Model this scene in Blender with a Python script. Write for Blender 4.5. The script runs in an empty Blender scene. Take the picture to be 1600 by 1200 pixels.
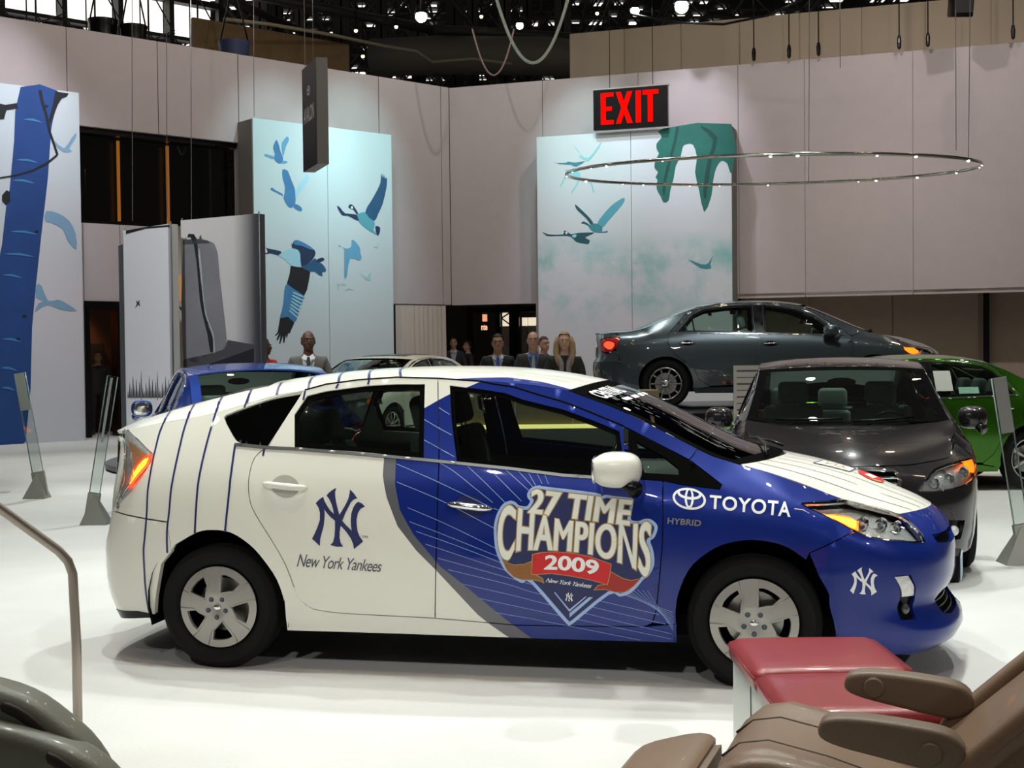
import bpy, bmesh, math, random
import numpy as np
from mathutils import Vector, Matrix
from mathutils.geometry import delaunay_2d_cdt
C = bpy.context.scene.collection
R = random.Random(7)
PI = math.pi
# ---------------------------------------------------------------- camera
scene = bpy.context.scene
cd = bpy.data.cameras.new('camera'); cam = bpy.data.objects.new('camera', cd); C.objects.link(cam)
cd.sensor_width = 36; cd.lens = 2050/1600*36; cd.clip_end = 300
pitch = math.atan(48/2050); roll = .011
fwd = Vector((0, math.cos(pitch), -math.sin(pitch))); up0 = Vector((0, math.sin(pitch), math.cos(pitch))); rt0 = Vector((1, 0, 0))
up = up0*math.cos(roll)+rt0*math.sin(roll); rt = rt0*math.cos(roll)-up0*math.sin(roll)
cam.matrix_world = Matrix(((rt.x, up.x, -fwd.x, 0), (rt.y, up.y, -fwd.y, 0), (rt.z, up.z, -fwd.z, 1.599), (0, 0, 0, 1)))
scene.camera = cam
scene.view_settings.view_transform = 'Standard'; scene.view_settings.look = 'None'
scene.view_settings.gamma = 1; scene.view_settings.use_curve_mapping = False
scene.view_settings.exposure = 0.0
# ---------------------------------------------------------------- world: dim ambient of the hall
w = bpy.data.worlds.new('hall_air'); scene.world = w; w.use_nodes = True
w.node_tree.nodes['Background'].inputs[0].default_value = (.72, .70, .68, 1)
w.node_tree.nodes['Background'].inputs[1].default_value = .06
def spot(x, y, z, tx, ty, tz, watt, col, deg, blend=.5, rad=.12, name='stage_or_fill_spot'):
    l = bpy.data.lights.new(name, 'SPOT'); l.energy = watt; l.color = col; l.spot_size = math.radians(deg); l.spot_blend = blend; l.shadow_soft_size = rad
    o = bpy.data.objects.new(name, l); C.objects.link(o); o.location = (x, y, z)
    o.rotation_euler = (Vector((tx, ty, tz))-Vector((x, y, z))).to_track_quat('-Z', 'Y').to_euler()
    return o
COOL = (.93, 1.0, .96); WARM = (1, .78, .55); TEAL = (.6, .95, 1)
# rig of spots above the stand: cool white pools on the carpet, a few warm ones
for x, y, tx, ty, wt, col in [(-4, 11, -3, 8.5, 2600, COOL), (0, 11.5, 0, 8, 2600, COOL), (3.5, 11, 2.5, 8, 2600, COOL), (-1.5, 6.4, -1.5, 6.2, 1500, COOL), (1.6, 6, 1.0, 6.6, 1300, COOL),
                              (-6, 13, -5.5, 12, 2600, COOL), (-1, 15, -1, 14, 2300, COOL), (4, 15, 4, 13, 2300, COOL), (8, 14, 7, 12.5, 2300, COOL),
                              (-6, 19, -5.5, 18, 2500, COOL), (0, 19, 0, 19, 2200, COOL), (5, 20, 5, 19, 2200, COOL), (9.5, 19, 9, 18, 1600, WARM),
                              (-8, 23, -7, 22, 1800, COOL), (3, 25, 3, 25, 1500, WARM), (-1, 24, -1, 24, 1500, WARM),
                              (-2.4, 4.5, -2.2, 3.6, 500, WARM), (1.8, 4.2, 1.4, 3.8, 420, WARM), (-3.4, 7.8, -3.0, 6.6, 1100, COOL), (4.6, 8.2, 4.2, 8.6, 1500, COOL)]:
    spot(x, y, 9.2, tx, ty, 0, wt*.55, col, 62, .6, .11)
# unseen fill spots, added in front to brighten the car's flank
for x, zz, tx, wt in ((-3.6, 6.4, -1.0, 470), (-1.0, 6.4, .6, 500), (5.6, 5.0, 1.8, 560)): spot(x, -1.2, zz, tx, 7.2, .75, wt, (1, .98, .94), 46, .9, .08)
spot(2.2, 9.5, 8.5, 3.6, 18.4, 1.5, 1500, (.93, 1, 1), 36, .8, .10)  # unseen spot added to brighten the graphite saloon
for x, y, tx, wt, dg in ((2.4, 8.4, 1.9, 640, 30), (-.6, 8.6, -.4, 620, 36)): spot(x, y, 8.0, tx, 7.4, 1.2, wt, COOL, dg, .9, .10)  # narrow unseen spots added to lift the white hood and roof
# wall washers and poster spots
_k = (-1.47, 32.4)
def wallspot(D, N, u, z, n, zs, wt, col, deg): spot(_k[0]+D[0]*u+N[0]*n, _k[1]+D[1]*u+N[1]*n, zs, _k[0]+D[0]*u, _k[1]+D[1]*u, z, wt, col, deg, .9, .12)
_L = ((-.75506, -.65565), (.65565, -.75506)); _R = ((.9477, -.3192), (-.3192, -.9477))
for D_, u, z, n, zs, wt, col, deg in [(_L, 3.0, 5.6, 3.6, 10.5, 900, (.55, 1, .98), 42), (_L, 4.9, 5.2, 3.6, 10.5, 1000, (.62, .98, 1), 44), (_L, 3.8, 2.2, 5, 10.5, 1700, (.86, .93, 1), 50), (_R, 3.6, 5.9, 3.6, 10.5, 1000, (.66, 1, 1), 40),
                                     (_R, 5.9, 6.3, 3.6, 10.5, 1100, (.92, .88, 1), 42), (_R, 4.8, 2.6, 5, 10.5, 1600, (.9, .93, 1), 55), (_L, 11.2, 5.8, 3.6, 10.5, 1100, (.92, .9, 1), 46), (_L, 10.6, 2.4, 5, 10.5, 1500, (.85, .9, 1), 55),
                                     (_L, 7.6, 6.4, 7, 11, 1300, (1, .88, .82), 75), (_L, 1.2, 5.5, 8, 11, 1100, (1, .90, .86), 75), (_R, 1.2, 5, 8, 11, 900, (1, .93, .92), 75), (_R, 9.5, 5.2, 8, 11, 1500, (1, .92, .94), 80), (_R, 13.5, 5.4, 8, 11, 1500, (1, .92, .92), 80), (_R, 10, .8, 6, 9, 500, (1, .85, .68), 70), (_R, 6, 9.3, 5, 13, 420, (1, .82, .6), 90), (_R, 12, 9.3, 5, 13, 420, (1, .82, .6), 90), (_L, 3.2, 9, 2, 13, 200, (1, .8, .5), 90)]:
    wallspot(D_[0], D_[1], u, z, n, zs, wt*(.80 if deg < 47 and n < 4 else .52), col, deg)
spot(-5.2, 11.0, 8.0, -4.2, 16.4, 2.0, 1500, (.95, .97, 1), 34)  # unseen spot added to brighten the standing banners
# small warm and cool glints from the rest of the ceiling
for i in range(6):
    for j in range(5):
        x = -9+i*3.7+(j % 2)*1.6; y = 4.5+j*4.6
        l = bpy.data.lights.new('ceiling_lamp_light', 'POINT'); l.energy = 42; l.color = WARM if (i+j) % 3 else (1, .95, .85); l.shadow_soft_size = .16
        o = bpy.data.objects.new('ceiling_lamp_light', l); C.objects.link(o); o.location = (x, y, 10.5)
# ---------------------------------------------------------------- materials
MATS = {}
def mat(name, col, rough=.5, metal=0, coat=0, emit=None, es=0, spec=.5, bump=0, bscale=200, noise=0, nscale=6, trans=0, aniso=0, cr=.05, sheen=0):
    if name in MATS: return MATS[name]
    m = bpy.data.materials.new(name); m.use_nodes = True; nt = m.node_tree; b = nt.nodes['Principled BSDF']
    b.inputs['Base Color'].default_value = (*col, 1); b.inputs['Roughness'].default_value = rough; b.inputs['Metallic'].default_value = metal
    b.inputs['Coat Weight'].default_value = coat; b.inputs['Coat Roughness'].default_value = cr; b.inputs['Specular IOR Level'].default_value = spec
    b.inputs['Sheen Weight'].default_value = sheen
    if trans: b.inputs['Transmission Weight'].default_value = trans
    if emit: b.inputs['Emission Color'].default_value = (*emit, 1); b.inputs['Emission Strength'].default_value = es
    if bump or noise:
        tc = nt.nodes.new('ShaderNodeTexCoord')
    if noise:
        n = nt.nodes.new('ShaderNodeTexNoise'); n.inputs['Scale'].default_value = nscale; n.inputs['Detail'].default_value = 5
        mx = nt.nodes.new('ShaderNodeMix'); mx.data_type = 'RGBA'
        mx.inputs['A'].default_value = (*[c*(1-noise) for c in col], 1); mx.inputs['B'].default_value = (*[min(1, c*(1+noise)) for c in col], 1)
        nt.links.new(tc.outputs['Object'], n.inputs['Vector']); nt.links.new(n.outputs['Fac'], mx.inputs['Factor']); nt.links.new(mx.outputs['Result'], b.inputs['Base Color'])
    if bump:
        n = nt.nodes.new('ShaderNodeTexNoise'); n.inputs['Scale'].default_value = bscale; n.inputs['Detail'].default_value = 3
        bp = nt.nodes.new('ShaderNodeBump'); bp.inputs['Strength'].default_value = bump; bp.inputs['Distance'].default_value = .004
        nt.links.new(tc.outputs['Object'], n.inputs['Vector']); nt.links.new(n.outputs['Fac'], bp.inputs['Height']); nt.links.new(bp.outputs['Normal'], b.inputs['Normal'])
    MATS[name] = m; return m
def glass(name, tint, refl=1.0, rough=0.0):
    if name in MATS: return MATS[name]
    m = bpy.data.materials.new(name); m.use_nodes = True; nt = m.node_tree; nt.nodes.clear()
    o = nt.nodes.new('ShaderNodeOutputMaterial'); t = nt.nodes.new('ShaderNodeBsdfTransparent'); t.inputs[0].default_value = (*tint, 1)
    g = nt.nodes.new('ShaderNodeBsdfGlossy'); g.inputs['Roughness'].default_value = rough; g.inputs[0].default_value = (refl, refl, refl, 1)
    f = nt.nodes.new('ShaderNodeFresnel'); f.inputs[0].default_value = 1.5; mx = nt.nodes.new('ShaderNodeMixShader')
    nt.links.new(f.outputs[0], mx.inputs[0]); nt.links.new(t.outputs[0], mx.inputs[1]); nt.links.new(g.outputs[0], mx.inputs[2]); nt.links.new(mx.outputs[0], o.inputs[0])
    MATS[name] = m; return m
def paint(name, col, flake=.0, metal=.35, rough=.32):
    return mat(name, col, rough, metal, coat=.8, cr=.02, noise=flake, nscale=900, spec=.2)
WHITE = mat('pearl_white_paint', (.80, .79, .70), .3, .0, coat=.8, cr=.02, spec=.3)
BLUE = mat('royal_blue_wrap', (.005, .021, .20), .35, .2, coat=.8, cr=.02, spec=.15)
NAVY = mat('navy_print', (.016, .022, .10), .45)
NAVYS = mat('navy_stripe', (.014, .02, .13), .35, coat=.6)
GREYB = mat('grey_swoosh', (.13, .13, .145), .35, .2, coat=.6, spec=.2)
PALE = mat('pale_blue_print', (.36, .50, .80), .4)
LINE = mat('pale_line_print', (.22, .32, .62), .4)
GOLD = mat('gold_print', (.46, .31, .11), .4)
CREAM = mat('cream_print', (.80, .82, .74), .4)
RED = mat('red_print', (.62, .015, .02), .4)
DRED = mat('dark_red_print', (.36, .02, .012), .4)
BRN = mat('brown_print', (.28, .11, .025), .4)
WPRINT = mat('white_print', (.86, .88, .86), .4)
GREYP = mat('grey_print', (.07, .08, .10), .45)
BLACK = mat('black_trim', (.004, .004, .005), .25, spec=.2)
MATTE = mat('matte_black', (.003, .003, .003), .9, spec=.1)
FRIT = mat('windscreen_black_band', (.004, .004, .004), .6, spec=0)
RUBBER = mat('tyre_rubber', (.005, .005, .005), .75, spec=.2, bump=.3, bscale=120)
CHROME = mat('chrome', (.85, .86, .86), .08, 1)
SILVER = mat('silver_cover', (.40, .38, .35), .35, .5, bump=.05, bscale=400)
ALLOY = mat('alloy_wheel', (.62, .62, .61), .18, 1)
STEEL = mat('brushed_steel', (.42, .40, .38), .32, 1)
AMBER = mat('amber_lens_lit', (1, .25, .02), .3, emit=(1, .20, .008), es=2.0)
AMBERC = mat('amber_core_lit', (1, .5, .05), .3, emit=(1, .40, .04), es=3.4)
REDL = mat('red_lens_lit', (.6, .02, .01), .25, emit=(1, .06, .02), es=2.2, coat=1)
REDLC = mat('red_core_lit', (1, .3, .05), .25, emit=(1, .30, .02), es=4.5)
REDU = mat('red_lens', (.35, .01, .01), .15, coat=1)
AMBU = mat('amber_tint_lens', (.75, .42, .22), .15, coat=1)
LENSBK = mat('lamp_reflector_sparkle', (.82, .83, .83), .22, .3, coat=.8, bump=1, bscale=70, noise=.45, nscale=55)  # colour noise imitates sparkle inside the lamps
GLS = glass('car_glass', (.62, .72, .66))
GLSD = glass('dark_privacy_glass', (.06, .07, .07), .9)
GLSC = glass('clear_lens', (.90, .93, .92), 1)
SEATD = mat('charcoal_seat_fabric', (.05, .06, .05), .9, sheen=.2)
SEATG = mat('grey_seat_fabric', (.34, .42, .36), .9, sheen=.2)
TRIMG = mat('grey_interior_trim', (.10, .11, .10), .7)
# ---------------------------------------------------------------- object helpers
def tag(o, label=None, cat=None, group=None, kind=None):
    if label: o['label'] = label
    if cat: o['category'] = cat
    if group: o['group'] = group
    if kind: o['kind'] = kind
    return o
def thing(name, label, cat, loc=(0, 0, 0), rz=0, group=None):
    o = bpy.data.objects.new(name, None); C.objects.link(o); o.location = loc; o.rotation_euler = (0, 0, rz); o.empty_display_size = .2
    return tag(o, label, cat, group)
def mobj(name, V, F, m, parent=None, smooth=False, fm=None, mats=None, loc=None):
    me = bpy.data.meshes.new(name); me.from_pydata([tuple(map(float, v)) for v in V], [], [tuple(map(int, f)) for f in F]); me.update()
    for x in (mats or [m]): me.materials.append(x)
    if fm is not None: me.polygons.foreach_set('material_index', list(map(int, fm)))
    if smooth: me.polygons.foreach_set('use_smooth', [True]*len(me.polygons))
    o = bpy.data.objects.new(name, me); C.objects.link(o); o.parent = parent
    if loc: o.location = loc
    return o
def bobj(name, bm, m, parent=None, smooth=None, mats=None, loc=None):
    me = bpy.data.meshes.new(name); bmesh.ops.recalc_face_normals(bm, faces=bm.faces); bm.to_mesh(me); bm.free()
    for x in (mats or [m]): me.materials.append(x)
    if smooth is not None:
        me.polygons.foreach_set('use_smooth', [True]*len(me.polygons)); me.set_sharp_from_angle(angle=math.radians(smooth))
    o = bpy.data.objects.new(name, me); C.objects.link(o); o.parent = parent
    if loc: o.location = loc
    return o
def bbox(bm, c, s, bev=0, seg=2, rot=None, mi=0):
    r = bmesh.ops.create_cube(bm, size=1); vs = r['verts']
    M = Matrix.Translation(c) @ (rot.to_4x4() if rot else Matrix.Identity(4)) @ Matrix.Diagonal((*s, 1))
    bmesh.ops.transform(bm, matrix=M, verts=vs)
    es = list({e for v in vs for e in v.link_edges}); fs = list({f for v in vs for f in v.link_faces})
    for f in fs: f.material_index = mi
    if bev:
        bmesh.ops.bevel(bm, geom=es, offset=bev, segments=seg, profile=.5, affect='EDGES')
def box(name, c, s, m, parent=None, bev=0, seg=2, rot=None, smooth=40):
    bm = bmesh.new(); bbox(bm, c, s, bev, seg, rot); return bobj(name, bm, m, parent, smooth if bev else None)
def tube_vf(pts, r, n=8, closed=False, caps=True, base=0):
    P = [Vector(p) for p in pts]; V = []; F = []; N = len(P); rr = r if hasattr(r, '__len__') else [r]*N
    prev = None
    for i, p in enumerate(P):
        a = P[i-1] if (i or closed) else P[i]; b = P[(i+1) % N] if (i < N-1 or closed) else P[i]
        t = (b-a).normalized()
        if prev is None: x = t.orthogonal().normalized()
        else: x = (prev-t*prev.dot(t)).normalized()
        prev = x; y = t.cross(x)
        for k in range(n):
            an = 2*PI*k/n; V.append(p+(x*math.cos(an)+y*math.sin(an))*rr[i])
    for i in range(N if closed else N-1):
        for k in range(n):
            F.append([base+i*n+k, base+i*n+(k+1) % n, base+((i+1) % N)*n+(k+1) % n, base+((i+1) % N)*n+k])
    if caps and not closed:
        F.append([base+k for k in range(n)][::-1]); F.append([base+(N-1)*n+k for k in range(n)])
    return V, F
def tube(name, pts, r, m, parent=None, n=8, closed=False):
    V, F = tube_vf(pts, r, n, closed); return mobj(name, V, F, m, parent, True)
def tubes(name, segs, m, parent=None, n=6):
    V = []; F = []
    for pts, r in segs:
        v, f = tube_vf(pts, r, n, base=len(V)); V += v; F += f
    return mobj(name, V, F, m, parent, True)
def lathe_vf(prof, n=48, axis='y', c=(0, 0, 0)):
    V = []; F = []; k = len(prof)
    for i in range(n):
        a = 2*PI*i/n
        for r, h in prof:
            if axis == 'y': V.append((c[0]+r*math.cos(a), c[1]+h, c[2]+r*math.sin(a)))
            else: V.append((c[0]+r*math.cos(a), c[1]+r*math.sin(a), c[2]+h))
    for i in range(n):
        for j in range(k-1):
            F.append((i*k+j, ((i+1) % n)*k+j, ((i+1) % n)*k+j+1, i*k+j+1))
    return V, F
def lathe(name, prof, m, parent=None, n=48, axis='y', c=(0, 0, 0), sharp=35):
    V, F = lathe_vf(prof, n, axis, c); o = mobj(name, V, F, m, parent, True); o.data.set_sharp_from_angle(angle=math.radians(sharp)); return o
def ellipsoid(name, c, s, m, parent=None, rot=None, n=24, power=1):
    bm = bmesh.new(); bmesh.ops.create_uvsphere(bm, u_segments=n, v_segments=n//2, radius=1)
    for v in bm.verts:
        if power != 1: v.co = Vector([math.copysign(abs(q)**power, q) for q in v.co])
    bmesh.ops.transform(bm, matrix=Matrix.Translation(c) @ (rot.to_4x4() if rot else Matrix.Identity(4)) @ Matrix.Diagonal((*s, 1)), verts=bm.verts)
    return bobj(name, bm, m, parent, 60)
# ---------------------------------------------------------------- 2D filling on curved skins
def resample(loop, step, closed=True):
    out = []; n = len(loop)
    for i in range(n if closed else n-1):
        a = loop[i]; b = loop[(i+1) % n]; d = math.hypot(b[0]-a[0], b[1]-a[1]); k = max(1, int(math.ceil(d/step)))
        for j in range(k): out.append((a[0]+(b[0]-a[0])*j/k, a[1]+(b[1]-a[1])*j/k))
    if not closed: out.append(loop[-1])
    return out
def winding(P, loops):
    w = np.zeros(len(P)); c = np.zeros(len(P))
    for l in loops:
        L = np.array(l); A = L; B = np.roll(L, -1, 0)
        for a, b in zip(A, B):
            if a[1] == b[1]: continue
            upw = (a[1] <= P[:, 1]) & (b[1] > P[:, 1]); dn = (a[1] > P[:, 1]) & (b[1] <= P[:, 1])
            x = a[0]+(P[:, 1]-a[1])/(b[1]-a[1])*(b[0]-a[0])
            hit = x > P[:, 0]
            w += (upw & hit)*1.-(dn & hit)*1.; c += ((upw | dn) & hit)
    return w, c
def fill(loops, step, cuts=(), nonzero=False, bstep=None, whole=False):
    if nonzero and not whole and len(loops) > 1:
        # letters that do not touch are filled one by one
        bb = [(min(p[0] for p in l), max(p[0] for p in l)) for l in loops]; ix = sorted(range(len(loops)), key=lambda i: bb[i][0]); gr = []; hi = -1e9
        for i in ix:
            if bb[i][0] > hi: gr.append([])
            gr[-1].append(loops[i]); hi = max(hi, bb[i][1])
        if len(gr) > 1:
            PP = []; TT = []; n = 0
            for g in gr:
                p, t = fill(g, step, (), True, bstep, True); PP.append(p); TT.append(t+n); n += len(p)
            return np.concatenate(PP), np.concatenate(TT)
    bs = bstep or step*.5
    LS = [resample(l, bs) for l in loops]; V = []; E = []
    for l in LS:
        b = len(V); V += l; E += [(b+i, b+(i+1) % len(l)) for i in range(len(l))]
    for c in cuts:
        c = resample(c, bs, False); b = len(V); V += c; E += [(b+i, b+i+1) for i in range(len(c)-1)]
    A = np.array(V); lo = A.min(0); hi = A.max(0)
    nx = max(2, int((hi[0]-lo[0])/step)); nz = max(2, int((hi[1]-lo[1])/step))
    gx, gz = np.meshgrid(np.linspace(lo[0], hi[0], nx+1)[1:-1], np.linspace(lo[1], hi[1], nz+1)[1:-1])
    G = np.stack([gx.ravel(), gz.ravel()], -1)
    if len(G):
        w_, c_ = winding(G, LS); ins = (w_ != 0) if nonzero else (c_ % 2 == 1)
        G = G[ins]
        if len(G):
            d = np.min(np.hypot(G[:, None, 0]-A[None, :, 0], G[:, None, 1]-A[None, :, 1]), 1); G = G[d > step*.4]
            V += [tuple(g) for g in G]
    r = delaunay_2d_cdt([Vector(v) for v in V], E, [], 0, 1e-6)
    P = np.array([tuple(v) for v in r[0]]); T = [tuple(t) for t in r[2] if len(t) == 3]
    T = np.array(T); cen = P[T].mean(1)
    w_, c_ = winding(cen, LS); ins = (w_ != 0) if nonzero else (c_ % 2 == 1)
    T = T[ins]; a, b, c = P[T[:, 0]], P[T[:, 1]], P[T[:, 2]]
    ar = (b[:, 0]-a[:, 0])*(c[:, 1]-a[:, 1])-(b[:, 1]-a[:, 1])*(c[:, 0]-a[:, 0])
    T = T[np.abs(ar) > 1e-9]; ar = ar[np.abs(ar) > 1e-9]
    T[ar < 0] = T[ar < 0][:, ::-1]
    used = np.unique(T); mp = -np.ones(len(P), int); mp[used] = np.arange(len(used))
    return P[used], mp[T]
def inset(loop, d):
    L = [Vector(p) for p in loop]; n = len(L); ar = sum(L[i].x*L[(i+1) % n].y-L[(i+1) % n].x*L[i].y for i in range(n)); s = 1 if ar > 0 else -1
    out = []
    for i in range(n):
        a = (L[i]-L[i-1]); b = (L[(i+1) % n]-L[i])
        if a.length < 1e-7 or b.length < 1e-7: continue
        a.normalize(); b.normalize(); na = Vector((-a.y, a.x))*s; nb = Vector((-b.y, b.x))*s
        k = na+nb; q = max(.35, (1+na.dot(nb))); p = L[i]+k*(d/q); out.append((p.x, p.y))
    return out
def gnorm(G, P, e=2e-3):
    du = G(P[:, 0]+e, P[:, 1])-G(P[:, 0]-e, P[:, 1]); dv = G(P[:, 0], P[:, 1]+e)-G(P[:, 0], P[:, 1]-e)
    n = np.cross(du, dv); return n/np.maximum(np.linalg.norm(n, axis=1, keepdims=True), 1e-9)
def panel(name, G, loops, m, parent, step=.05, flange=.02, off=0, side=1, cuts=(), mats=None, mfn=None, nonzero=False, gap=0, bstep=None, label=None, thick=0):
    """fill 2D loops and lay them on the skin G; side=1 near, -1 mirrored, 0 both halves in one mesh"""
    if gap: loops = [inset(loops[0], gap)]+[inset(l, -gap*0) for l in loops[1:]]
    P, T = fill(loops, step, cuts, nonzero, bstep)
    N = gnorm(G, P); X = G(P[:, 0], P[:, 1])+N*off
    fm = None
    if mfn is not None:
        cen = P[T].mean(1); fm = np.array([mfn(c[0], c[1]) for c in cen])
    V = X; F = [list(t) for t in T]; FM = list(fm) if fm is not None else None
    sharp = set()
    if flange:
        cnt = {}
        for k, t in enumerate(T):
            for i in range(3):
                a, b = int(t[i]), int(t[(i+1) % 3]); cnt.setdefault((min(a, b), max(a, b)), []).append((a, b, k))
        be = [v[0] for v in cnt.values() if len(v) == 1]
        bv = sorted({a for e in be for a in e[:2]}); mp = {v: len(V)+i for i, v in enumerate(bv)}
        V = np.concatenate([V, X[bv]-N[bv]*flange])
        for a, b, k in be:
            F.append([b, a, mp[a], mp[b]])
            if FM is not None: FM.append(FM[k])
        sharp = {(min(a, b), max(a, b)) for a, b, _ in be}
    V = np.array(V)
    if side == -1:
        V = V*np.array([1, -1, 1]); F = [f[::-1] for f in F]
    if side == 0:
        n = len(V); V = np.concatenate([V, V*np.array([1, -1, 1])]); F = F+[[i+n for i in f[::-1]] for f in F]
        sharp |= {(a+n, b+n) for a, b in sharp}
        if FM is not None: FM = FM+FM
    o = mobj(name, V, F, m, parent, True, FM, mats)
    if sharp:
        me = o.data
        if side == 0:
            # seam on the centre line stays smooth
            sharp = {e for e in sharp if abs(V[e[0]][1])+abs(V[e[1]][1]) > 2e-3}
        sh = np.zeros(len(me.edges), bool); ev = np.zeros(len(me.edges)*2, int); me.edges.foreach_get('vertices', ev); ev = ev.reshape(-1, 2)
        for i, (a, b) in enumerate(ev):
            if (min(a, b), max(a, b)) in sharp: sh[i] = True
        at = me.attributes.new('sharp_edge', 'BOOLEAN', 'EDGE'); at.data.foreach_set('value', sh)
    if side == 0:
        bm = bmesh.new(); bm.from_mesh(o.data); vs = [v for v in bm.verts if abs(v.co.y) < 1e-3]
        bmesh.ops.remove_doubles(bm, verts=vs, dist=2e-3); bm.to_mesh(o.data); bm.free()
    if label: o['label'] = label
    return o
def strip2d(pts, w):
    """a ribbon polygon of width w along a 2D polyline"""
    L = [Vector(p) for p in pts]; a = []; b = []
    for i in range(len(L)):
        t = (L[min(i+1, len(L)-1)]-L[max(i-1, 0)]).normalized(); n = Vector((-t.y, t.x))*w/2
        a.append(tuple(L[i]+n)); b.append(tuple(L[i]-n))
    return a+b[::-1]
def smooth2d(pts, k=6):
    if len(pts) < 3: return list(pts)
    P = [Vector(p) for p in pts]; out = []
    for i in range(len(P)-1):
        p0 = P[max(i-1, 0)]; p1 = P[i]; p2 = P[i+1]; p3 = P[min(i+2, len(P)-1)]
        for j in range(k):
            t = j/k; q = .5*((2*p1)+(p2-p0)*t+(2*p0-5*p1+4*p2-p3)*t*t+(3*p1-p0-3*p2+p3)*t**3); out.append(tuple(q))
    out.append(tuple(P[-1])); return out
def csmooth(pts, k=4):
    P = list(pts); n = len(P); q = smooth2d([P[-1]]+P+[P[0], P[1]], k); return q[k:k+n*k]
_tc = {}
def text_loops(s, off=0., shear=0., space=1.):
    """outline loops of a word, scaled so that it spans x 0..1 and y 0..1 (capitals)"""
    key = (s, off, shear, space)
    if key in _tc: return _tc[key]
    cu = bpy.data.curves.new('t', 'FONT'); cu.body = s; cu.size = 1; cu.fill_mode = 'NONE'; cu.offset = off; cu.shear = shear; cu.space_character = space; cu.resolution_u = 6
    o = bpy.data.objects.new('t', cu); C.objects.link(o)
    dg = bpy.context.evaluated_depsgraph_get(); me = bpy.data.meshes.new_from_object(o.evaluated_get(dg))
    nb = {}
    for e in me.edges:
        a, b = e.vertices; nb.setdefault(a, []).append(b); nb.setdefault(b, []).append(a)
    seen = set(); loops = []
    for e in me.edges:
        a, b = e.vertices
        if a in seen: continue
        l = [a]; seen.add(a); cur = b; pr = a
        while cur != a and cur not in seen:
            l.append(cur); seen.add(cur); nx = [q for q in nb[cur] if q != pr]
            if not nx: break
            pr, cur = cur, nx[0]
        if len(l) > 2: loops.append([(me.vertices[i].co.x, me.vertices[i].co.y) for i in l])
    bpy.data.objects.remove(o); bpy.data.curves.remove(cu); bpy.data.meshes.remove(me)
    _tc[key] = loops; return loops
def grow(loops, off):
    """thicken lettering outlines by (dx, dy); counters shrink"""
    ox, oy = off if isinstance(off, tuple) else (off, off); out = []
    loops = [[p for i, p in enumerate(l) if math.hypot(p[0]-l[i-1][0], p[1]-l[i-1][1]) > 1e-4] for l in loops]
    for l in loops:
        src = l
        n = len(l); ar = sum(l[i][0]*l[(i+1) % n][1]-l[(i+1) % n][0]*l[i][1] for i in range(n))
        depth = sum(int(winding(np.array([l[0]]), [m])[1][0]) % 2 for m in loops if m is not src)
        outer = depth % 2 == 0
        if (ar > 0) != outer: l = l[::-1]
        L = [Vector(p) for p in l]; r = []
        for i in range(n):
            a = L[i]-L[i-1]; b = L[(i+1) % n]-L[i]
            if a.length < 1e-6 or b.length < 1e-6: continue
            a.normalize(); b.normalize(); na = Vector((a.y, -a.x)); nb = Vector((b.y, -b.x)); q = max(.45, 1+na.dot(nb)); k = (na+nb)/q
            r.append((L[i].x+k.x*ox, L[i].y+k.y*oy))
        out.append(r)
    return out
def word(s, fn, off=0., shear=0., space=1., ref=None):
    """text outlines pushed through fn(u, v) with u, v in the unit box of the plain word"""
    base = text_loops(s, 0, shear, space); A = np.array([p for l in base for p in l]); lo = A.min(0); hi = A.max(0)
    if ref is not None: lo[1], hi[1] = ref
    L = grow(text_loops(s, 0, shear, space), off)
    return [[fn((p[0]-lo[0])/(hi[0]-lo[0]), (p[1]-lo[1])/(hi[1]-lo[1])) for p in l] for l in L]
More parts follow.
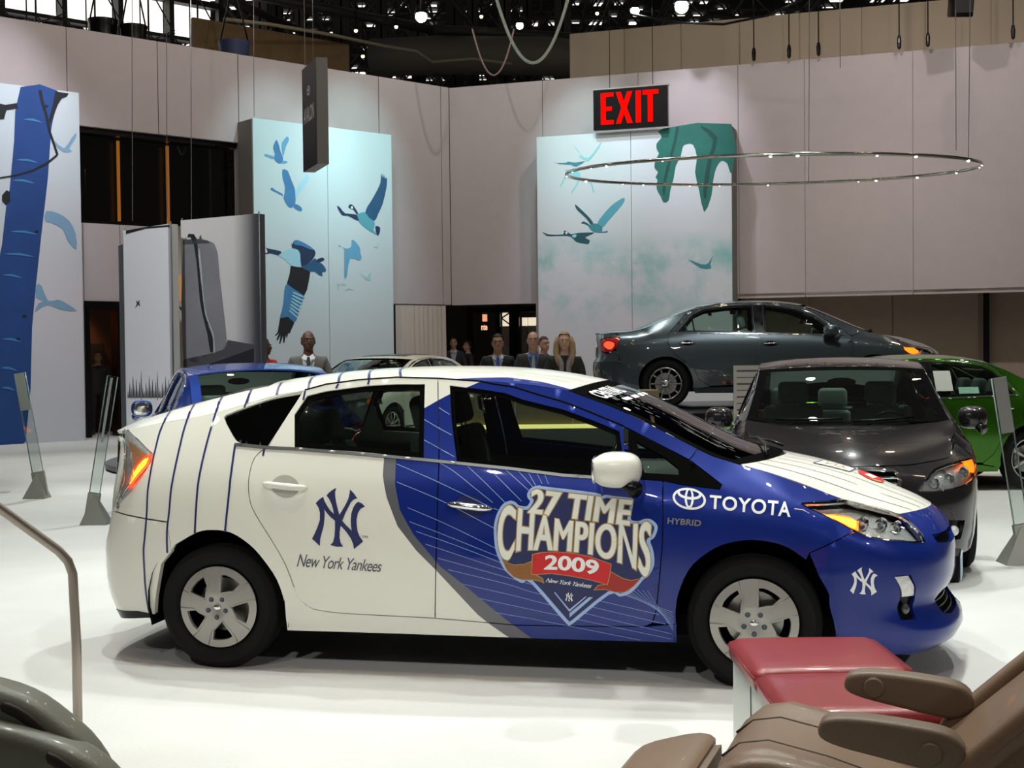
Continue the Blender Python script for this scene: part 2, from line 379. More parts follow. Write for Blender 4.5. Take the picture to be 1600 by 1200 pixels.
# ---------------------------------------------------------------- body skins
def crv(pts, n=400):
    """smooth monotone-ish interpolation table through (x,v) points"""
    p = np.array(sorted(pts), float)
    x, v = p[:, 0], p[:, 1]
    h = np.diff(x); d = np.diff(v)/h
    m = np.zeros(len(x)); m[0] = d[0]; m[-1] = d[-1]
    for i in range(1, len(x)-1):
        m[i] = 0 if d[i-1]*d[i] <= 0 else (h[i-1]+h[i])/(h[i-1]/d[i]+h[i]/d[i-1])
    def f(q):
        q = np.clip(np.asarray(q, float), x[0], x[-1])
        i = np.clip(np.searchsorted(x, q)-1, 0, len(x)-2)
        t = (q-x[i])/h[i]; a = v[i]; b = v[i+1]
        return (a*(1+2*t)*(1-t)**2 + m[i]*h[i]*t*(1-t)**2 + b*t*t*(3-2*t) + m[i+1]*h[i]*t*t*(t-1))
    return f
class Surf:
    """side skin of a car body: (s, z) -> (x, y, z); s runs along the plan outline, equal to x along the flank"""
    def __init__(self, sp):
        self.sp = sp
        fr = sp['front']; rr = sp['rear']
        self.xf = fr[0][0]; self.xr = rr[0][0]
        pts = [(p[0], p[1]) for p in rr[::-1]] + [(p[0], p[1]) for p in sp.get('mid', [])] + [(p[0], p[1]) for p in fr]
        P = np.array(pts, float)
        # smooth the plan outline parametrically
        t = np.concatenate([[0], np.cumsum(np.hypot(*np.diff(P, axis=0).T))])
        fx = crv(list(zip(t, P[:, 0]))); fw = crv(list(zip(t, P[:, 1])))
        tt = np.linspace(0, t[-1], 1500)
        X = fx(tt); W = fw(tt)
        s = np.concatenate([[0], np.cumsum(np.hypot(np.diff(X), np.diff(W)))])
        xm = .5*(self.xf+self.xr)
        s += xm - np.interp(xm, X, s)
        self.s, self.X, self.W = s, X, W
        self.s0, self.s1 = s[0], s[-1]
        self.zs = crv(sp['zs']); self.zt = crv(sp['zt']); self.wt = crv(sp['wt']); self.pw = crv(sp['pw'])
        self.low = crv(sp['low']); self.dxf = crv(sp['dxf']); self.dxr = crv(sp['dxr'])
        self.wf = sp.get('wmax', .8725)
        self.bf = sp.get('blend', .75)
    def __call__(self, s, z):
        s = np.asarray(s, float); z = np.asarray(z, float)
        x0 = np.interp(s, self.s, self.X); w0 = np.interp(s, self.s, self.W)
        zs = self.zs(x0); zt = self.zt(x0); wt = self.wt(x0); p = self.pw(x0)
        u = (z-zs)/np.maximum(zt-zs, .02)
        ws = self.wf*self.low(zs)
        wm = np.interp(x0, self.X, self.W)
        drop = np.where(u > 0, np.maximum(ws-wt, 0)*np.where(u < 1, np.clip(u, 0, 1)**p, 1+p*(u-1)), 0)
        full = np.where(u > 0, ws-drop, self.wf*self.low(z))
        k = full/self.wf
        w = w0*np.maximum(k, .2)
        bf = np.clip((x0-self.xf)/self.bf, 0, 1)**1.5
        br = np.clip((self.xr-x0)/self.bf, 0, 1)**1.5
        x = x0 + bf*self.dxf(z) + br*self.dxr(z)
        return np.stack([x, -w, z+0*s], -1)
PRIUS=dict(
 front=[(2.75,.8725),(3.0,.866),(3.2,.845),(3.38,.79),(3.5,.70),(3.6,.55),(3.66,.36),(3.69,.18),(3.70,0)],
 rear=[(-.05,.868),(-.3,.850),(-.45,.825),(-.6,.775),(-.71,.68),(-.79,.52),(-.84,.28),(-.85,0)],
 mid=[(.6,.8725),(1.3,.8725),(2.0,.8725)],
 zs=[(-.9,.80),(-.4,.88),(.2,.94),(1,.95),(2,.91),(2.65,.80),(3.1,.70),(3.4,.64),(3.8,.55)],
 zt=[(-.9,1.17),(-.6,1.23),(-.37,1.29),(-.1,1.36),(.2,1.40),(.4,1.43),(.7,1.472),(.9,1.482),(1.12,1.482),(1.34,1.472),(1.55,1.45),(1.79,1.412),(1.89,1.376),(2.13,1.281),(2.36,1.158),(2.5,1.09),(2.64,1.045),(2.9,.965),(3.11,.89),(3.38,.815),(3.6,.78),(3.8,.76)],
 wt=[(-.9,.58),(-.4,.60),(0,.61),(.4,.615),(1.3,.62),(1.79,.625),(2.13,.65),(2.36,.67),(2.5,.68),(2.64,.67),(3.1,.62),(3.38,.56),(3.8,.5)],
 pw=[(-.9,1.6),(0,1.3),(.4,1.15),(2.2,1.15),(2.6,1.7),(2.9,2.3),(3.8,2.2)],
 low=[(.0,.9),(.2,.955),(.3,.98),(.45,.993),(.6,1.0),(.75,.998),(.85,.99),(.95,.975),(1.2,.95)],
 dxf=[(.0,-.4),(.1,-.2),(.15,-.06),(.22,.03),(.27,.04),(.32,.0),(.4,-.04),(.5,.0),(.62,.0),(.70,-.02),(.76,-.06),(.80,-.11),(.86,-.2),(1,-.4)],
 dxr=[(.2,.08),(.3,.03),(.45,.0),(.59,-.0),(.66,.02),(.75,.04),(.82,.05),(.95,.05),(1.1,.02),(1.2,-.02)],
)
PRIUS_DATA = {"quarter_glass":[[-0.031,1.28],[-0.003,1.3],[0.064,1.326],[0.235,1.382],[0.393,1.414],[0.402,1.408],[0.327,1.275],[0.252,1.137],[0.184,1.141],[0.103,1.149],[0.065,1.168],[0.015,1.222]],"rear_glass":[[0.366,1.294],[0.419,1.391],[0.52,1.414],[0.745,1.441],[0.903,1.448],[1.052,1.447],[1.087,1.082],[0.743,1.111],[0.396,1.131]],"front_glass":[[1.183,1.44],[1.346,1.42],[1.472,1.4],[1.572,1.365],[1.771,1.318],[1.933,1.26],[2.054,1.211],[2.072,1.117],[2.091,0.993],[1.792,1.012],[1.537,1.041],[1.258,1.067],[1.214,1.256]],"mirror_triangle":[[2.097,1.22],[2.189,1.173],[2.395,1.07],[2.551,0.962],[2.541,0.943],[2.369,0.962],[2.274,0.981],[2.109,0.993]],"small_glass":[[2.137,1.162],[2.278,1.089],[2.344,1.039],[2.349,1.007],[2.184,1.016]],"gap_top":[[0.4,1.418],[0.514,1.447],[0.692,1.469],[0.898,1.481],[1.117,1.474],[1.342,1.458],[1.405,1.445],[1.518,1.428],[1.654,1.386],[1.769,1.354],[1.892,1.308],[2.071,1.235]],"A_glass_edge":[[1.788,1.411],[1.885,1.375],[2.006,1.331],[2.126,1.28],[2.244,1.221],[2.362,1.159],[2.505,1.09],[2.638,1.048]],"rear_door_back":[[0.4,1.418],[0.326,1.278],[0.252,1.134],[0.23,1.121],[0.189,1.08],[0.176,1.016],[0.176,0.938],[0.19,0.857],[0.222,0.793],[0.307,0.666],[0.374,0.553],[0.411,0.456],[0.436,0.391],[0.469,0.35],[0.518,0.321],[0.619,0.308],[0.753,0.302],[1.149,0.294]],"b_gap":[[1.117,1.474],[1.141,1.288],[1.167,1.07],[1.171,0.885],[1.165,0.665],[1.149,0.294]],"front_door_bottom":[[1.149,0.294],[1.561,0.271],[1.977,0.278],[2.187,0.285],[2.221,0.301]],"front_door_front":[[2.221,0.301],[2.24,0.362],[2.257,0.501],[2.274,0.685],[2.278,0.837],[2.274,0.981],[2.109,0.993],[2.093,1.132],[2.078,1.229]],"sill_bottom":[[0.368,0.205],[0.845,0.207],[1.403,0.206],[1.974,0.206],[2.334,0.209]],"rear_arch":[[-0.376,0.258],[-0.341,0.42],[-0.312,0.532],[-0.231,0.631],[-0.105,0.697],[-0.015,0.712],[0.086,0.7],[0.186,0.641],[0.258,0.567],[0.326,0.467],[0.363,0.357],[0.368,0.205]],"front_arch":[[2.334,0.209],[2.334,0.349],[2.347,0.442],[2.397,0.56],[2.47,0.634],[2.559,0.685],[2.666,0.708],[2.767,0.703],[2.855,0.678],[2.941,0.619],[2.999,0.548],[3.049,0.459],[3.069,0.338],[3.062,0.236]],"rear_bumper_bottom":[[-0.888,0.24],[-0.5,0.271],[-0.376,0.258]],"tail_lamp":[[-0.664,1.207],[-0.556,1.161],[-0.42,1.088],[-0.425,1.056],[-0.471,0.977],[-0.535,0.898],[-0.634,0.83],[-0.688,0.812],[-0.648,0.901],[-0.637,0.983],[-0.622,1.065],[-0.639,1.113],[-0.708,1.169]],"tail_lit":[[-0.431,1.078],[-0.443,1.033],[-0.5,0.976],[-0.538,0.93],[-0.557,0.923],[-0.547,0.978],[-0.51,1.031],[-0.474,1.064]],"headlight":[[2.956,0.876],[3.074,0.872],[3.265,0.861],[3.422,0.824],[3.524,0.786],[3.542,0.753],[3.549,0.685],[3.402,0.702],[3.309,0.712],[3.227,0.731],[3.189,0.753],[3.086,0.814],[2.97,0.863]],"turn":[[3.06,0.838],[3.141,0.836],[3.226,0.82],[3.256,0.799],[3.212,0.758],[3.177,0.767],[3.123,0.8]],"bumper_gap":[[3.189,0.753],[3.142,0.738],[2.957,0.655]],"fog":[[3.346,0.546],[3.431,0.548],[3.502,0.421],[3.478,0.333],[3.389,0.336],[3.402,0.43]],"hood_edge":[[2.638,1.048],[2.657,1.044],[2.845,0.99],[3.059,0.928],[3.227,0.869],[3.378,0.828],[3.534,0.792]],"grey_out":[[0.882,1.075],[0.884,0.997],[0.909,0.891],[0.967,0.75],[1.061,0.632],[1.167,0.529],[1.365,0.32],[1.43,0.267],[1.519,0.203]],"grey_in":[[0.945,1.075],[0.95,0.957],[0.979,0.829],[1.048,0.71],[1.182,0.555],[1.301,0.465],[1.483,0.317],[1.56,0.258],[1.637,0.201]],"blue_top":[[0.99,1.294],[1.067,1.329],[1.129,1.364],[1.188,1.395],[1.283,1.433],[1.342,1.458]],"pin0":[[-0.397,1.277],[-0.412,1.075],[-0.413,0.791],[-0.418,0.625],[-0.416,0.402],[-0.417,0.263]],"pin1":[[-0.25,1.314],[-0.254,1.078],[-0.267,0.824],[-0.279,0.699],[-0.273,0.59]],"pin2":[[-0.083,1.362],[-0.096,1.093],[-0.107,0.827],[-0.114,0.697]],"pin3":[[0.085,1.402],[0.074,1.329]],"pin4":[[0.069,1.149],[0.075,0.936],[0.054,0.706]],"pin5":[[0.246,1.444],[0.236,1.385]],"pin6":[[0.42,1.464],[0.406,1.421]],"pin7":[[0.234,1.121],[0.233,1.089]],"pin8":[[0.404,1.414],[0.402,1.369]],"pin9":[[0.585,1.45],[0.575,1.427]],"pin10":[[0.751,1.469],[0.748,1.446]],"grid0":[[1.168,1.061],[1.263,1.009],[1.449,0.872]],"grid1":[[1.316,1.043],[1.415,0.961],[1.51,0.873]],"grid2":[[1.423,1.034],[1.511,0.956],[1.592,0.88]],"grid3":[[1.503,1.032],[1.626,0.933]],"grid4":[[1.567,1.026],[1.651,0.945]],"grid5":[[1.618,1.02],[1.663,0.951]],"grid6":[[1.66,1.018],[1.691,0.964]],"grid7":[[1.698,1.015],[1.723,0.961]],"grid8":[[0.951,1.053],[1.169,0.969],[1.388,0.872],[1.475,0.836]],"grid9":[[0.959,0.967],[1.194,0.876],[1.456,0.748]],"grid10":[[1.139,1.329],[1.199,1.294]],"grid11":[[1.07,1.27],[1.144,1.231],[1.22,1.194]],"grid12":[[1.081,1.17],[1.244,1.089]],"grid13":[[1.019,0.842],[1.225,0.76],[1.465,0.649]],"grid14":[[1.062,0.726],[1.288,0.652],[1.512,0.571]],"grid15":[[1.11,0.664],[1.352,0.59],[1.568,0.525]],"grid16":[[1.171,0.596],[1.415,0.535],[1.7,0.463],[2.255,0.346]],"grid17":[[1.222,0.54],[1.51,0.477],[1.699,0.425],[2.285,0.3]],"grid18":[[1.291,0.471],[1.54,0.421],[1.729,0.378],[2.314,0.253]],"grid19":[[1.38,0.4],[1.634,0.353],[2.313,0.227]],"grid20":[[1.458,0.332],[1.727,0.292],[2.16,0.216]],"grid21":[[1.029,0.773],[1.192,0.716],[1.48,0.608]],"grid22":[[1.965,0.479],[2.322,0.358]],"grid23":[[2.001,0.476],[2.322,0.347]],"grid24":[[2.036,0.474],[2.322,0.336]],"grid25":[[2.068,0.472],[2.321,0.325]],"grid26":[[2.098,0.469],[2.321,0.314]],"grid27":[[2.127,0.467],[2.321,0.303]],"grid28":[[2.153,0.465],[2.321,0.292]],"grid29":[[2.178,0.462],[2.321,0.281]],"grid30":[[2.201,0.46],[2.32,0.27]],"ny_big":[[0.522,0.628],[0.8,0.633],[0.798,0.937],[0.519,0.934]],"nyy_script":[[0.438,0.538],[0.884,0.519],[0.44,0.603],[0.885,0.577]],"champ_box":[[1.461,0.934],[2.251,0.94],[2.248,0.299],[1.453,0.274]],"handle_rear":[[0.254,0.954],[0.495,0.934],[0.365,1.005],[0.388,0.885]],"handle_front":[[1.214,0.867],[1.456,0.842],[1.336,0.908],[1.347,0.797]],"toyota_logo":[[2.322,0.903],[2.479,0.886],[2.4,0.943],[2.402,0.854]],"toyota_text":[[2.497,0.857],[2.877,0.82],[2.499,0.915],[2.886,0.882]],"hybrid":[[2.299,0.783],[2.455,0.773],[2.299,0.81],[2.456,0.8]],"ny_small":[[3.141,0.459],[3.272,0.458],[3.263,0.591],[3.136,0.591]],"mirror_c":[[2.07,1.043]],"mirror_base":[[2.196,0.963]]}
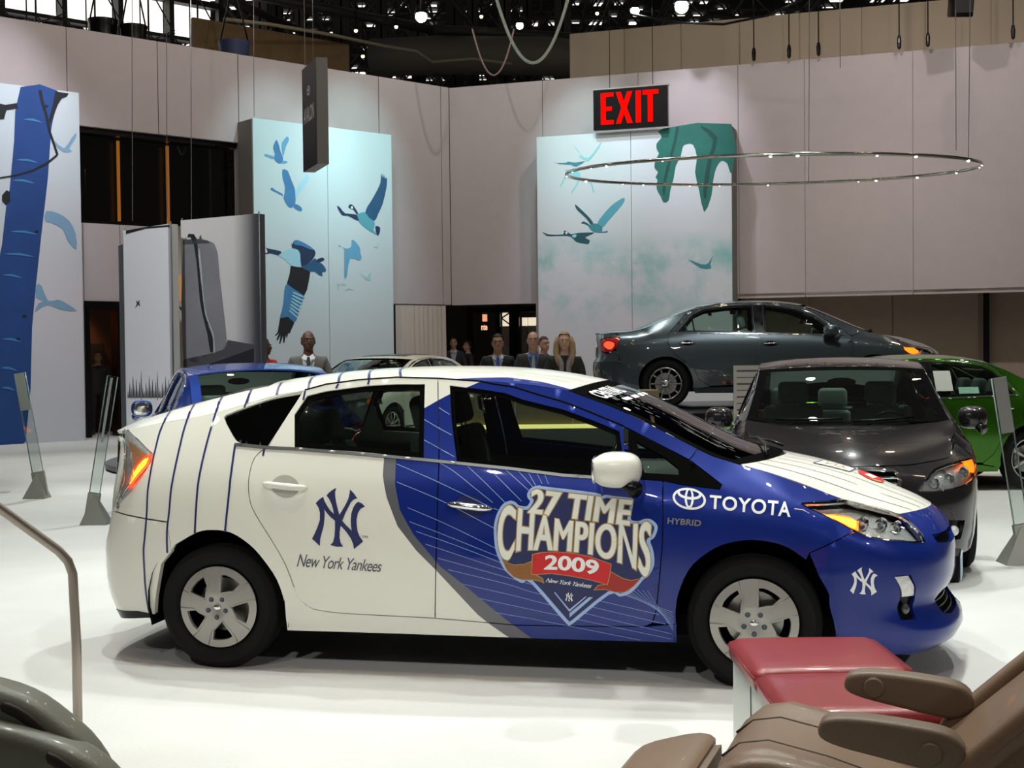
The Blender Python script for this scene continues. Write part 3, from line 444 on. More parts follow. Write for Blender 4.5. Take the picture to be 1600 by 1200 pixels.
ART = {"gooseL":[["mid",[[5.3,6.254],[5.361,6.145],[5.373,6.058],[5.335,5.959],[5.357,5.854],[5.289,5.774],[5.21,5.755],[5.149,5.803],[5.138,5.89],[5.195,6.023],[5.233,6.158],[5.271,6.24]]],["lt",[[5.02,6.36],[5.111,6.273],[5.163,6.181],[5.155,6.027],[5.128,5.909],[5.064,6.122],[4.992,6.25],[4.981,6.311]]],["lt",[[5.581,5.928],[5.591,5.893],[5.406,5.841],[5.357,5.854],[5.366,5.896],[5.522,5.925]]],["lt",[[5.149,5.82],[5.039,5.821],[5.03,5.788],[5.15,5.76]]],["mid",[[5.152,5.63],[5.146,5.424],[5.098,5.289],[5.111,5.115],[5.133,5.01],[5.046,4.86],[4.946,4.814],[4.843,4.925],[4.84,5.099],[4.858,5.255],[4.926,5.406],[4.984,5.54],[5.033,5.623]]],["pale",[[4.527,5.577],[4.651,5.462],[4.776,5.296],[4.835,5.169],[4.832,4.996],[4.738,5.142],[4.613,5.308],[4.509,5.438],[4.496,5.545]]],["mid",[[5.457,5.193],[5.417,5.222],[5.339,5.176],[5.161,5.103],[5.172,5.067],[5.32,5.126],[5.428,5.161]]],["mid",[[4.864,4.906],[4.743,4.88],[4.673,4.814],[4.694,4.76],[4.785,4.772],[4.885,4.835]]],["navy",[[5.695,3.908],[5.643,3.942],[5.573,3.914],[5.243,3.866],[5.22,3.826],[5.28,3.771],[5.481,3.805],[5.576,3.79],[5.693,3.796]]],["pale",[[5.28,3.771],[5.22,3.826],[5.074,3.905],[4.929,3.942],[4.808,3.916],[4.737,3.814],[4.717,3.563],[4.815,3.539],[4.984,3.564],[5.079,3.655],[5.197,3.723]]],["navy",[[4.951,4.067],[4.941,3.942],[4.808,3.916],[4.737,3.814],[4.717,3.563],[4.494,3.656],[4.368,3.787],[4.353,3.904],[4.488,4.004],[4.683,4.09],[4.829,4.125],[4.902,4.09],[4.928,4.015]]],["deep",[[4.714,3.559],[4.494,3.651],[4.363,3.745],[4.307,3.684],[4.171,3.625],[4.085,3.522],[4.086,3.458],[4.187,3.433],[4.163,3.36],[4.25,3.368],[4.373,3.448],[4.483,3.441],[4.644,3.503]]],["navy",[[4.332,3.693],[4.244,3.75],[4.143,3.764],[4.119,3.712],[4.22,3.666],[4.283,3.653]]],["black",[[4.984,3.56],[5.011,3.386],[5.087,3.165],[4.944,3.075],[4.654,2.913],[4.578,3.041],[4.526,3.233],[4.485,3.439],[4.644,3.499],[4.717,3.534],[4.815,3.535]]],["mid",[[5.087,3.161],[5.15,3.028],[5.178,2.778],[5.23,2.548],[5.268,2.423],[5.076,2.446],[4.908,2.326],[4.833,2.448],[4.781,2.659],[4.654,2.909],[4.944,3.071]]],["black",[[5.268,2.419],[5.307,2.236],[5.333,2.111],[5.405,2.039],[5.382,2.028],[5.297,2.091],[5.371,1.946],[5.336,1.935],[5.262,2.049],[5.301,1.862],[5.278,1.852],[5.203,2.029],[5.194,1.872],[5.169,1.883],[5.131,2.049],[5.108,1.966],[5.07,2.091],[5.034,2.081],[4.911,2.318],[5.076,2.442]]],["deep",[[2.548,5.771],[2.517,5.666],[2.499,5.762],[2.468,5.657],[2.443,5.753],[2.435,5.646],[2.385,5.677],[2.398,5.46],[2.51,5.075],[2.645,4.825],[2.762,4.657],[3.002,4.843],[2.836,5.107],[2.669,5.36],[2.568,5.555]]],["teal",[[3.002,4.838],[2.766,4.654],[2.748,4.551],[2.782,4.442],[2.653,4.342],[2.783,4.375],[3.008,4.483],[3.167,4.608],[3.228,4.763],[3.163,4.807]]],["navy",[[3.761,4.94],[3.668,4.894],[3.545,4.783],[3.244,4.775],[3.173,4.634],[3.325,4.678],[3.482,4.734],[3.608,4.727],[3.701,4.813]]],["navy",[[3.463,4.933],[3.415,4.994],[3.336,4.981],[3.258,4.894],[3.195,4.805],[3.237,4.784],[3.322,4.876],[3.401,4.898]]],["lt",[[3.381,4.199],[3.27,4.152],[3.16,4.024],[3.146,3.892],[3.116,3.813],[3.181,3.731],[3.435,3.774],[3.521,3.375],[3.6,3.36],[3.589,3.979],[3.73,4.025],[3.713,4.065],[3.558,3.993],[3.399,4.04]]],["mint",[[2.788,4.081],[2.69,4.072],[2.623,4.209],[2.674,4.04],[2.788,4.054]]],["mint",[[3.17,3.452],[2.994,3.365],[2.863,3.489],[2.882,3.301],[2.979,3.298]]],["mint",[[3.79,3.21],[3.762,3.027],[3.728,3.185],[3.555,3.216],[3.572,3.15],[3.697,3.181]]],["mint",[[3.621,3.017],[3.494,3.112],[3.336,3.063],[3.478,3.073]]]],"gooseL1":[["white",[[5.678,3.848],[5.609,3.918],[5.563,3.853],[5.587,3.81]]],["mid",[[4.902,4.09],[4.829,4.125],[4.683,4.09],[4.488,4.004],[4.378,3.924],[4.538,3.949],[4.709,4.004],[4.879,4.018]]],["pale",[[4.916,2.992],[4.655,2.892],[4.665,2.867],[4.927,2.96]]],["pale",[[4.934,2.925],[4.684,2.818],[4.695,2.793],[4.944,2.894]]],["pale",[[4.951,2.859],[4.714,2.744],[4.725,2.719],[4.961,2.827]]],["pale",[[4.968,2.792],[4.744,2.67],[4.754,2.645],[4.978,2.76]]],["pale",[[4.985,2.726],[4.774,2.596],[4.784,2.571],[4.996,2.694]]],["pale",[[5.003,2.659],[4.804,2.522],[4.814,2.497],[5.013,2.628]]],["pale",[[5.02,2.593],[4.833,2.448],[4.843,2.423],[5.03,2.561]]],["white",[[3.4,4.937],[3.352,4.961],[3.334,4.91],[3.379,4.891]]],["navy",[[2.732,4.539],[2.601,4.519],[2.62,4.384],[2.686,4.34]]]],"gooseR":[["tpale",[[3.38,6.413],[3.501,6.289],[3.597,6.155],[3.742,6.099],[3.914,6.276],[4.06,6.449],[3.998,6.306],[3.852,6.14],[3.742,6.018],[3.645,6.058],[3.5,6.149],[3.573,6.168],[3.489,6.266]]],["teal2",[[2.91,6.049],[3.008,6.02],[3.205,6.013],[3.254,6.039],[3.425,6.005],[3.669,6.022],[3.448,5.906],[3.327,5.959],[3.057,5.989]]],["tpale",[[3.052,5.48],[3.227,5.8],[3.154,5.851],[3.448,5.835],[3.568,5.642],[3.345,5.313],[3.333,5.349],[3.494,5.599],[3.251,5.729],[3.101,5.501]]],["tpale",[[3.592,5.617],[3.713,5.634],[3.81,5.559],[3.88,5.298],[3.844,5.3],[3.785,5.513]]],["teal",[[4.587,5.136],[4.574,5.032],[4.405,4.831],[4.187,4.608],[4.065,4.473],[3.945,4.571],[4.068,4.753],[4.262,4.954],[4.455,5.084]]],["tdark",[[3.42,5.039],[3.609,4.867],[3.777,4.695],[3.848,4.575],[3.776,4.567],[3.68,4.7],[3.511,4.859],[3.439,4.945]]],["teal2",[[3.727,4.534],[3.848,4.571],[3.94,4.567],[4.06,4.469],[4.064,4.38],[4.185,4.398],[4.16,4.353],[3.871,4.373],[3.774,4.45]]],["tdark",[[3.557,4.588],[3.618,4.637],[3.751,4.556],[3.734,4.526],[3.63,4.585]]],["tdark",[[2.62,4.433],[2.768,4.368],[3.114,4.354],[3.139,4.44],[3.213,4.425],[3.31,4.351],[3.482,4.375],[3.866,4.369],[3.724,4.3],[3.651,4.256],[3.76,4.193],[3.723,4.112],[3.601,4.128],[3.431,4.17],[3.31,4.292],[3.113,4.323],[2.768,4.327],[2.669,4.376]]],["leaf",[[5.516,6.658],[5.445,6.525],[5.468,6.455],[5.35,6.325],[5.358,6.186],[5.404,6.092],[5.323,5.959],[5.298,5.777],[5.381,5.68],[5.32,5.569],[5.366,5.497],[5.341,5.315],[5.433,5.127],[5.502,4.986],[5.619,5.026],[5.658,5.253],[5.74,5.524],[5.788,5.795],[5.906,6.017],[5.954,6.219],[6.047,6.273],[6.185,6.251],[6.274,5.95],[6.226,5.634],[6.315,5.22],[6.426,4.724],[6.588,5.071],[6.637,5.431],[6.707,5.699],[6.822,5.851],[6.957,5.775],[7.051,5.553],[7.054,6.657]]],["teal2",[[6.049,3.681],[6.348,3.557],[6.509,3.575],[6.624,3.753],[6.554,3.551],[6.576,3.459],[6.347,3.466]]],["mist",[[4.752,3.817],[5.094,3.981],[5.564,3.996],[6.121,3.998],[6.625,3.889],[7.069,3.625],[7.067,2.688],[6.617,2.744],[6.249,2.647],[5.832,2.67],[5.742,3.049],[5.651,3.235],[5.462,3.01],[5.274,3.015],[5.136,3.388],[4.748,3.446]]],["mist",[[3.161,3.306],[3.507,3.625],[3.897,3.753],[4.284,3.879],[4.714,3.818],[4.71,3.378],[4.518,3.267],[4.136,3.465],[3.844,3.333],[3.793,3.053],[3.452,3.015],[3.207,3.068]]]],"gooseR1":[["white",[[3.176,4.415],[3.218,4.418],[3.232,4.378],[3.187,4.356]]],["tpale",[[3.334,4.315],[3.42,4.347],[3.444,4.299],[3.383,4.266]]],["leafd",[[5.865,6.649],[5.792,6.297],[5.577,5.532],[5.527,5.168],[5.481,5.262],[5.555,5.717],[5.746,6.346],[5.795,6.644]]],["leafd",[[6.417,6.645],[6.735,6.375],[6.594,5.841],[6.474,5.031],[6.406,5.216],[6.526,5.935],[6.643,6.336],[6.371,6.625]]]],"tree":[["trunk",[[10.85,6.682],[10.99,5.666],[11.091,4.765],[11.156,4.464],[11.253,3.723],[11.333,3.269],[11.471,1.61],[11.551,-0.045],[10.885,0.038],[10.722,2.181],[10.561,3.537],[10.475,4.206],[10.36,5.061],[10.281,5.953],[10.2,6.289],[10.142,6.697]]],["haze",[[10.223,5.741],[10.039,5.612],[9.883,5.835],[9.793,5.93],[9.808,5.83],[9.938,5.621],[9.876,5.578],[10.04,5.539],[10.224,5.668]]],["haze",[[10.41,4.392],[10.187,4.369],[9.965,4.236],[9.843,3.997],[9.836,3.689],[10.01,3.866],[10.093,4.069],[10.315,4.179],[10.438,4.208]]],["haze",[[10.621,2.991],[10.523,2.97],[10.406,2.693],[10.22,2.721],[10.033,2.639],[9.846,2.506],[10.161,2.526],[10.371,2.609],[10.531,2.57],[10.667,2.471],[10.591,2.642],[10.492,2.692],[10.638,2.75]]]],"tree0":[["tshade",[[11.58,6.591],[11.713,-0.036],[11.562,-0.045],[11.471,1.61]]]],"tree1":[["black",[[10.518,6.657],[10.47,6.433],[10.398,6.201],[10.342,5.904],[10.257,5.67],[10.193,5.47],[10.151,5.486],[10.216,5.687],[10.294,5.922],[10.35,6.218],[10.416,6.453],[10.458,6.676]]],["black",[[10.184,5.491],[10.403,5.306],[10.671,5.152],[10.969,5.039],[11.5,4.911],[11.497,4.888],[10.964,5.01],[10.657,5.114],[10.381,5.272],[10.161,5.465]]],["black",[[10.192,6.678],[9.93,6.674],[9.969,6.608],[10.07,6.559],[10.147,6.429],[10.226,6.226],[10.304,6.035],[10.327,6.118],[10.247,6.405]]],["black",[[11.528,6.317],[11.236,6.327],[11.143,6.314],[10.928,6.374],[10.906,6.282],[11.121,6.222],[11.171,6.051],[11.534,5.988]]],["black",[[11.235,4.636],[11.15,4.737],[11.092,4.706],[11.083,4.528],[11.168,4.463],[11.237,4.529]]],["bark",[[10.814,6.077],[10.632,6.121],[10.451,6.056],[10.633,6.073]]],["bark",[[10.961,5.311],[10.75,5.354],[10.539,5.288],[10.751,5.306]]],["bark",[[11.052,4.923],[10.83,4.964],[10.608,4.897],[10.831,4.916]]],["bark",[[11.106,3.967],[10.837,4.006],[10.566,3.935],[10.838,3.958]]],["bark",[[11.233,3.546],[10.935,3.582],[10.635,3.51],[10.936,3.534]]],["bark",[[11.264,3.153],[11.074,3.182],[10.885,3.105],[11.075,3.135]]],["bark",[[11.3,1.965],[11.104,1.988],[10.908,1.904],[11.105,1.941]]],["bark",[[11.334,1.43],[11.168,1.452],[11.003,1.365],[11.169,1.404]]],["bark",[[11.318,1.061],[11.187,1.082],[11.058,0.995],[11.188,1.034]]],["black",[[10.911,2.396],[10.862,2.427],[10.814,2.397],[10.863,2.367]]],["black",[[10.65,3.991],[10.6,4.024],[10.552,3.996],[10.602,3.964]]],["black",[[10.962,1.04],[10.913,1.069],[10.865,1.038],[10.914,1.009]]],["black",[[11.039,1.964],[10.991,1.994],[10.943,1.964],[10.992,1.934]]],["black",[[10.42,6.373],[10.37,6.409],[10.322,6.384],[10.371,6.349]]]],"rb":[["case",[[0.044,3.002],[0.159,3.017],[0.513,3.019],[0.599,2.951],[0.64,2.834],[0.656,2.624],[0.713,2.203],[0.762,1.805],[0.716,1.69],[0.482,1.644],[0.01,1.58]]],["casedark",[[0.009,1.505],[0.01,1.569],[0.482,1.636],[0.716,1.684],[0.782,1.8],[1.228,1.736],[1.213,1.695],[0.42,1.503],[0.386,1.281],[0.003,1.28]]],["black",[[0.423,1.499],[1.213,1.691],[1.204,1.283],[0.392,1.281]]]],"rb1":[["black",[[0.116,3.094],[0.146,3.134],[0.236,3.125],[0.285,3.063],[0.31,2.85],[0.342,2.595],[0.38,2.297],[0.405,2.127],[0.489,1.956],[0.544,1.808],[0.535,1.661],[0.483,1.657],[0.443,1.873],[0.361,2.128],[0.321,2.299],[0.273,2.788],[0.233,3.002],[0.175,3.09]]],["casel",[[0.304,2.85],[0.335,2.933],[0.372,2.593],[0.407,2.212],[0.49,1.999],[0.552,1.871],[0.57,1.66],[0.541,1.66],[0.528,1.85],[0.446,1.999],[0.374,2.297]]],["casedark",[[0.046,3.066],[0.338,3.06],[0.479,3.031],[0.513,3.004],[0.337,3.007],[0.044,3.008]]],["casedark",[[0.324,3.071],[0.354,3.112],[0.373,3.058]]]],"lb":[["case",[[0.041,1.08],[0.057,1.168],[0.066,1.159],[0.085,1.08]]],["casedark",[[0.083,1.08],[0.103,1.279],[0.111,1.259],[0.127,1.081]]],["case",[[0.125,1.081],[0.143,1.213],[0.151,1.2],[0.168,1.082]]],["casedark",[[0.166,1.082],[0.189,1.367],[0.197,1.339],[0.21,1.082]]],["case",[[0.208,1.082],[0.226,1.236],[0.234,1.221],[0.251,1.083]]],["casedark",[[0.249,1.083],[0.271,1.324],[0.278,1.3],[0.292,1.084]]],["case",[[0.29,1.084],[0.307,1.193],[0.315,1.182],[0.333,1.084]]],["casedark",[[0.331,1.084],[0.351,1.292],[0.359,1.271],[0.374,1.085]]],["case",[[0.372,1.085],[0.396,1.412],[0.404,1.379],[0.415,1.086]]],["casedark",[[0.413,1.086],[0.43,1.216],[0.438,1.203],[0.456,1.086]]],["case",[[0.453,1.086],[0.469,1.173],[0.477,1.165],[0.496,1.087]]],["casedark",[[0.494,1.087],[0.513,1.282],[0.521,1.263],[0.536,1.088]]],["case",[[0.534,1.088],[0.551,1.218],[0.559,1.205],[0.577,1.088]]],["casedark",[[0.574,1.088],[0.597,1.369],[0.604,1.341],[0.617,1.089]]],["case",[[0.614,1.089],[0.632,1.24],[0.64,1.225],[0.656,1.09]]],["casedark",[[0.654,1.089],[0.675,1.326],[0.683,1.303],[0.696,1.09]]],["case",[[0.694,1.09],[0.71,1.198],[0.718,1.187],[0.736,1.091]]],["casedark",[[0.734,1.091],[0.753,1.295],[0.761,1.274],[0.775,1.091]]],["case",[[0.773,1.091],[0.797,1.413],[0.804,1.381],[0.815,1.092]]],["casedark",[[0.813,1.092],[0.829,1.221],[0.837,1.208],[0.854,1.093]]],["case",[[0.852,1.093],[0.867,1.178],[0.875,1.17],[0.893,1.093]]],["casedark",[[0.891,1.093],[0.91,1.285],[0.917,1.266],[0.932,1.094]]],["case",[[0.93,1.094],[0.946,1.222],[0.954,1.209],[0.971,1.095]]],["casedark",[[0.969,1.095],[0.99,1.371],[0.997,1.343],[1.01,1.095]]],["case",[[1.008,1.095],[1.025,1.244],[1.032,1.229],[1.048,1.096]]],["casedark",[[1.046,1.096],[1.066,1.329],[1.073,1.306],[1.087,1.096]]],["casedark",[[0.291,2.337],[0.346,2.304],[0.394,2.333],[0.384,2.299],[0.408,2.241],[0.358,2.271],[0.27,2.231],[0.324,2.283]]],["black",[[0.078,3.236],[0.077,3.188],[0.569,3.221],[1.145,3.203],[1.154,3.224],[0.654,3.241]]]]}
# ---------------------------------------------------------------- car building kit
class Loft:
    """top skin between a side rail U and the centre line K: (t 0..1 along the car, v 0..2 across)"""
    def __init__(s, U, K, p=2.2, front=None, q=2.0):
        def par(P):
            P = np.array(P, float); d = np.concatenate([[0], np.cumsum(np.linalg.norm(np.diff(P, axis=0), axis=1))]); d /= d[-1]
            return [crv(list(zip(d, P[:, i]))) for i in range(3)]
        s.U = par(U); s.K = par(K); s.p = p; s.front = front; s.q = q
    def __call__(s, t, v):
        t = np.clip(np.asarray(t, float), -.0, 1.0); v = np.asarray(v, float); m = v > 1; vv = np.where(m, 2-v, v)
        u = [f(t) for f in s.U]; k = [f(t) for f in s.K]
        x = u[0]+(k[0]-u[0])*(1-(1-vv)**s.q); y = u[1]*(1-vv); z = u[2]+(k[2]-u[2])*(1-(1-np.clip(vv, 0, 1))**s.p)
        P = np.stack([x, y, z], -1)
        if s.front is not None:
            one = t*0+1; u1 = [f(one) for f in s.U]; k1 = [f(one) for f in s.K]
            P1 = np.stack([u1[0]+(k1[0]-u1[0])*(1-(1-vv)**s.q), u1[1]*(1-vv), u1[2]+(k1[2]-u1[2])*(1-(1-np.clip(vv, 0, 1))**s.p)], -1)
            P = P+(s.front(vv)-P1)*(t**2.5)[..., None]
        P[..., 1] = np.where(m, -P[..., 1], P[..., 1])
        return P
def rect(t0, v0, t1, v1): return [(t0, v0), (t1, v0), (t1, v1), (t0, v1)]
def wheel(parent, x, side, R, rim, y, width, style, cover=SILVER, steer=0):
    s = side; k = -1 if s > 0 else 1
    rt_ = math.pi if s > 0 else 0
    def place(o):
        o.location = (x, y*s, R); o.rotation_euler = (0, 0, rt_+steer); return o
    W = width/2; prof = [(rim-.012, W*.5), (rim-.004, -W*.55), (rim+.012, -W*.8), (rim+.03, -W*.97), (rim+.06, -W), ((R+rim)/2+.02, -W*1.0), (R-.03, -W*.93), (R-.008, -W*.78), (R, -W*.55)]
    for i in range(-2, 3):
        prof += [(R, i*W*.2-.006), (R-.008, i*W*.2-.004), (R-.008, i*W*.2+.004), (R, i*W*.2+.006)]
    prof += [(R-.008, W*.78), (R-.03, W*.93), (rim+.02, W*.9), (rim-.012, W*.5)]
    t = place(lathe('tyre', prof, RUBBER, parent, 56, sharp=50))
    lathe('wheel_rim', [(.03, W*.2), (rim*.5, W*.25), (rim*.93, W*.4), (rim*.97, W*.0), (rim*.95, -W*.5), (rim, -W*.72)], MATTE, t, 40)
    lathe('brake_disc', [(.03, 0.0), (rim*.66, 0.0), (rim*.66, .02), (.03, .02)], STEEL, t, 32)
    Y0 = -W*.72
    if style == 'cover':
        def G(a, b):
            r = np.hypot(a, b); yy = Y0-.012-.022*(1-(r/rim)**2)+.03*np.clip((.30-r/rim)/.3, 0, 1)**2
            return np.stack([a, yy, b], -1)
        out = [(rim*1.0*math.cos(i*PI/30), rim*1.0*math.sin(i*PI/30)) for i in range(60)]
        holes = []; ridges = []
        for i in range(5):
            a0 = math.radians(18+72*i)+math.radians(0)
            pt = lambda r, d: (rim*r*math.cos(a0+math.radians(d)), rim*r*math.sin(a0+math.radians(d)))
            holes.append([pt(.80, 64)]+[pt(.82, 64-j*7.5) for j in range(1, 6)]+[pt(.58, 27), pt(.50, 36), pt(.38, 56), pt(.60, 62)])
            ridges.append([pt(.99, 66), pt(.80, 68), pt(.36, 60), pt(.50, 33), pt(.60, 22), pt(.99, 20)])
        c = panel('wheel_cover', G, [out]+holes, cover, t, step=.03, flange=.018)
        for rd in ridges:
            P = np.array(rd); X = G(P[:, 0], P[:, 1]); tube('spoke_ridge', [tuple(q) for q in X-np.array([0, .001, 0])], .0028, cover, t, 5)
        for i in range(5):
            a = math.radians(54+72*i); r = .05; q = G(np.array([r*math.cos(a)]), np.array([r*math.sin(a)]))[0]
            lathe('lug_nut', [(0, -.004), (.007, -.004), (.009, 0), (.009, .004), (.013, .003), (.0135, .008)], CHROME if i % 1 else GREYP, t, 10, c=(q[0], q[1]-.004, q[2]))
        ellipsoid('centre_badge', (0, Y0-.028, 0), (.020, .004, .014), CHROME, t, n=12)
    else:
        n = 10 if style == 'ten' else 7
        bm = bmesh.new()
        for i in range(n):
            a = 2*PI*i/n
            m3 = Matrix.Rotation(-a, 3, 'Y')
            bbox(bm, m3 @ Vector((rim*.54, Y0-.012, 0)), (rim*.84, .022, .026 if n == 10 else .034), .006, 1, m3)
        V, F = lathe_vf([(rim*.9, Y0+.02), (rim*.92, Y0-.01), (rim*1.0, Y0-.012), (rim*1.01, Y0)], 40)
        o = bobj('alloy_spokes', bm, ALLOY, t, 40)
        mobj('rim_lip', V, F, ALLOY, t, True)
        lathe('hub_cap', [(0, Y0-.035), (.03, Y0-.034), (.05, Y0-.026), (.062, Y0-.005)], ALLOY, t, 24)
    return t
def seat(parent, x, y, z, w, m, hr=True, tilt=14, h=.56, posts=True):
    rot = Matrix.Rotation(math.radians(-tilt), 3, 'Y')
    s = box('seat_cushion', (x+.22, y, z), (.52, w, .16), m, parent, .05, 3)
    box('seat_back', tuple(Vector((x-.05, y, z+.04))+rot @ Vector((0, 0, h/2))), (.14, w, h), m, s, .05, 3, rot)
    if hr:
        p = Vector((x-.05, y, z+.04))+rot @ Vector((0, 0, h+.11))
        box('headrest', tuple(p), (.11, min(w, .27), .19), m, s, .045, 3, rot)
        for d in (-.05, .05): tube('headrest_post', [p+rot @ Vector((0, d, -.15)), p+rot @ Vector((0, d, -.05))], .006, CHROME, s, 6)
    return s
def steering(parent, x, y, z):
    pts = [(x+.10*math.cos(a)*.42-.0, y+.185*math.sin(a), z+.17*math.cos(a)) for a in [2*PI*i/28 for i in range(28)]]
    o = tube('steering_wheel', pts, .014, BLACK, parent, 8, True)
    box('steering_hub', (x, y, z), (.05, .14, .1), BLACK, o, .02, 2, Matrix.Rotation(-.4, 3, 'Y'))
    tubes('steering_spokes', [([(x, y-.17, z), (x, y+.17, z)], .01), ([(x, y, z), (x-.03, y, z-.16)], .01)], BLACK, o)
def mirror(parent, p, side, m, size=(.10, .20, .135), arm=.13, armm=BLACK, foot=None):
    x, y, z = p; y *= side
    o = ellipsoid('door_mirror', (x, y, z), (size[0]*.75, size[1]*.56, size[2]*.56), m, parent, n=28, power=.75)
    b = ellipsoid('mirror_glass', (x-size[0]*.66, y, z), (.012, size[1]*.46, size[2]*.44), CHROME, o, n=20, power=.7)
    f = foot or (x+.1, y-side*arm, z-.085)
    V, F = tube_vf([(x+.01, y-side*.03, z-.04), (x+.05, (y+f[1])/2, (z-.05+f[2])/2), f], [.035, .028, .04], 10)
    mobj('mirror_arm', V, F, armm, o, True)
    return o
def lamp_bowls(parent, pts, r, dirn):
    for p in pts:
        q = Vector(dirn).normalized().to_track_quat('-Y', 'Z').to_matrix().to_4x4(); q.translation = Vector(p)
        V, F = lathe_vf([(0.004, .03), (r*.35, .032), (r*.7, .015), (r, -.01), (r*1.05, -.006)], 18); V = [q @ Vector(v) for v in V]
        mobj('reflector_bowl', V, F, CHROME, parent, True)
        V, F = lathe_vf([(0, -.012), (r*.2, -.009), (r*.3, .005), (r*.3, .03)], 12); V = [q @ Vector(v) for v in V]
        mobj('lamp_bulb', V, F, LENSBK, parent, True)
def arch_pts(cx, cz, r, a0, a1, n=14):
    return [(cx+r*math.cos(math.radians(a0+(a1-a0)*i/n)), cz+r*math.sin(math.radians(a0+(a1-a0)*i/n))) for i in range(n+1)]
def inner_body(root, S, wx, R, belt_in=-.045, cab=(-.5, 2.4), dark=MATTE, beltz=.93, rear=-.6, nose=3.4):
    # floor pan, wheel housings, inner door skins, bulkheads: what one sees through gaps and glass
    box('floor_pan', ((rear+nose)/2, 0, .27), (nose-rear, 1.42, .1), dark, root)
    for xw in (0, wx):
        for s in (-1, 1):
            V = []; F = []; n = 16
            for i in range(n+1):
                a = PI*i/n*1.2-.3
                for yy in (.50, .845): V.append((xw+(R+.075)*math.cos(a), s*yy, R+.02+(R+.075)*math.sin(a)))
            for i in range(n): F.append((2*i, 2*i+1, 2*i+3, 2*i+2))
            V.append((xw, s*.5, R)); k = len(V)-1
            for i in range(n): F.append((2*i, 2*i+2, k))
            mobj('wheel_housing', V, F, dark, root, True)
    for s in (-1, 1):
        panel('inner_door_skin', S, [[(cab[0]+.98, .34), (cab[1]-.15, .34), (cab[1]-.1, beltz), ((cab[0]+cab[1])/2, beltz+.07), (cab[0]+.5, beltz+.14), (cab[0]+.55, .78)]], TRIMG, root, .12, 0, off=belt_in, side=s)
def glass_lay(root, S, loop, m, parent, side, off=-.012):
    return panel('window_glass', S, [loop], m, parent, .07, 0, off, side)
# ---------------------------------------------------------------- the wrapped hatchback in front
NYPX = [(445,208),(465,265),(500,330),(545,395),(590,438),(580,380),(560,310),(530,245),(490,192),(520,155),(565,118),(620,88),(602,140),(605,200),(620,290),(645,390),(663,452),(700,390),(745,310),(780,230),(795,150),(797,110),(850,165),(897,230),(850,245),(815,280),(780,350),(740,430),(700,530),(750,590),(800,640),(823,668),(815,600),(812,520),(820,430),(845,350),(885,290),(915,278),(960,300),(998,340),(940,370),(905,430),(888,520),(892,600),(900,670),(925,740),(972,810),(910,865),(848,915),(840,850),(810,770),(750,680),(680,598),(665,680),(662,760),(675,830),(708,880),(620,882),(537,860),(575,820),(595,740),(603,640),(605,530),(550,485),(500,430),(462,375),(468,430),(466,500),(455,600),(430,690),(405,780),(398,875),(345,820),(297,775),(330,710),(370,620),(405,520),(405,420),(385,350),(348,295),(395,245)]
HALO = [(773,832),(774,815),(779,799),(787,787),(797.5,782),(806,783.6),(812.7,789),(823.5,790.6),(827.3,788),(830,782.5),(825.7,777),(825.7,769.5),(832,762),(843,758.7),(851.7,760.3),(895,765),(937,770.6),(941.6,774.4),(949,772.8),(964.3,775),(988,777.6),(991.4,782.5),(989.3,798.8),(988,810.7),(999,812.8),(1008.8,809.6),(1019.6,810.7),(1028.8,821.5),(1024,837.8),(1017.4,844),(1021.8,858),(1023.4,880),(1015,898),(1006.7,904),(997,916),(985,926.5),(970,931),(953.5,928),(898,973),(892,974.5),(886,973),(832,910),(818.5,910),(805,902.5),(791.5,890.5),(784,878.5),(782.3,874),(775.8,858)]
HALO_IN = [(777.5,832),(778.5,816),(783,801),(790,791.5),(798,787),(805,788.5),(811.5,794),(825,796),(831,791),(836,781),(830.5,775),(830.5,770.5),(835,765.5),(844,763.3),(851,765),(895,769.8),(935,775.2),(941.6,780),(949.5,777.6),(964,779.8),(984,782.3),(986.3,784.5),(984.5,799),(983,814.5),(1000,817.8),(1009.5,814.2),(1017.5,815.3),(1023.7,823),(1019.8,834.5),(1011.5,843),(1017,859),(1018.5,879),(1011,895),(1003,900.5),(993.5,912.5),(983,922),(969.5,926),(952,923),(896,968),(892,969.3),(889,968),(834.5,905.2),(819.5,905.2),(807.5,898.5),(795,887),(787.5,875.5),(786.5,872),(780.2,856)]
BAN = [(835,865),(850,862),(871,861),(895,862.7),(925,868.7),(957,880),(955.5,893),(951,911.5),(925,904),(895,898),(865,894),(838,895.7),(833.5,895)]
TL = [(833.5,876),(821.5,880.7),(805,882),(788.5,876),(794.5,889),(805,899.5),(818.5,904),(835,904),(847,906),(851.5,908.5),(850,902.5),(839.5,897),(833.5,895)]
TR = [(956.5,892),(974.5,902.5),(988,906),(1001.5,903),(991,914.5),(977.5,923.5),(964,923.5),(947.5,919),(931.7,919.7),(937,913.7),(951,911.8)]
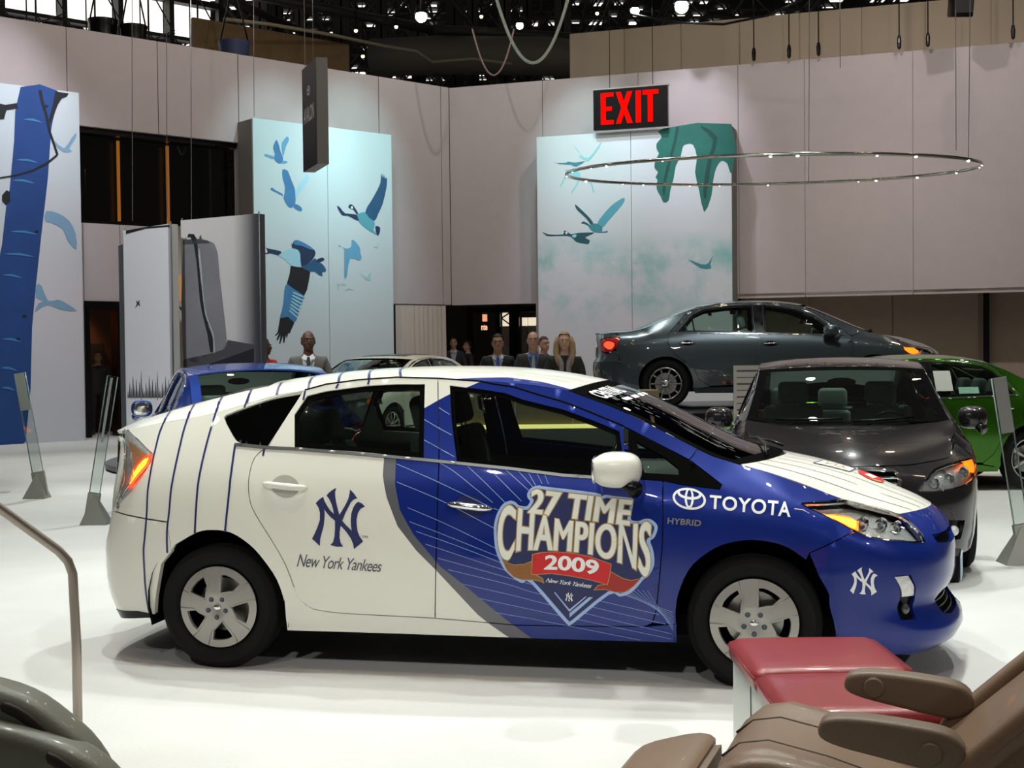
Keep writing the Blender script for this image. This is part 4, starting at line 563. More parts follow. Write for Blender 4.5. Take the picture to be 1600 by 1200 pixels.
def build_prius():
    D = PRIUS_DATA; S = Surf(PRIUS); T = D
    root = thing('wrapped_hatchback', 'white and royal blue baseball-wrapped hatchback in the foreground with pinstripes and champions emblem', 'car', (-1.348, 7.522, 0), -.201)
    s0, s1 = S.s0, S.s1
    GO, GI = T['grey_out'], T['grey_in']
    # wrap zones on the side skin
    band_o = [(.875, 1.5)]+[tuple(p) for p in GO]+[(1.56, .1)]; band_i = [(.95, 1.5)]+[tuple(p) for p in GI]+[(1.70, .1)]
    fo = crv([(p[1], p[0]) for p in [(.878, 1.2)]+GO+[(1.56, .1)]]); fi = crv([(p[1], p[0]) for p in [(.945, 1.2)]+GI+[(1.70, .1)]])
    bt = [tuple(p) for p in T['blue_top']]; ft = crv([(p[0], p[1]) for p in [(.80, 1.20)]+bt+[(1.40, 1.6)]])
    def zone(s, z):
        if z > 1.078:
            if s > .886 and (s > 1.39 or z < ft(s)): return 1
            return 0
        if s < fo(z): return 0
        return 2 if s < fi(z) else 1
    cuts = [GO, GI, smooth2d([(.80, 1.20)]+bt, 4), [(GO[0][0], 1.078), (1.3, 1.078)]]
    WM = [WHITE, BLUE, GREYB]
    ra, fa = T['rear_arch'], T['front_arch']; rdb = T['rear_door_back']; bg = T['b_gap']; gt = T['gap_top']; fdb = T['front_door_bottom']; fdf = T['front_door_front']; ag = T['A_glass_edge']; tl = T['tail_lamp']; hl = T['headlight']; bgap = T['bumper_gap']; he = T['hood_edge']
    rac = smooth2d(ra[4:12], 3)
    rear_U = [(-.66, 1.207), (-.4, 1.25), (-.1, 1.30), (.064, 1.345), (.235, 1.392), (.4, 1.42)]
    gtop_r = [p for p in gt if p[0] <= 1.118]; gtop_f = [p for p in gt if p[0] >= 1.116]
    kw = dict(step=.06, flange=.02, gap=.0028)
    for sd in (-1, 1):
        q = 1 if sd == -1 else 1
        side = 1 if sd == -1 else -1
        # rear quarter with the small dark window
        qp = rear_U[:-1]+[(.398, 1.418)]+smooth2d(rdb[:14], 2)[1:]+[(.40, .40), (.366, .37)]+[tuple(p) for p in smooth2d(ra[3:11], 3)[::-1]]+[(-.25, .60), (-.285, .75), (-.65, .785), (-.634, .83), (-.535, .898), (-.471, .977), (-.425, 1.056), (-.42, 1.088), (-.556, 1.161)]
        rq = panel('rear_quarter', S, [qp, csmooth(T['quarter_glass'], 2)], WHITE, root, side=side, **kw)
        glass_lay(root, S, [tuple(p) for p in inset(T['quarter_glass'], -.008)], GLSD, rq, side)
        sill = [(.345, .46), (.42, .43), (.445, .388), (.473, .345), (.52, .318), (.62, .305), (.753, .30)]+[(1.149, .291), (1.561, .268), (1.977, .275), (2.2, .283), (2.335, .30), (2.334, .209)]+[tuple(p) for p in T['sill_bottom'][::-1][1:]]+[(.366, .36), (.345, .43)]
        panel('sill', S, [sill], None, root, side=side, step=.06, flange=.03, gap=.0, off=-.0012, cuts=[GO, GI], mats=WM, mfn=zone)
        rd = panel('rear_door', S, [gtop_r+smooth2d(bg, 2)[1:]+[tuple(p) for p in smooth2d(rdb, 2)[::-1]][1:-1], [tuple(p) for p in T['rear_glass']]], None, root, side=side, step=.06, flange=.02, gap=.0028, cuts=cuts, mats=WM, mfn=zone)
        fr = [gtop_f[0]]+[tuple(p) for p in gtop_f[1:]]+[(2.085, 1.13), (2.10, .993), (2.274, .981)]+[(2.278, .837), (2.274, .685), (2.257, .501), (2.24, .362), (2.221, .301)]+[tuple(p) for p in fdb[::-1]][1:]+[tuple(p) for p in smooth2d(bg, 2)[::-1]][1:-1]
        fd = panel('front_door', S, [fr, [tuple(p) for p in T['front_glass']]], None, root, side=side, step=.06, flange=.02, gap=.0028, cuts=cuts, mats=WM, mfn=zone)
        # black window surrounds and glass
        for dr, key, ins in ((rd, 'rear_glass', .028), (fd, 'front_glass', .022)):
            lp = [tuple(p) for p in T[key]]
            panel('window_surround', S, [inset(lp, -.006), inset(lp, ins)], FRIT, dr, .05, 0, -.008, side)
            glass_lay(root, S, inset(lp, .01), GLS, dr, side, -.013)
            zb = sorted(lp, key=lambda p: p[1])[:4]; zb = sorted(zb)
            bl = [(lp[-1][0], lp[-1][1])]
        # chrome-less belt moulding
        bl = [(.07, 1.143), (.25, 1.128), (.414, 1.122), (.75, 1.10), (1.1, 1.072), (1.26, 1.058), (1.54, 1.032), (1.79, 1.003), (2.09, .985)]
        panel('belt_moulding', S, [strip2d(bl, .014)], mat('belt_rubber_silver', (.16, .17, .16), .35, .6), root, .05, .006, .008, side)
        rail = S(np.array([p[0] for p in gt]), np.array([p[1]+.002 for p in gt])); rail[:, 1] *= 1
        if side == -1: rail[:, 1] *= -1
        tube('roof_gap_seal', [tuple(p) for p in rail], .004, MATTE, root, 6)
        pil = [(1.342, 1.462), (1.55, 1.445)]+[tuple(p) for p in ag[:6]]+[(2.43, 1.125), (2.395, 1.075), (2.189, 1.178), (2.097, 1.224)]+[tuple(p) for p in gt[::-1]][:6]
        panel('windscreen_pillar', S, [pil], BLUE, root, side=side, step=.05, flange=.02, gap=.002)
        mt = T['mirror_triangle']
        tri = panel('quarter_window_frame', S, [[tuple(p) for p in mt], [tuple(p) for p in T['small_glass']]], FRIT, root, side=side, step=.05, flange=.02, off=.001)
        glass_lay(root, S, inset(T['small_glass'], -.004), GLS, tri, side, -.004)
        fe = [(2.274, .981), (2.278, .837), (2.274, .685), (2.257, .501), (2.24, .362), (2.221, .301), (2.24, .30), (2.337, .30)]+[tuple(p) for p in smooth2d(fa[1:10], 3)]+[(2.957, .655), (3.142, .738), (3.189, .753), (3.086, .814), (2.97, .863), (2.956, .876), (3.074, .876), (3.227, .872)]+[(3.059, .928), (2.845, .99), (2.657, 1.044), (2.638, 1.048), (2.505, 1.09), (2.43, 1.125), (2.395, 1.075), (2.551, .962), (2.541, .943), (2.369, .962)]
        fen = panel('front_fender', S, [fe], BLUE, root, side=side, **kw)
        # lamps
        h2 = [tuple(p) for p in hl]
        lamp = panel('headlamp', S, [csmooth(h2, 2)], LENSBK, root, side=side, step=.03, flange=.05, off=-.045)
        panel('headlamp_lens', S, [csmooth(h2, 2)], GLSC, lamp, .04, .02, .004, side)
        panel('headlamp_rim', S, [csmooth(h2, 2), csmooth(inset(h2, .007), 2)], CHROME, lamp, .04, .01, .001, side)
        lb = S(np.array([3.27, 3.37, 3.45]), np.array([.775, .765, .75])); nn = S(np.array([3.37]), np.array([.76]))
        for pt, r in zip(lb, (.036, .034, .030)):
            lamp_bowls(lamp, [(pt[0]-.02, (pt[1]+.03)*(1 if side == 1 else -1), pt[2])], r, (.75, -.65*(1 if side == 1 else -1), 0))
        panel('turn_signal', S, [T['turn']], AMBER, lamp, .03, .0, -.02, side)
        panel('turn_signal_filament', S, [inset(T['turn'], .012)], AMBERC, lamp, .03, .0, -.012, side)
        tm = panel('tail_lamp', S, [csmooth(tl, 2)], LENSBK, root, side=side, step=.03, flange=.03, off=-.006)
        panel('tail_lamp_lens', S, [csmooth(tl, 2)], GLSC, tm, .04, .01, .014, side)
        panel('tail_light_tint', S, [[(-.66, 1.16), (-.50, 1.10), (-.432, 1.075), (-.44, 1.03), (-.53, .94), (-.56, .98), (-.55, 1.04)]], AMBU, tm, .04, 0, .0, side)
        panel('tail_light_guide', S, [inset(T['tail_lit'], -.008)], REDL, tm, .03, 0, .004, side)
        panel('tail_light_core', S, [inset(T['tail_lit'], .006)], REDLC, tm, .03, 0, .008, side)
        for a, b in (((-.65, 1.13), (-.60, .95)), ((-.60, .95), (-.665, .83)), ((-.58, 1.09), (-.525, .97)), ((-.525, .97), (-.61, .86))):
            P = np.array([a, b]); X = S(P[:, 0], P[:, 1])+np.array([-.005, -.006, 0]); X[:, 1] *= side
            tube('chrome_lamp_rib', [tuple(p) for p in X], .006, CHROME, tm, 6)
        # handles
        for key, hm in (('handle_rear', WHITE), ('handle_front', CHROME)):
            h = T[key]; cx = (h[0][0]+h[1][0])/2; cz = (h[0][1]+h[1][1])/2; hw = (h[1][0]-h[0][0])/2; sl = (h[1][1]-h[0][1])/(2*hw)
            par_ = rd if key == 'handle_rear' else fd
            cup = [(cx+hw*.62*math.cos(a), cz-.005+sl*hw*.6*math.cos(a)+.056*math.sin(a)) for a in [2*PI*i/24 for i in range(24)]]
            cupm = mat('handle_cup_shade_white', (.42, .41, .36), .4, coat=.6) if hm is WHITE else mat('handle_cup_shade_blue', (.008, .014, .09), .35, coat=.8)
            panel('handle_recess_shade', S, [cup], cupm, par_, .03, 0, .0012, side)  # flat oval in darker paint, shade of the cup put into the colour
            n = 12; rr = []; pp = []
            for i in range(n+1):
                t = -1+2*i/n; X = S(np.array([cx+hw*t]), np.array([cz+sl*hw*t]))[0]; bulge = .034*(1-abs(t)**4)
                pp.append((X[0], (X[1]-bulge)*(1 if side == 1 else -1), X[2])); rr.append(.017*(1-abs(t)**6*.75))
            V, F = tube_vf(pp, rr, 10); mobj('door_handle', V, F, hm, par_, True)
        mirror(root, (2.075, -.985, 1.048), side, WHITE, (.155, .22, .150), arm=.1, foot=None)
    # fascia
    fa_end = [tuple(p) for p in fa[9:]]
    fb = [(2.957, .652)]+[(2.999, .548), (3.049, .459), (3.069, .338), (3.062, .236), (3.2, .19), (3.5, .155), (3.9, .15), (s1, .15), (s1, .80), (4.0, .80), (3.7, .797), (3.534, .792), (3.542, .753), (3.549, .685), (3.402, .702), (3.309, .712), (3.227, .731), (3.189, .750), (3.142, .735)]
    ug = [(3.635, .708), (3.80, .706), (s1-.002, .712), (s1-.002, .655), (3.86, .652), (3.655, .674)]
    lg = [(3.69, .40), (3.76, .435), (s1-.002, .445), (s1-.002, .315), (3.8, .315), (3.71, .33)]
    bum = panel('front_bumper', S, [fb, ug, lg, [tuple(p) for p in T['fog']]], BLUE, root, side=0, step=.045, flange=.03, gap=.0)
    panel('upper_grille', S, [ug], MATTE, root, .05, 0, -.03, 0); panel('lower_grille', S, [lg], MATTE, root, .05, 0, -.03, 0)
    for k in range(4):
        z = .325+k*.03; P = S(np.linspace(3.72, s1, 14), np.full(14, z)); P = P*np.array([1, 1, 1]); L = [tuple(p+np.array([-.02, 0, 0])) for p in P]; L += [(p[0], -p[1], p[2]) for p in L[::-1]][1:]
        tube('grille_bar', L, .006, BLACK, root, 5)
    for sd in (1, -1):
        fg = panel('fog_lamp', S, [[tuple(p) for p in T['fog']]], BLACK, root, .03, .02, -.02, sd)
        up_ = [(3.352, .54), (3.426, .542), (3.49, .44), (3.415, .44)]
        panel('fog_lamp_lens', S, [up_], LENSBK, fg, .02, .01, -.008, sd)
        X = S(np.array([3.442]), np.array([.385]))[0]; X[1] *= sd
        ellipsoid('round_fog_lens', tuple(X), (.02, .02, .028), mat('dark_lens', (.05, .05, .05), .1, coat=1), fg, n=16)
    lo = [(2.72, 0)]
    # plate and badge
    pr_ = Matrix.Rotation(-.16, 3, 'Z')
    pl = box('licence_plate', (3.712, 0, .475), (.05, .27, .14), BLACK, root, .006, 1, pr_)
    box('plate_face', tuple(Vector((3.715, 0, .475))+pr_ @ Vector((.027, 0, 0))), (.004, .26, .125), mat('plate_blue_white', (.40, .58, .75), .35), pl, 0, 2, pr_)
    V = []; badge = []
    for (a, b) in ((.052, .036), (.045, .030)): badge.append([(a*math.cos(t), b*math.sin(t)) for t in [2*PI*i/32 for i in range(32)]])
    Gb = lambda a, b: np.stack([3.675-.9*(b)*.5+0*a, a, .715+b], -1)
    ring_badge(root, lambda a, b: np.stack([3.70-.45*b-2*a*a, a, .735+b], -1), 1.05, CHROME, 'nose_badge', .006)
    # rear end
    rb = [(s0, .20), (-.9, .225), (-.5, .262), (-.385, .262), (-.341, .42), (-.312, .532), (-.25, .60), (-.285, .745), (-.65, .78), (s0, .78)]
    panel('rear_bumper', S, [rb], WHITE, root, .05, .03, 0, 0, gap=0)
    panel('rear_valance', S, [[(s0, .17), (-.9, .19), (-.42, .243), (-.40, .264), (-.5, .272), (-.9, .238), (s0, .215)]], BLACK, root, .05, .02, .003, 0)
    tg = [(s0, .785), (-.66, .785), (-.694, .812), (-.655, .901), (-.643, .983), (-.63, 1.065), (-.645, 1.113), (-.72, 1.16), (s0, 1.165)]
    panel('tailgate', S, [tg], WHITE, root, .05, .02, 0, 0, gap=0)
    panel('rear_glass_lower', S, [[(s0, .98), (-.75, .98), (-.74, 1.14), (s0, 1.15)]], GLSD, root, .05, 0, .004, 0)
    # top skins
    def U3(l): return [tuple(S(np.array([p[0]]), np.array([p[1]]))[0]) for p in l]
    Kr = [(-.93, 0, 1.18), (-.81, 0, 1.235), (-.65, 0, 1.285), (-.37, 0, 1.365), (-.1, 0, 1.43), (.15, 0, 1.472)]
    Ur = U3([(-.66, 1.207), (-.4, 1.25), (-.1, 1.30), (.064, 1.345), (.15, 1.369)])
    LH = Loft(Ur, Kr, 2.4); LR = Loft(U3([(.15, 1.369), (.235, 1.392), (.4, 1.42)]+gt[1:5]+[(1.342, 1.462), (1.55, 1.445), (1.788, 1.411)]), [(.15, 0, 1.472), (.38, 0, 1.50), (.57, 0, 1.517), (.79, 0, 1.528), (1.01, 0, 1.533), (1.23, 0, 1.53), (1.45, 0, 1.518), (1.73, 0, 1.482), (1.90, 0, 1.447)], 2.4)
    LW = Loft(U3(ag), [(1.90, 0, 1.447), (2.08, 0, 1.385), (2.26, 0, 1.305), (2.43, 0, 1.22), (2.65, 0, 1.12), (2.84, 0, 1.065)], 1.9)
    hsurf = lambda vv: S(3.534+(s1-3.534)*vv, .792+.008*vv)
    LHd = Loft(U3([(2.638, 1.048), (2.845, .99), (3.059, .928), (3.227, .872), (3.378, .828), (3.534, .792)]), [(2.86, 0, 1.055), (3.06, 0, 1.015), (3.26, 0, .955), (3.42, 0, .885), (3.54, 0, .83), (3.59, 0, .80)], 2.6, hsurf, 1.6)
    hat = panel('hatch', LH, [rect(0, 0, 1, 2), rect(.16, .42, .95, 1.58)], WHITE, root, .08, .02, 0)
    panel('rear_glass', LH, [rect(.15, .40, .96, 1.60)], GLSD, hat, .08, 0, -.006)
    bt_ = [(.62, -.01), (.78, .17), (.90, .14), (1.01, .045), (1.01, -.01)]
    roof = panel('roof', LR, [rect(0, 0, 1, 2)], None, root, .05, .02, 0, cuts=[bt_[:4], [(.62, 2.01), (.78, 1.83), (.90, 1.86), (1.01, 1.955)]], mats=[WHITE, BLUE],
          mfn=lambda t, v: 1 if (lambda vv: t > .62 and vv < np.interp(t, [.62, .78, .90, 1.0], [0, .17, .14, .05]))(min(v, 2-v)) else 0)
    ws = panel('windscreen', LW, [rect(0, 0, 1, 2)], None, root, .05, 0, 0, mats=[GLS, FRIT], cuts=[rect(.08, .07, .93, 1.93)+[(.08, .07)]], mfn=lambda t, v: 0 if (.08 < t < .93 and .07 < v < 1.93) else 1)
    P = LW(np.full(30, 1.0), np.linspace(0, 2, 30)); cowl = [tuple(p+np.array([.02, 0, -.02])) for p in P]
    P2 = LHd(np.full(30, 0.0), np.linspace(0, 2, 30))
    V = [tuple(p) for p in P]+[tuple(p+np.array([0.01, 0, -.03])) for p in P2]; mobj('cowl', V, [(i, i+30, i+31, i+1) for i in range(29)], BLACK, root, True)
    for (a, b, c_) in (((.98, .35), (.90, .75), (.88, 1.45)), ((.98, 1.0), (.93, 1.3), (.90, 1.75))):
        X = LW(np.array([a[0], b[0], c_[0]]), np.array([a[1], b[1], c_[1]]))+np.array([.02, 0, .025])
        wp = tube('wiper', [tuple(x) for x in X], .008, BLACK, root, 6)
    hood = panel('hood', LHd, [rect(0, 0.0, 1, 2)], WHITE, root, .05, .02, .001)
    for v in (.18, .36, .54, .72, .9, 1.1, 1.28, 1.46, 1.64, 1.82):
        panel('hood_pinstripe', LHd, [strip2d([(.02, v), (.5, v), (.985, v)], .008)], NAVYS, hood, .05, 0, .0025)
    for v in (.3, .45, .6, .75, .9, 1.05, 1.2, 1.35, 1.5, 1.65, 1.8):
        panel('roof_pinstripe', LR, [strip2d([(.58, v), (.8, v), (.99, v)], .006)], mat('grey_pinstripe', (.28, .28, .30), .4), roof, .05, 0, .0022)
    # badge decals lying on the hood
    hs_ = panel('hood_sticker', LHd, [[(.22, .62), (.46, .66), (.47, 1.0), (.24, .98)]], CREAM, hood, .04, 0, .003)
    panel('sticker_outline', LHd, [[(.22, .62), (.46, .66), (.47, 1.0), (.24, .98)], [(.235, .66), (.45, .70), (.455, .96), (.25, .94)]], GREYP, hs_, .04, 0, .0035)
    panel('sticker_mark', LHd, word('NY', lambda u, v: (.28+.14*u, .90-.16*v), .02), GOLD, hs_, .04, 0, .004, nonzero=True)
    cr_ = panel('hood_crest', LHd, [csmooth([(.50, .78), (.58, .66), (.66, .70), (.66, .95), (.58, 1.02), (.50, .95)], 3)], RED, hood, .04, 0, .004)
    panel('crest_band', LHd, [[(.54, .78), (.60, .74), (.62, .90), (.56, .94)]], WPRINT, cr_, .04, 0, .0048)
    panel('crest_edge', LHd, [[(.585, .66), (.66, .70), (.665, .78), (.60, .70)]], GOLD, cr_, .04, 0, .0052)
    # roof and flank pinstripes
    def ut(x, K=LR, v=0):
        tt = np.linspace(0, 1, 200); xs = K(tt, tt*0+v)[:, 0]; return float(np.interp(x, xs, tt))
    for x in (.245, .42, .585, .75, .92):
        t = ut(x); panel('roof_cross_stripe', LR, [strip2d([(ut(x-.13*math.sin(v*PI/2), LR, v), v) for v in (0, .1, .25, .5, 1, 1.5, 1.75, 1.9, 2)], .0085)], NAVYS, roof, .05, 0, .0025)
    for x in (-.40, -.25, -.083, .085):
        t = ut(x, LH); panel('hatch_cross_stripe', LH, [strip2d([(ut(x-.20*v, LH, v), v) for v in (0, .1, .2, .3, .40)], .014)], NAVYS, hat, .05, 0, .0025)
    for side in (1, -1):
        for i in range(11):
            l = [tuple(p) for p in T['pin%d' % i]]
            if i in (5, 6): continue
            if i <= 1: l = [(l[0][0], l[0][1]-.005)]+l[1:]
            panel('pinstripe', S, [strip2d(smooth2d(l, 3), .011)], NAVYS, root, .05, 0, .0022, side)
    # glossy graphic lines over the blue doors (near side)
    for i in range(31):
        l = T['grid%d' % i]
        panel('graphic_line', S, [strip2d(smooth2d(l, 4), .0034 if i < 13 else (.0028 if i < 22 else .0022))], LINE, root, .05, 0, .002, nonzero=True)
    # emblem
    cb = np.array(T['champ_box']); 
    def px(x, y):
        a = (x-774)/254; b = (y-765)/210
        top = cb[0]*(1-a)+cb[1]*a; bot = cb[3]*(1-a)+cb[2]*a; p = top*(1-b)+bot*b; return (float(p[0]), float(p[1]))
    PXL = lambda L: [px(*p) for p in L]
    em = panel('champions_emblem', S, [PXL(csmooth(HALO, 3))], PALE, root, .04, 0, .0035, label='pale blue outlined champions emblem on the front door')
    panel('emblem_field', S, [PXL(csmooth(HALO_IN, 3))], NAVY, em, .04, 0, .0045)
    for L, m_ in ((TL, BRN), (TR, DRED), (BAN, RED)):
        k = csmooth(L, 1)
        panel('ribbon_edge', S, [PXL(inset(L, -1.1))], GOLD, em, .04, 0, .0052 if m_ is not RED else .006)
        panel('ribbon', S, [PXL(L)], m_, em, .04, 0, .0058 if m_ is not RED else .0066)
    yt = crv([(775, 789), (800, 791), (830, 798), (850, 804), (872, 810), (900, 813.5), (925, 816), (950, 818), (975, 818), (1012, 815)])
    yb = crv([(775, 872), (797, 872), (812, 859), (840, 857.5), (880, 858.5), (905, 861), (925, 864), (945, 869), (968, 876), (990, 884), (1012, 899)])
    def wc(u, v):
        x = 781+u*236; a = float(yb(x)); b = float(yt(x)); return px(x+(v-.5)*3, a+(b-a)*v)
    def wt(u, v):
        x = 829+u*155; return px(x+(v)*5, 800+u*19+(-35+u*-2.5)*v)
    def w9(u, v):
        x = 854+u*82; return px(x+v*2, 887.5+9*u*u*1.0-(21+0*u)*v)
    for nm, s_, fn, o1, o2, sp in (('champions_lettering', 'CHAMPIONS', wc, (.072, .030), (.036, .012), 1.06), ('time_lettering', '27 TIME', wt, (.078, .050), (.042, .020), 1.06)):
        panel('gold_outline', S, word(s_, fn, o1, 0, sp), GOLD, em, .04, 0, .0058, nonzero=True, bstep=.006)
        panel(nm, S, word(s_, fn, o2, 0, sp), CREAM, em, .04, 0, .0068, nonzero=True, bstep=.006)
    panel('year_lettering', S, word('2009', w9, (.032, .03)), WPRINT, em, .04, 0, .0078, nonzero=True, bstep=.005)
    panel('script_lettering', S, word('New York Yankees', lambda u, v: px(855+u*71+2*v, 908+u*9.5-6.5*v), .004, .35, .92), WPRINT, em, .04, 0, .0056, nonzero=True, bstep=.004)
    ny = lambda cx, cy, h, flip=0: [px(cx+(x-650)/830*h, cy+(y-500)/830*h) for x, y in NYPX]
    panel('monogram', S, [ny(892, 931.5, 14.5)], WPRINT, em, .04, 0, .0056)
    panel('chevron', S, [PXL([(868, 924), (870, 924), (892, 951), (917, 931), (919, 931), (892, 955)])], PALE, em, .04, 0, .0056)
    panel('chevron', S, [PXL([(892, 957), (922.7, 931.7), (929, 931.7), (892, 964)])], PALE, em, .04, 0, .0056)
    # monograms and scripts on the doors, fender, bumper
    b = np.array(T['ny_big'])
    def big(x, y):
        u = (x-297)/(998-297); v = (915-y)/(915-88); p = (b[0]*(1-u)+b[1]*u)*(1-v)+(b[3]*(1-u)+b[2]*u)*v; return (float(p[0]), float(p[1]))
    panel('door_monogram', S, [[big(x, y) for x, y in NYPX]], NAVY, root, .05, 0, .0022, label='large navy interlocked monogram on the rear door')
    panel('trademark', S, word('TM', lambda u, v: big(958+75*u, 765-35*v+5*u), .0), GREYP, root, .03, 0, .0022, nonzero=True)
    b2 = np.array(T['nyy_script'])
    def scr(u, v): p = (b2[0]*(1-u)+b2[1]*u)+((b2[2]*(1-u)+b2[3]*u)-(b2[0]*(1-u)+b2[1]*u))*v; return (float(p[0]), float(p[1]))
    panel('door_script', S, word('New York Yankees', scr, .0, .4, .9), GREYP, root, .03, 0, .0022, nonzero=True, bstep=.006)
    b3 = np.array(T['ny_small'])
    def sm(x, y):
        u = (x-297)/(998-297); v = (915-y)/(915-88); p = (b3[0]*(1-u)+b3[1]*u)*(1-v)+(b3[3]*(1-u)+b3[2]*u)*v; return (float(p[0]), float(p[1]))
    panel('bumper_monogram', S, [[sm(x, y) for x, y in NYPX]], WPRINT, root, .04, 0, .0022, label='small white interlocked monogram on the bumper')
    b4 = np.array(T['toyota_text'])
    def ty(u, v): p = (b4[0]*(1-u)+b4[1]*u)+((b4[2]*(1-u)+b4[3]*u)-(b4[0]*(1-u)+b4[1]*u))*v; return (float(p[0]), float(p[1]))
    panel('fender_lettering', S, word('TOYOTA', ty, (.020, .022), 0, 1.1), WPRINT, root, .04, 0, .0022, nonzero=True, bstep=.006)
    lg_ = T['toyota_logo']; cx = (lg_[0][0]+lg_[1][0])/2; cz = (lg_[2][1]+lg_[3][1])/2
    ring_badge(root, lambda a, b_: S(cx+a+.0*b_, cz+b_-.11*a), .0785/.05, WPRINT, 'fender_emblem', .0022)
    b5 = np.array(T['hybrid'])
    def hy(u, v): p = (b5[0]*(1-u)+b5[1]*u)+((b5[2]*(1-u)+b5[3]*u)-(b5[0]*(1-u)+b5[1]*u))*v; return (float(p[0]), float(p[1]))
    panel('hybrid_badge', S, word('HYBRID', hy, .022, .1, 1.05), mat('badge_silver', (.30, .30, .28), .3, .4), root, .04, .003, .004, nonzero=True, bstep=.006)
    # upper windscreen banner
    panel('windscreen_banner', LW, word('CENTRAL', lambda u, v: (.17-.10*v-.01*u, .12+.50*u), .02), WPRINT, ws, .03, 0, .003, nonzero=True, bstep=.006)
    panel('windscreen_banner', LW, [rect(.205, .30+.2*k, .235, .44+.2*k) for k in range(4)], WPRINT, ws, .03, 0, .003)
    # cabin
    inner_body(root, S, 2.70, .317, rear=-.6, nose=3.35)
    for y in (-.37, .37): seat(root, 1.20, y, .58, .5, SEATD, h=.58)
    seat(root, .36, -.42, .55, .48, SEATG, h=.5); seat(root, .36, .42, .55, .48, SEATG, h=.5); 
    box('luggage_floor', (-.28, 0, .62), (.75, 1.3, .05), MATTE, root); box('parcel_shelf', (-.1, 0, .98), (.35, 1.25, .03), MATTE, root)
    box('dashboard', (2.25, 0, .84), (.62, 1.42, .26), mat('dashboard_grey', (.035, .036, .035), .6), root, .08, 3); steering(root, 1.88, .37, .92)
    box('bulkhead', (2.75, 0, .68), (.1, 1.3, .6), MATTE, root)
    box('headliner', (.95, 0, 1.415), (1.3, 1.04, .02), mat('headliner_grey', (.18, .18, .17), .9), root)
    ellipsoid('rear_view_mirror', (1.83, 0, 1.31), (.02, .12, .035), BLACK, root, n=12)
    for x in (0, 2.70):
        for s in (-1, 1): wheel(root, x, s, .317, .208, .762, .20, 'cover')
    return root
def ring_badge(parent, G, k, m, name, off):
    k *= .05
    def el(cx, cy, a, b): return [(cx*k+a*k*math.cos(t), cy*k+b*k*math.sin(t)) for t in [2*PI*i/40 for i in range(40)]]
    # three ovals
    o = panel(name, G, [el(0, 0, 1, .62), el(0, 0, .86, .49)], m, parent, .02*k/.05, 0, off, bstep=.006)
    panel('badge_oval', G, [el(0, .26, .72, .30), el(0, .31, .58, .20)], m, o, .02*k/.05, 0, off, bstep=.006)
    panel('badge_oval', G, [el(0, .03, .27, .58), el(0, .05, .14, .46)], m, o, .02*k/.05, 0, off, bstep=.006)
    return o
# ---------------------------------------------------------------- saloon cars around the stand
SEDAN = dict(
 front=[(2.85, .92), (3.1, .905), (3.3, .87), (3.48, .80), (3.62, .68), (3.72, .5), (3.78, .28), (3.80, 0)],
 rear=[(-.1, .915), (-.4, .90), (-.6, .87), (-.78, .80), (-.90, .68), (-.98, .5), (-1.02, .28), (-1.03, 0)],
 mid=[(.6, .92), (1.4, .92), (2.2, .92)],
 zs=[(-1, .86), (0, .93), (1, .93), (2, .90), (2.7, .82), (3.1, .74), (3.4, .68), (3.9, .6)],
 zt=[(-1.1, 1.01), (-.95, 1.02), (-.7, 1.05), (-.40, 1.08), (-.28, 1.115), (0, 1.22), (.3, 1.345), (.5, 1.40), (.8, 1.437), (1.2, 1.447), (1.6, 1.43), (1.9, 1.375), (2.2, 1.25), (2.5, 1.11), (2.75, 1.01), (3.0, .96), (3.4, .88), (3.7, .79), (3.9, .75)],
 wt=[(-1, .72), (-.4, .70), (.3, .665), (1, .66), (1.9, .67), (2.5, .74), (2.75, .77), (3.2, .74), (3.6, .64), (3.9, .5)],
 pw=[(-1, 2.4), (-.4, 1.7), (.2, 1.25), (2.2, 1.2), (2.7, 2.0), (3, 2.4), (3.9, 2.2)],
 low=[(0, .9), (.2, .95), (.3, .975), (.45, .99), (.6, 1.0), (.75, .998), (.85, .99), (.95, .97), (1.2, .95)],
 dxf=[(0, -.3), (.15, -.1), (.22, .0), (.32, .03), (.45, .02), (.55, .03), (.65, .0), (.74, -.05), (.80, -.11), (.9, -.3)],
 dxr=[(0, .2), (.2, .08), (.35, .0), (.55, -.03), (.64, -.02), (.68, .02), (.85, .04), (1.0, .02), (1.1, .03)], wmax=.92)
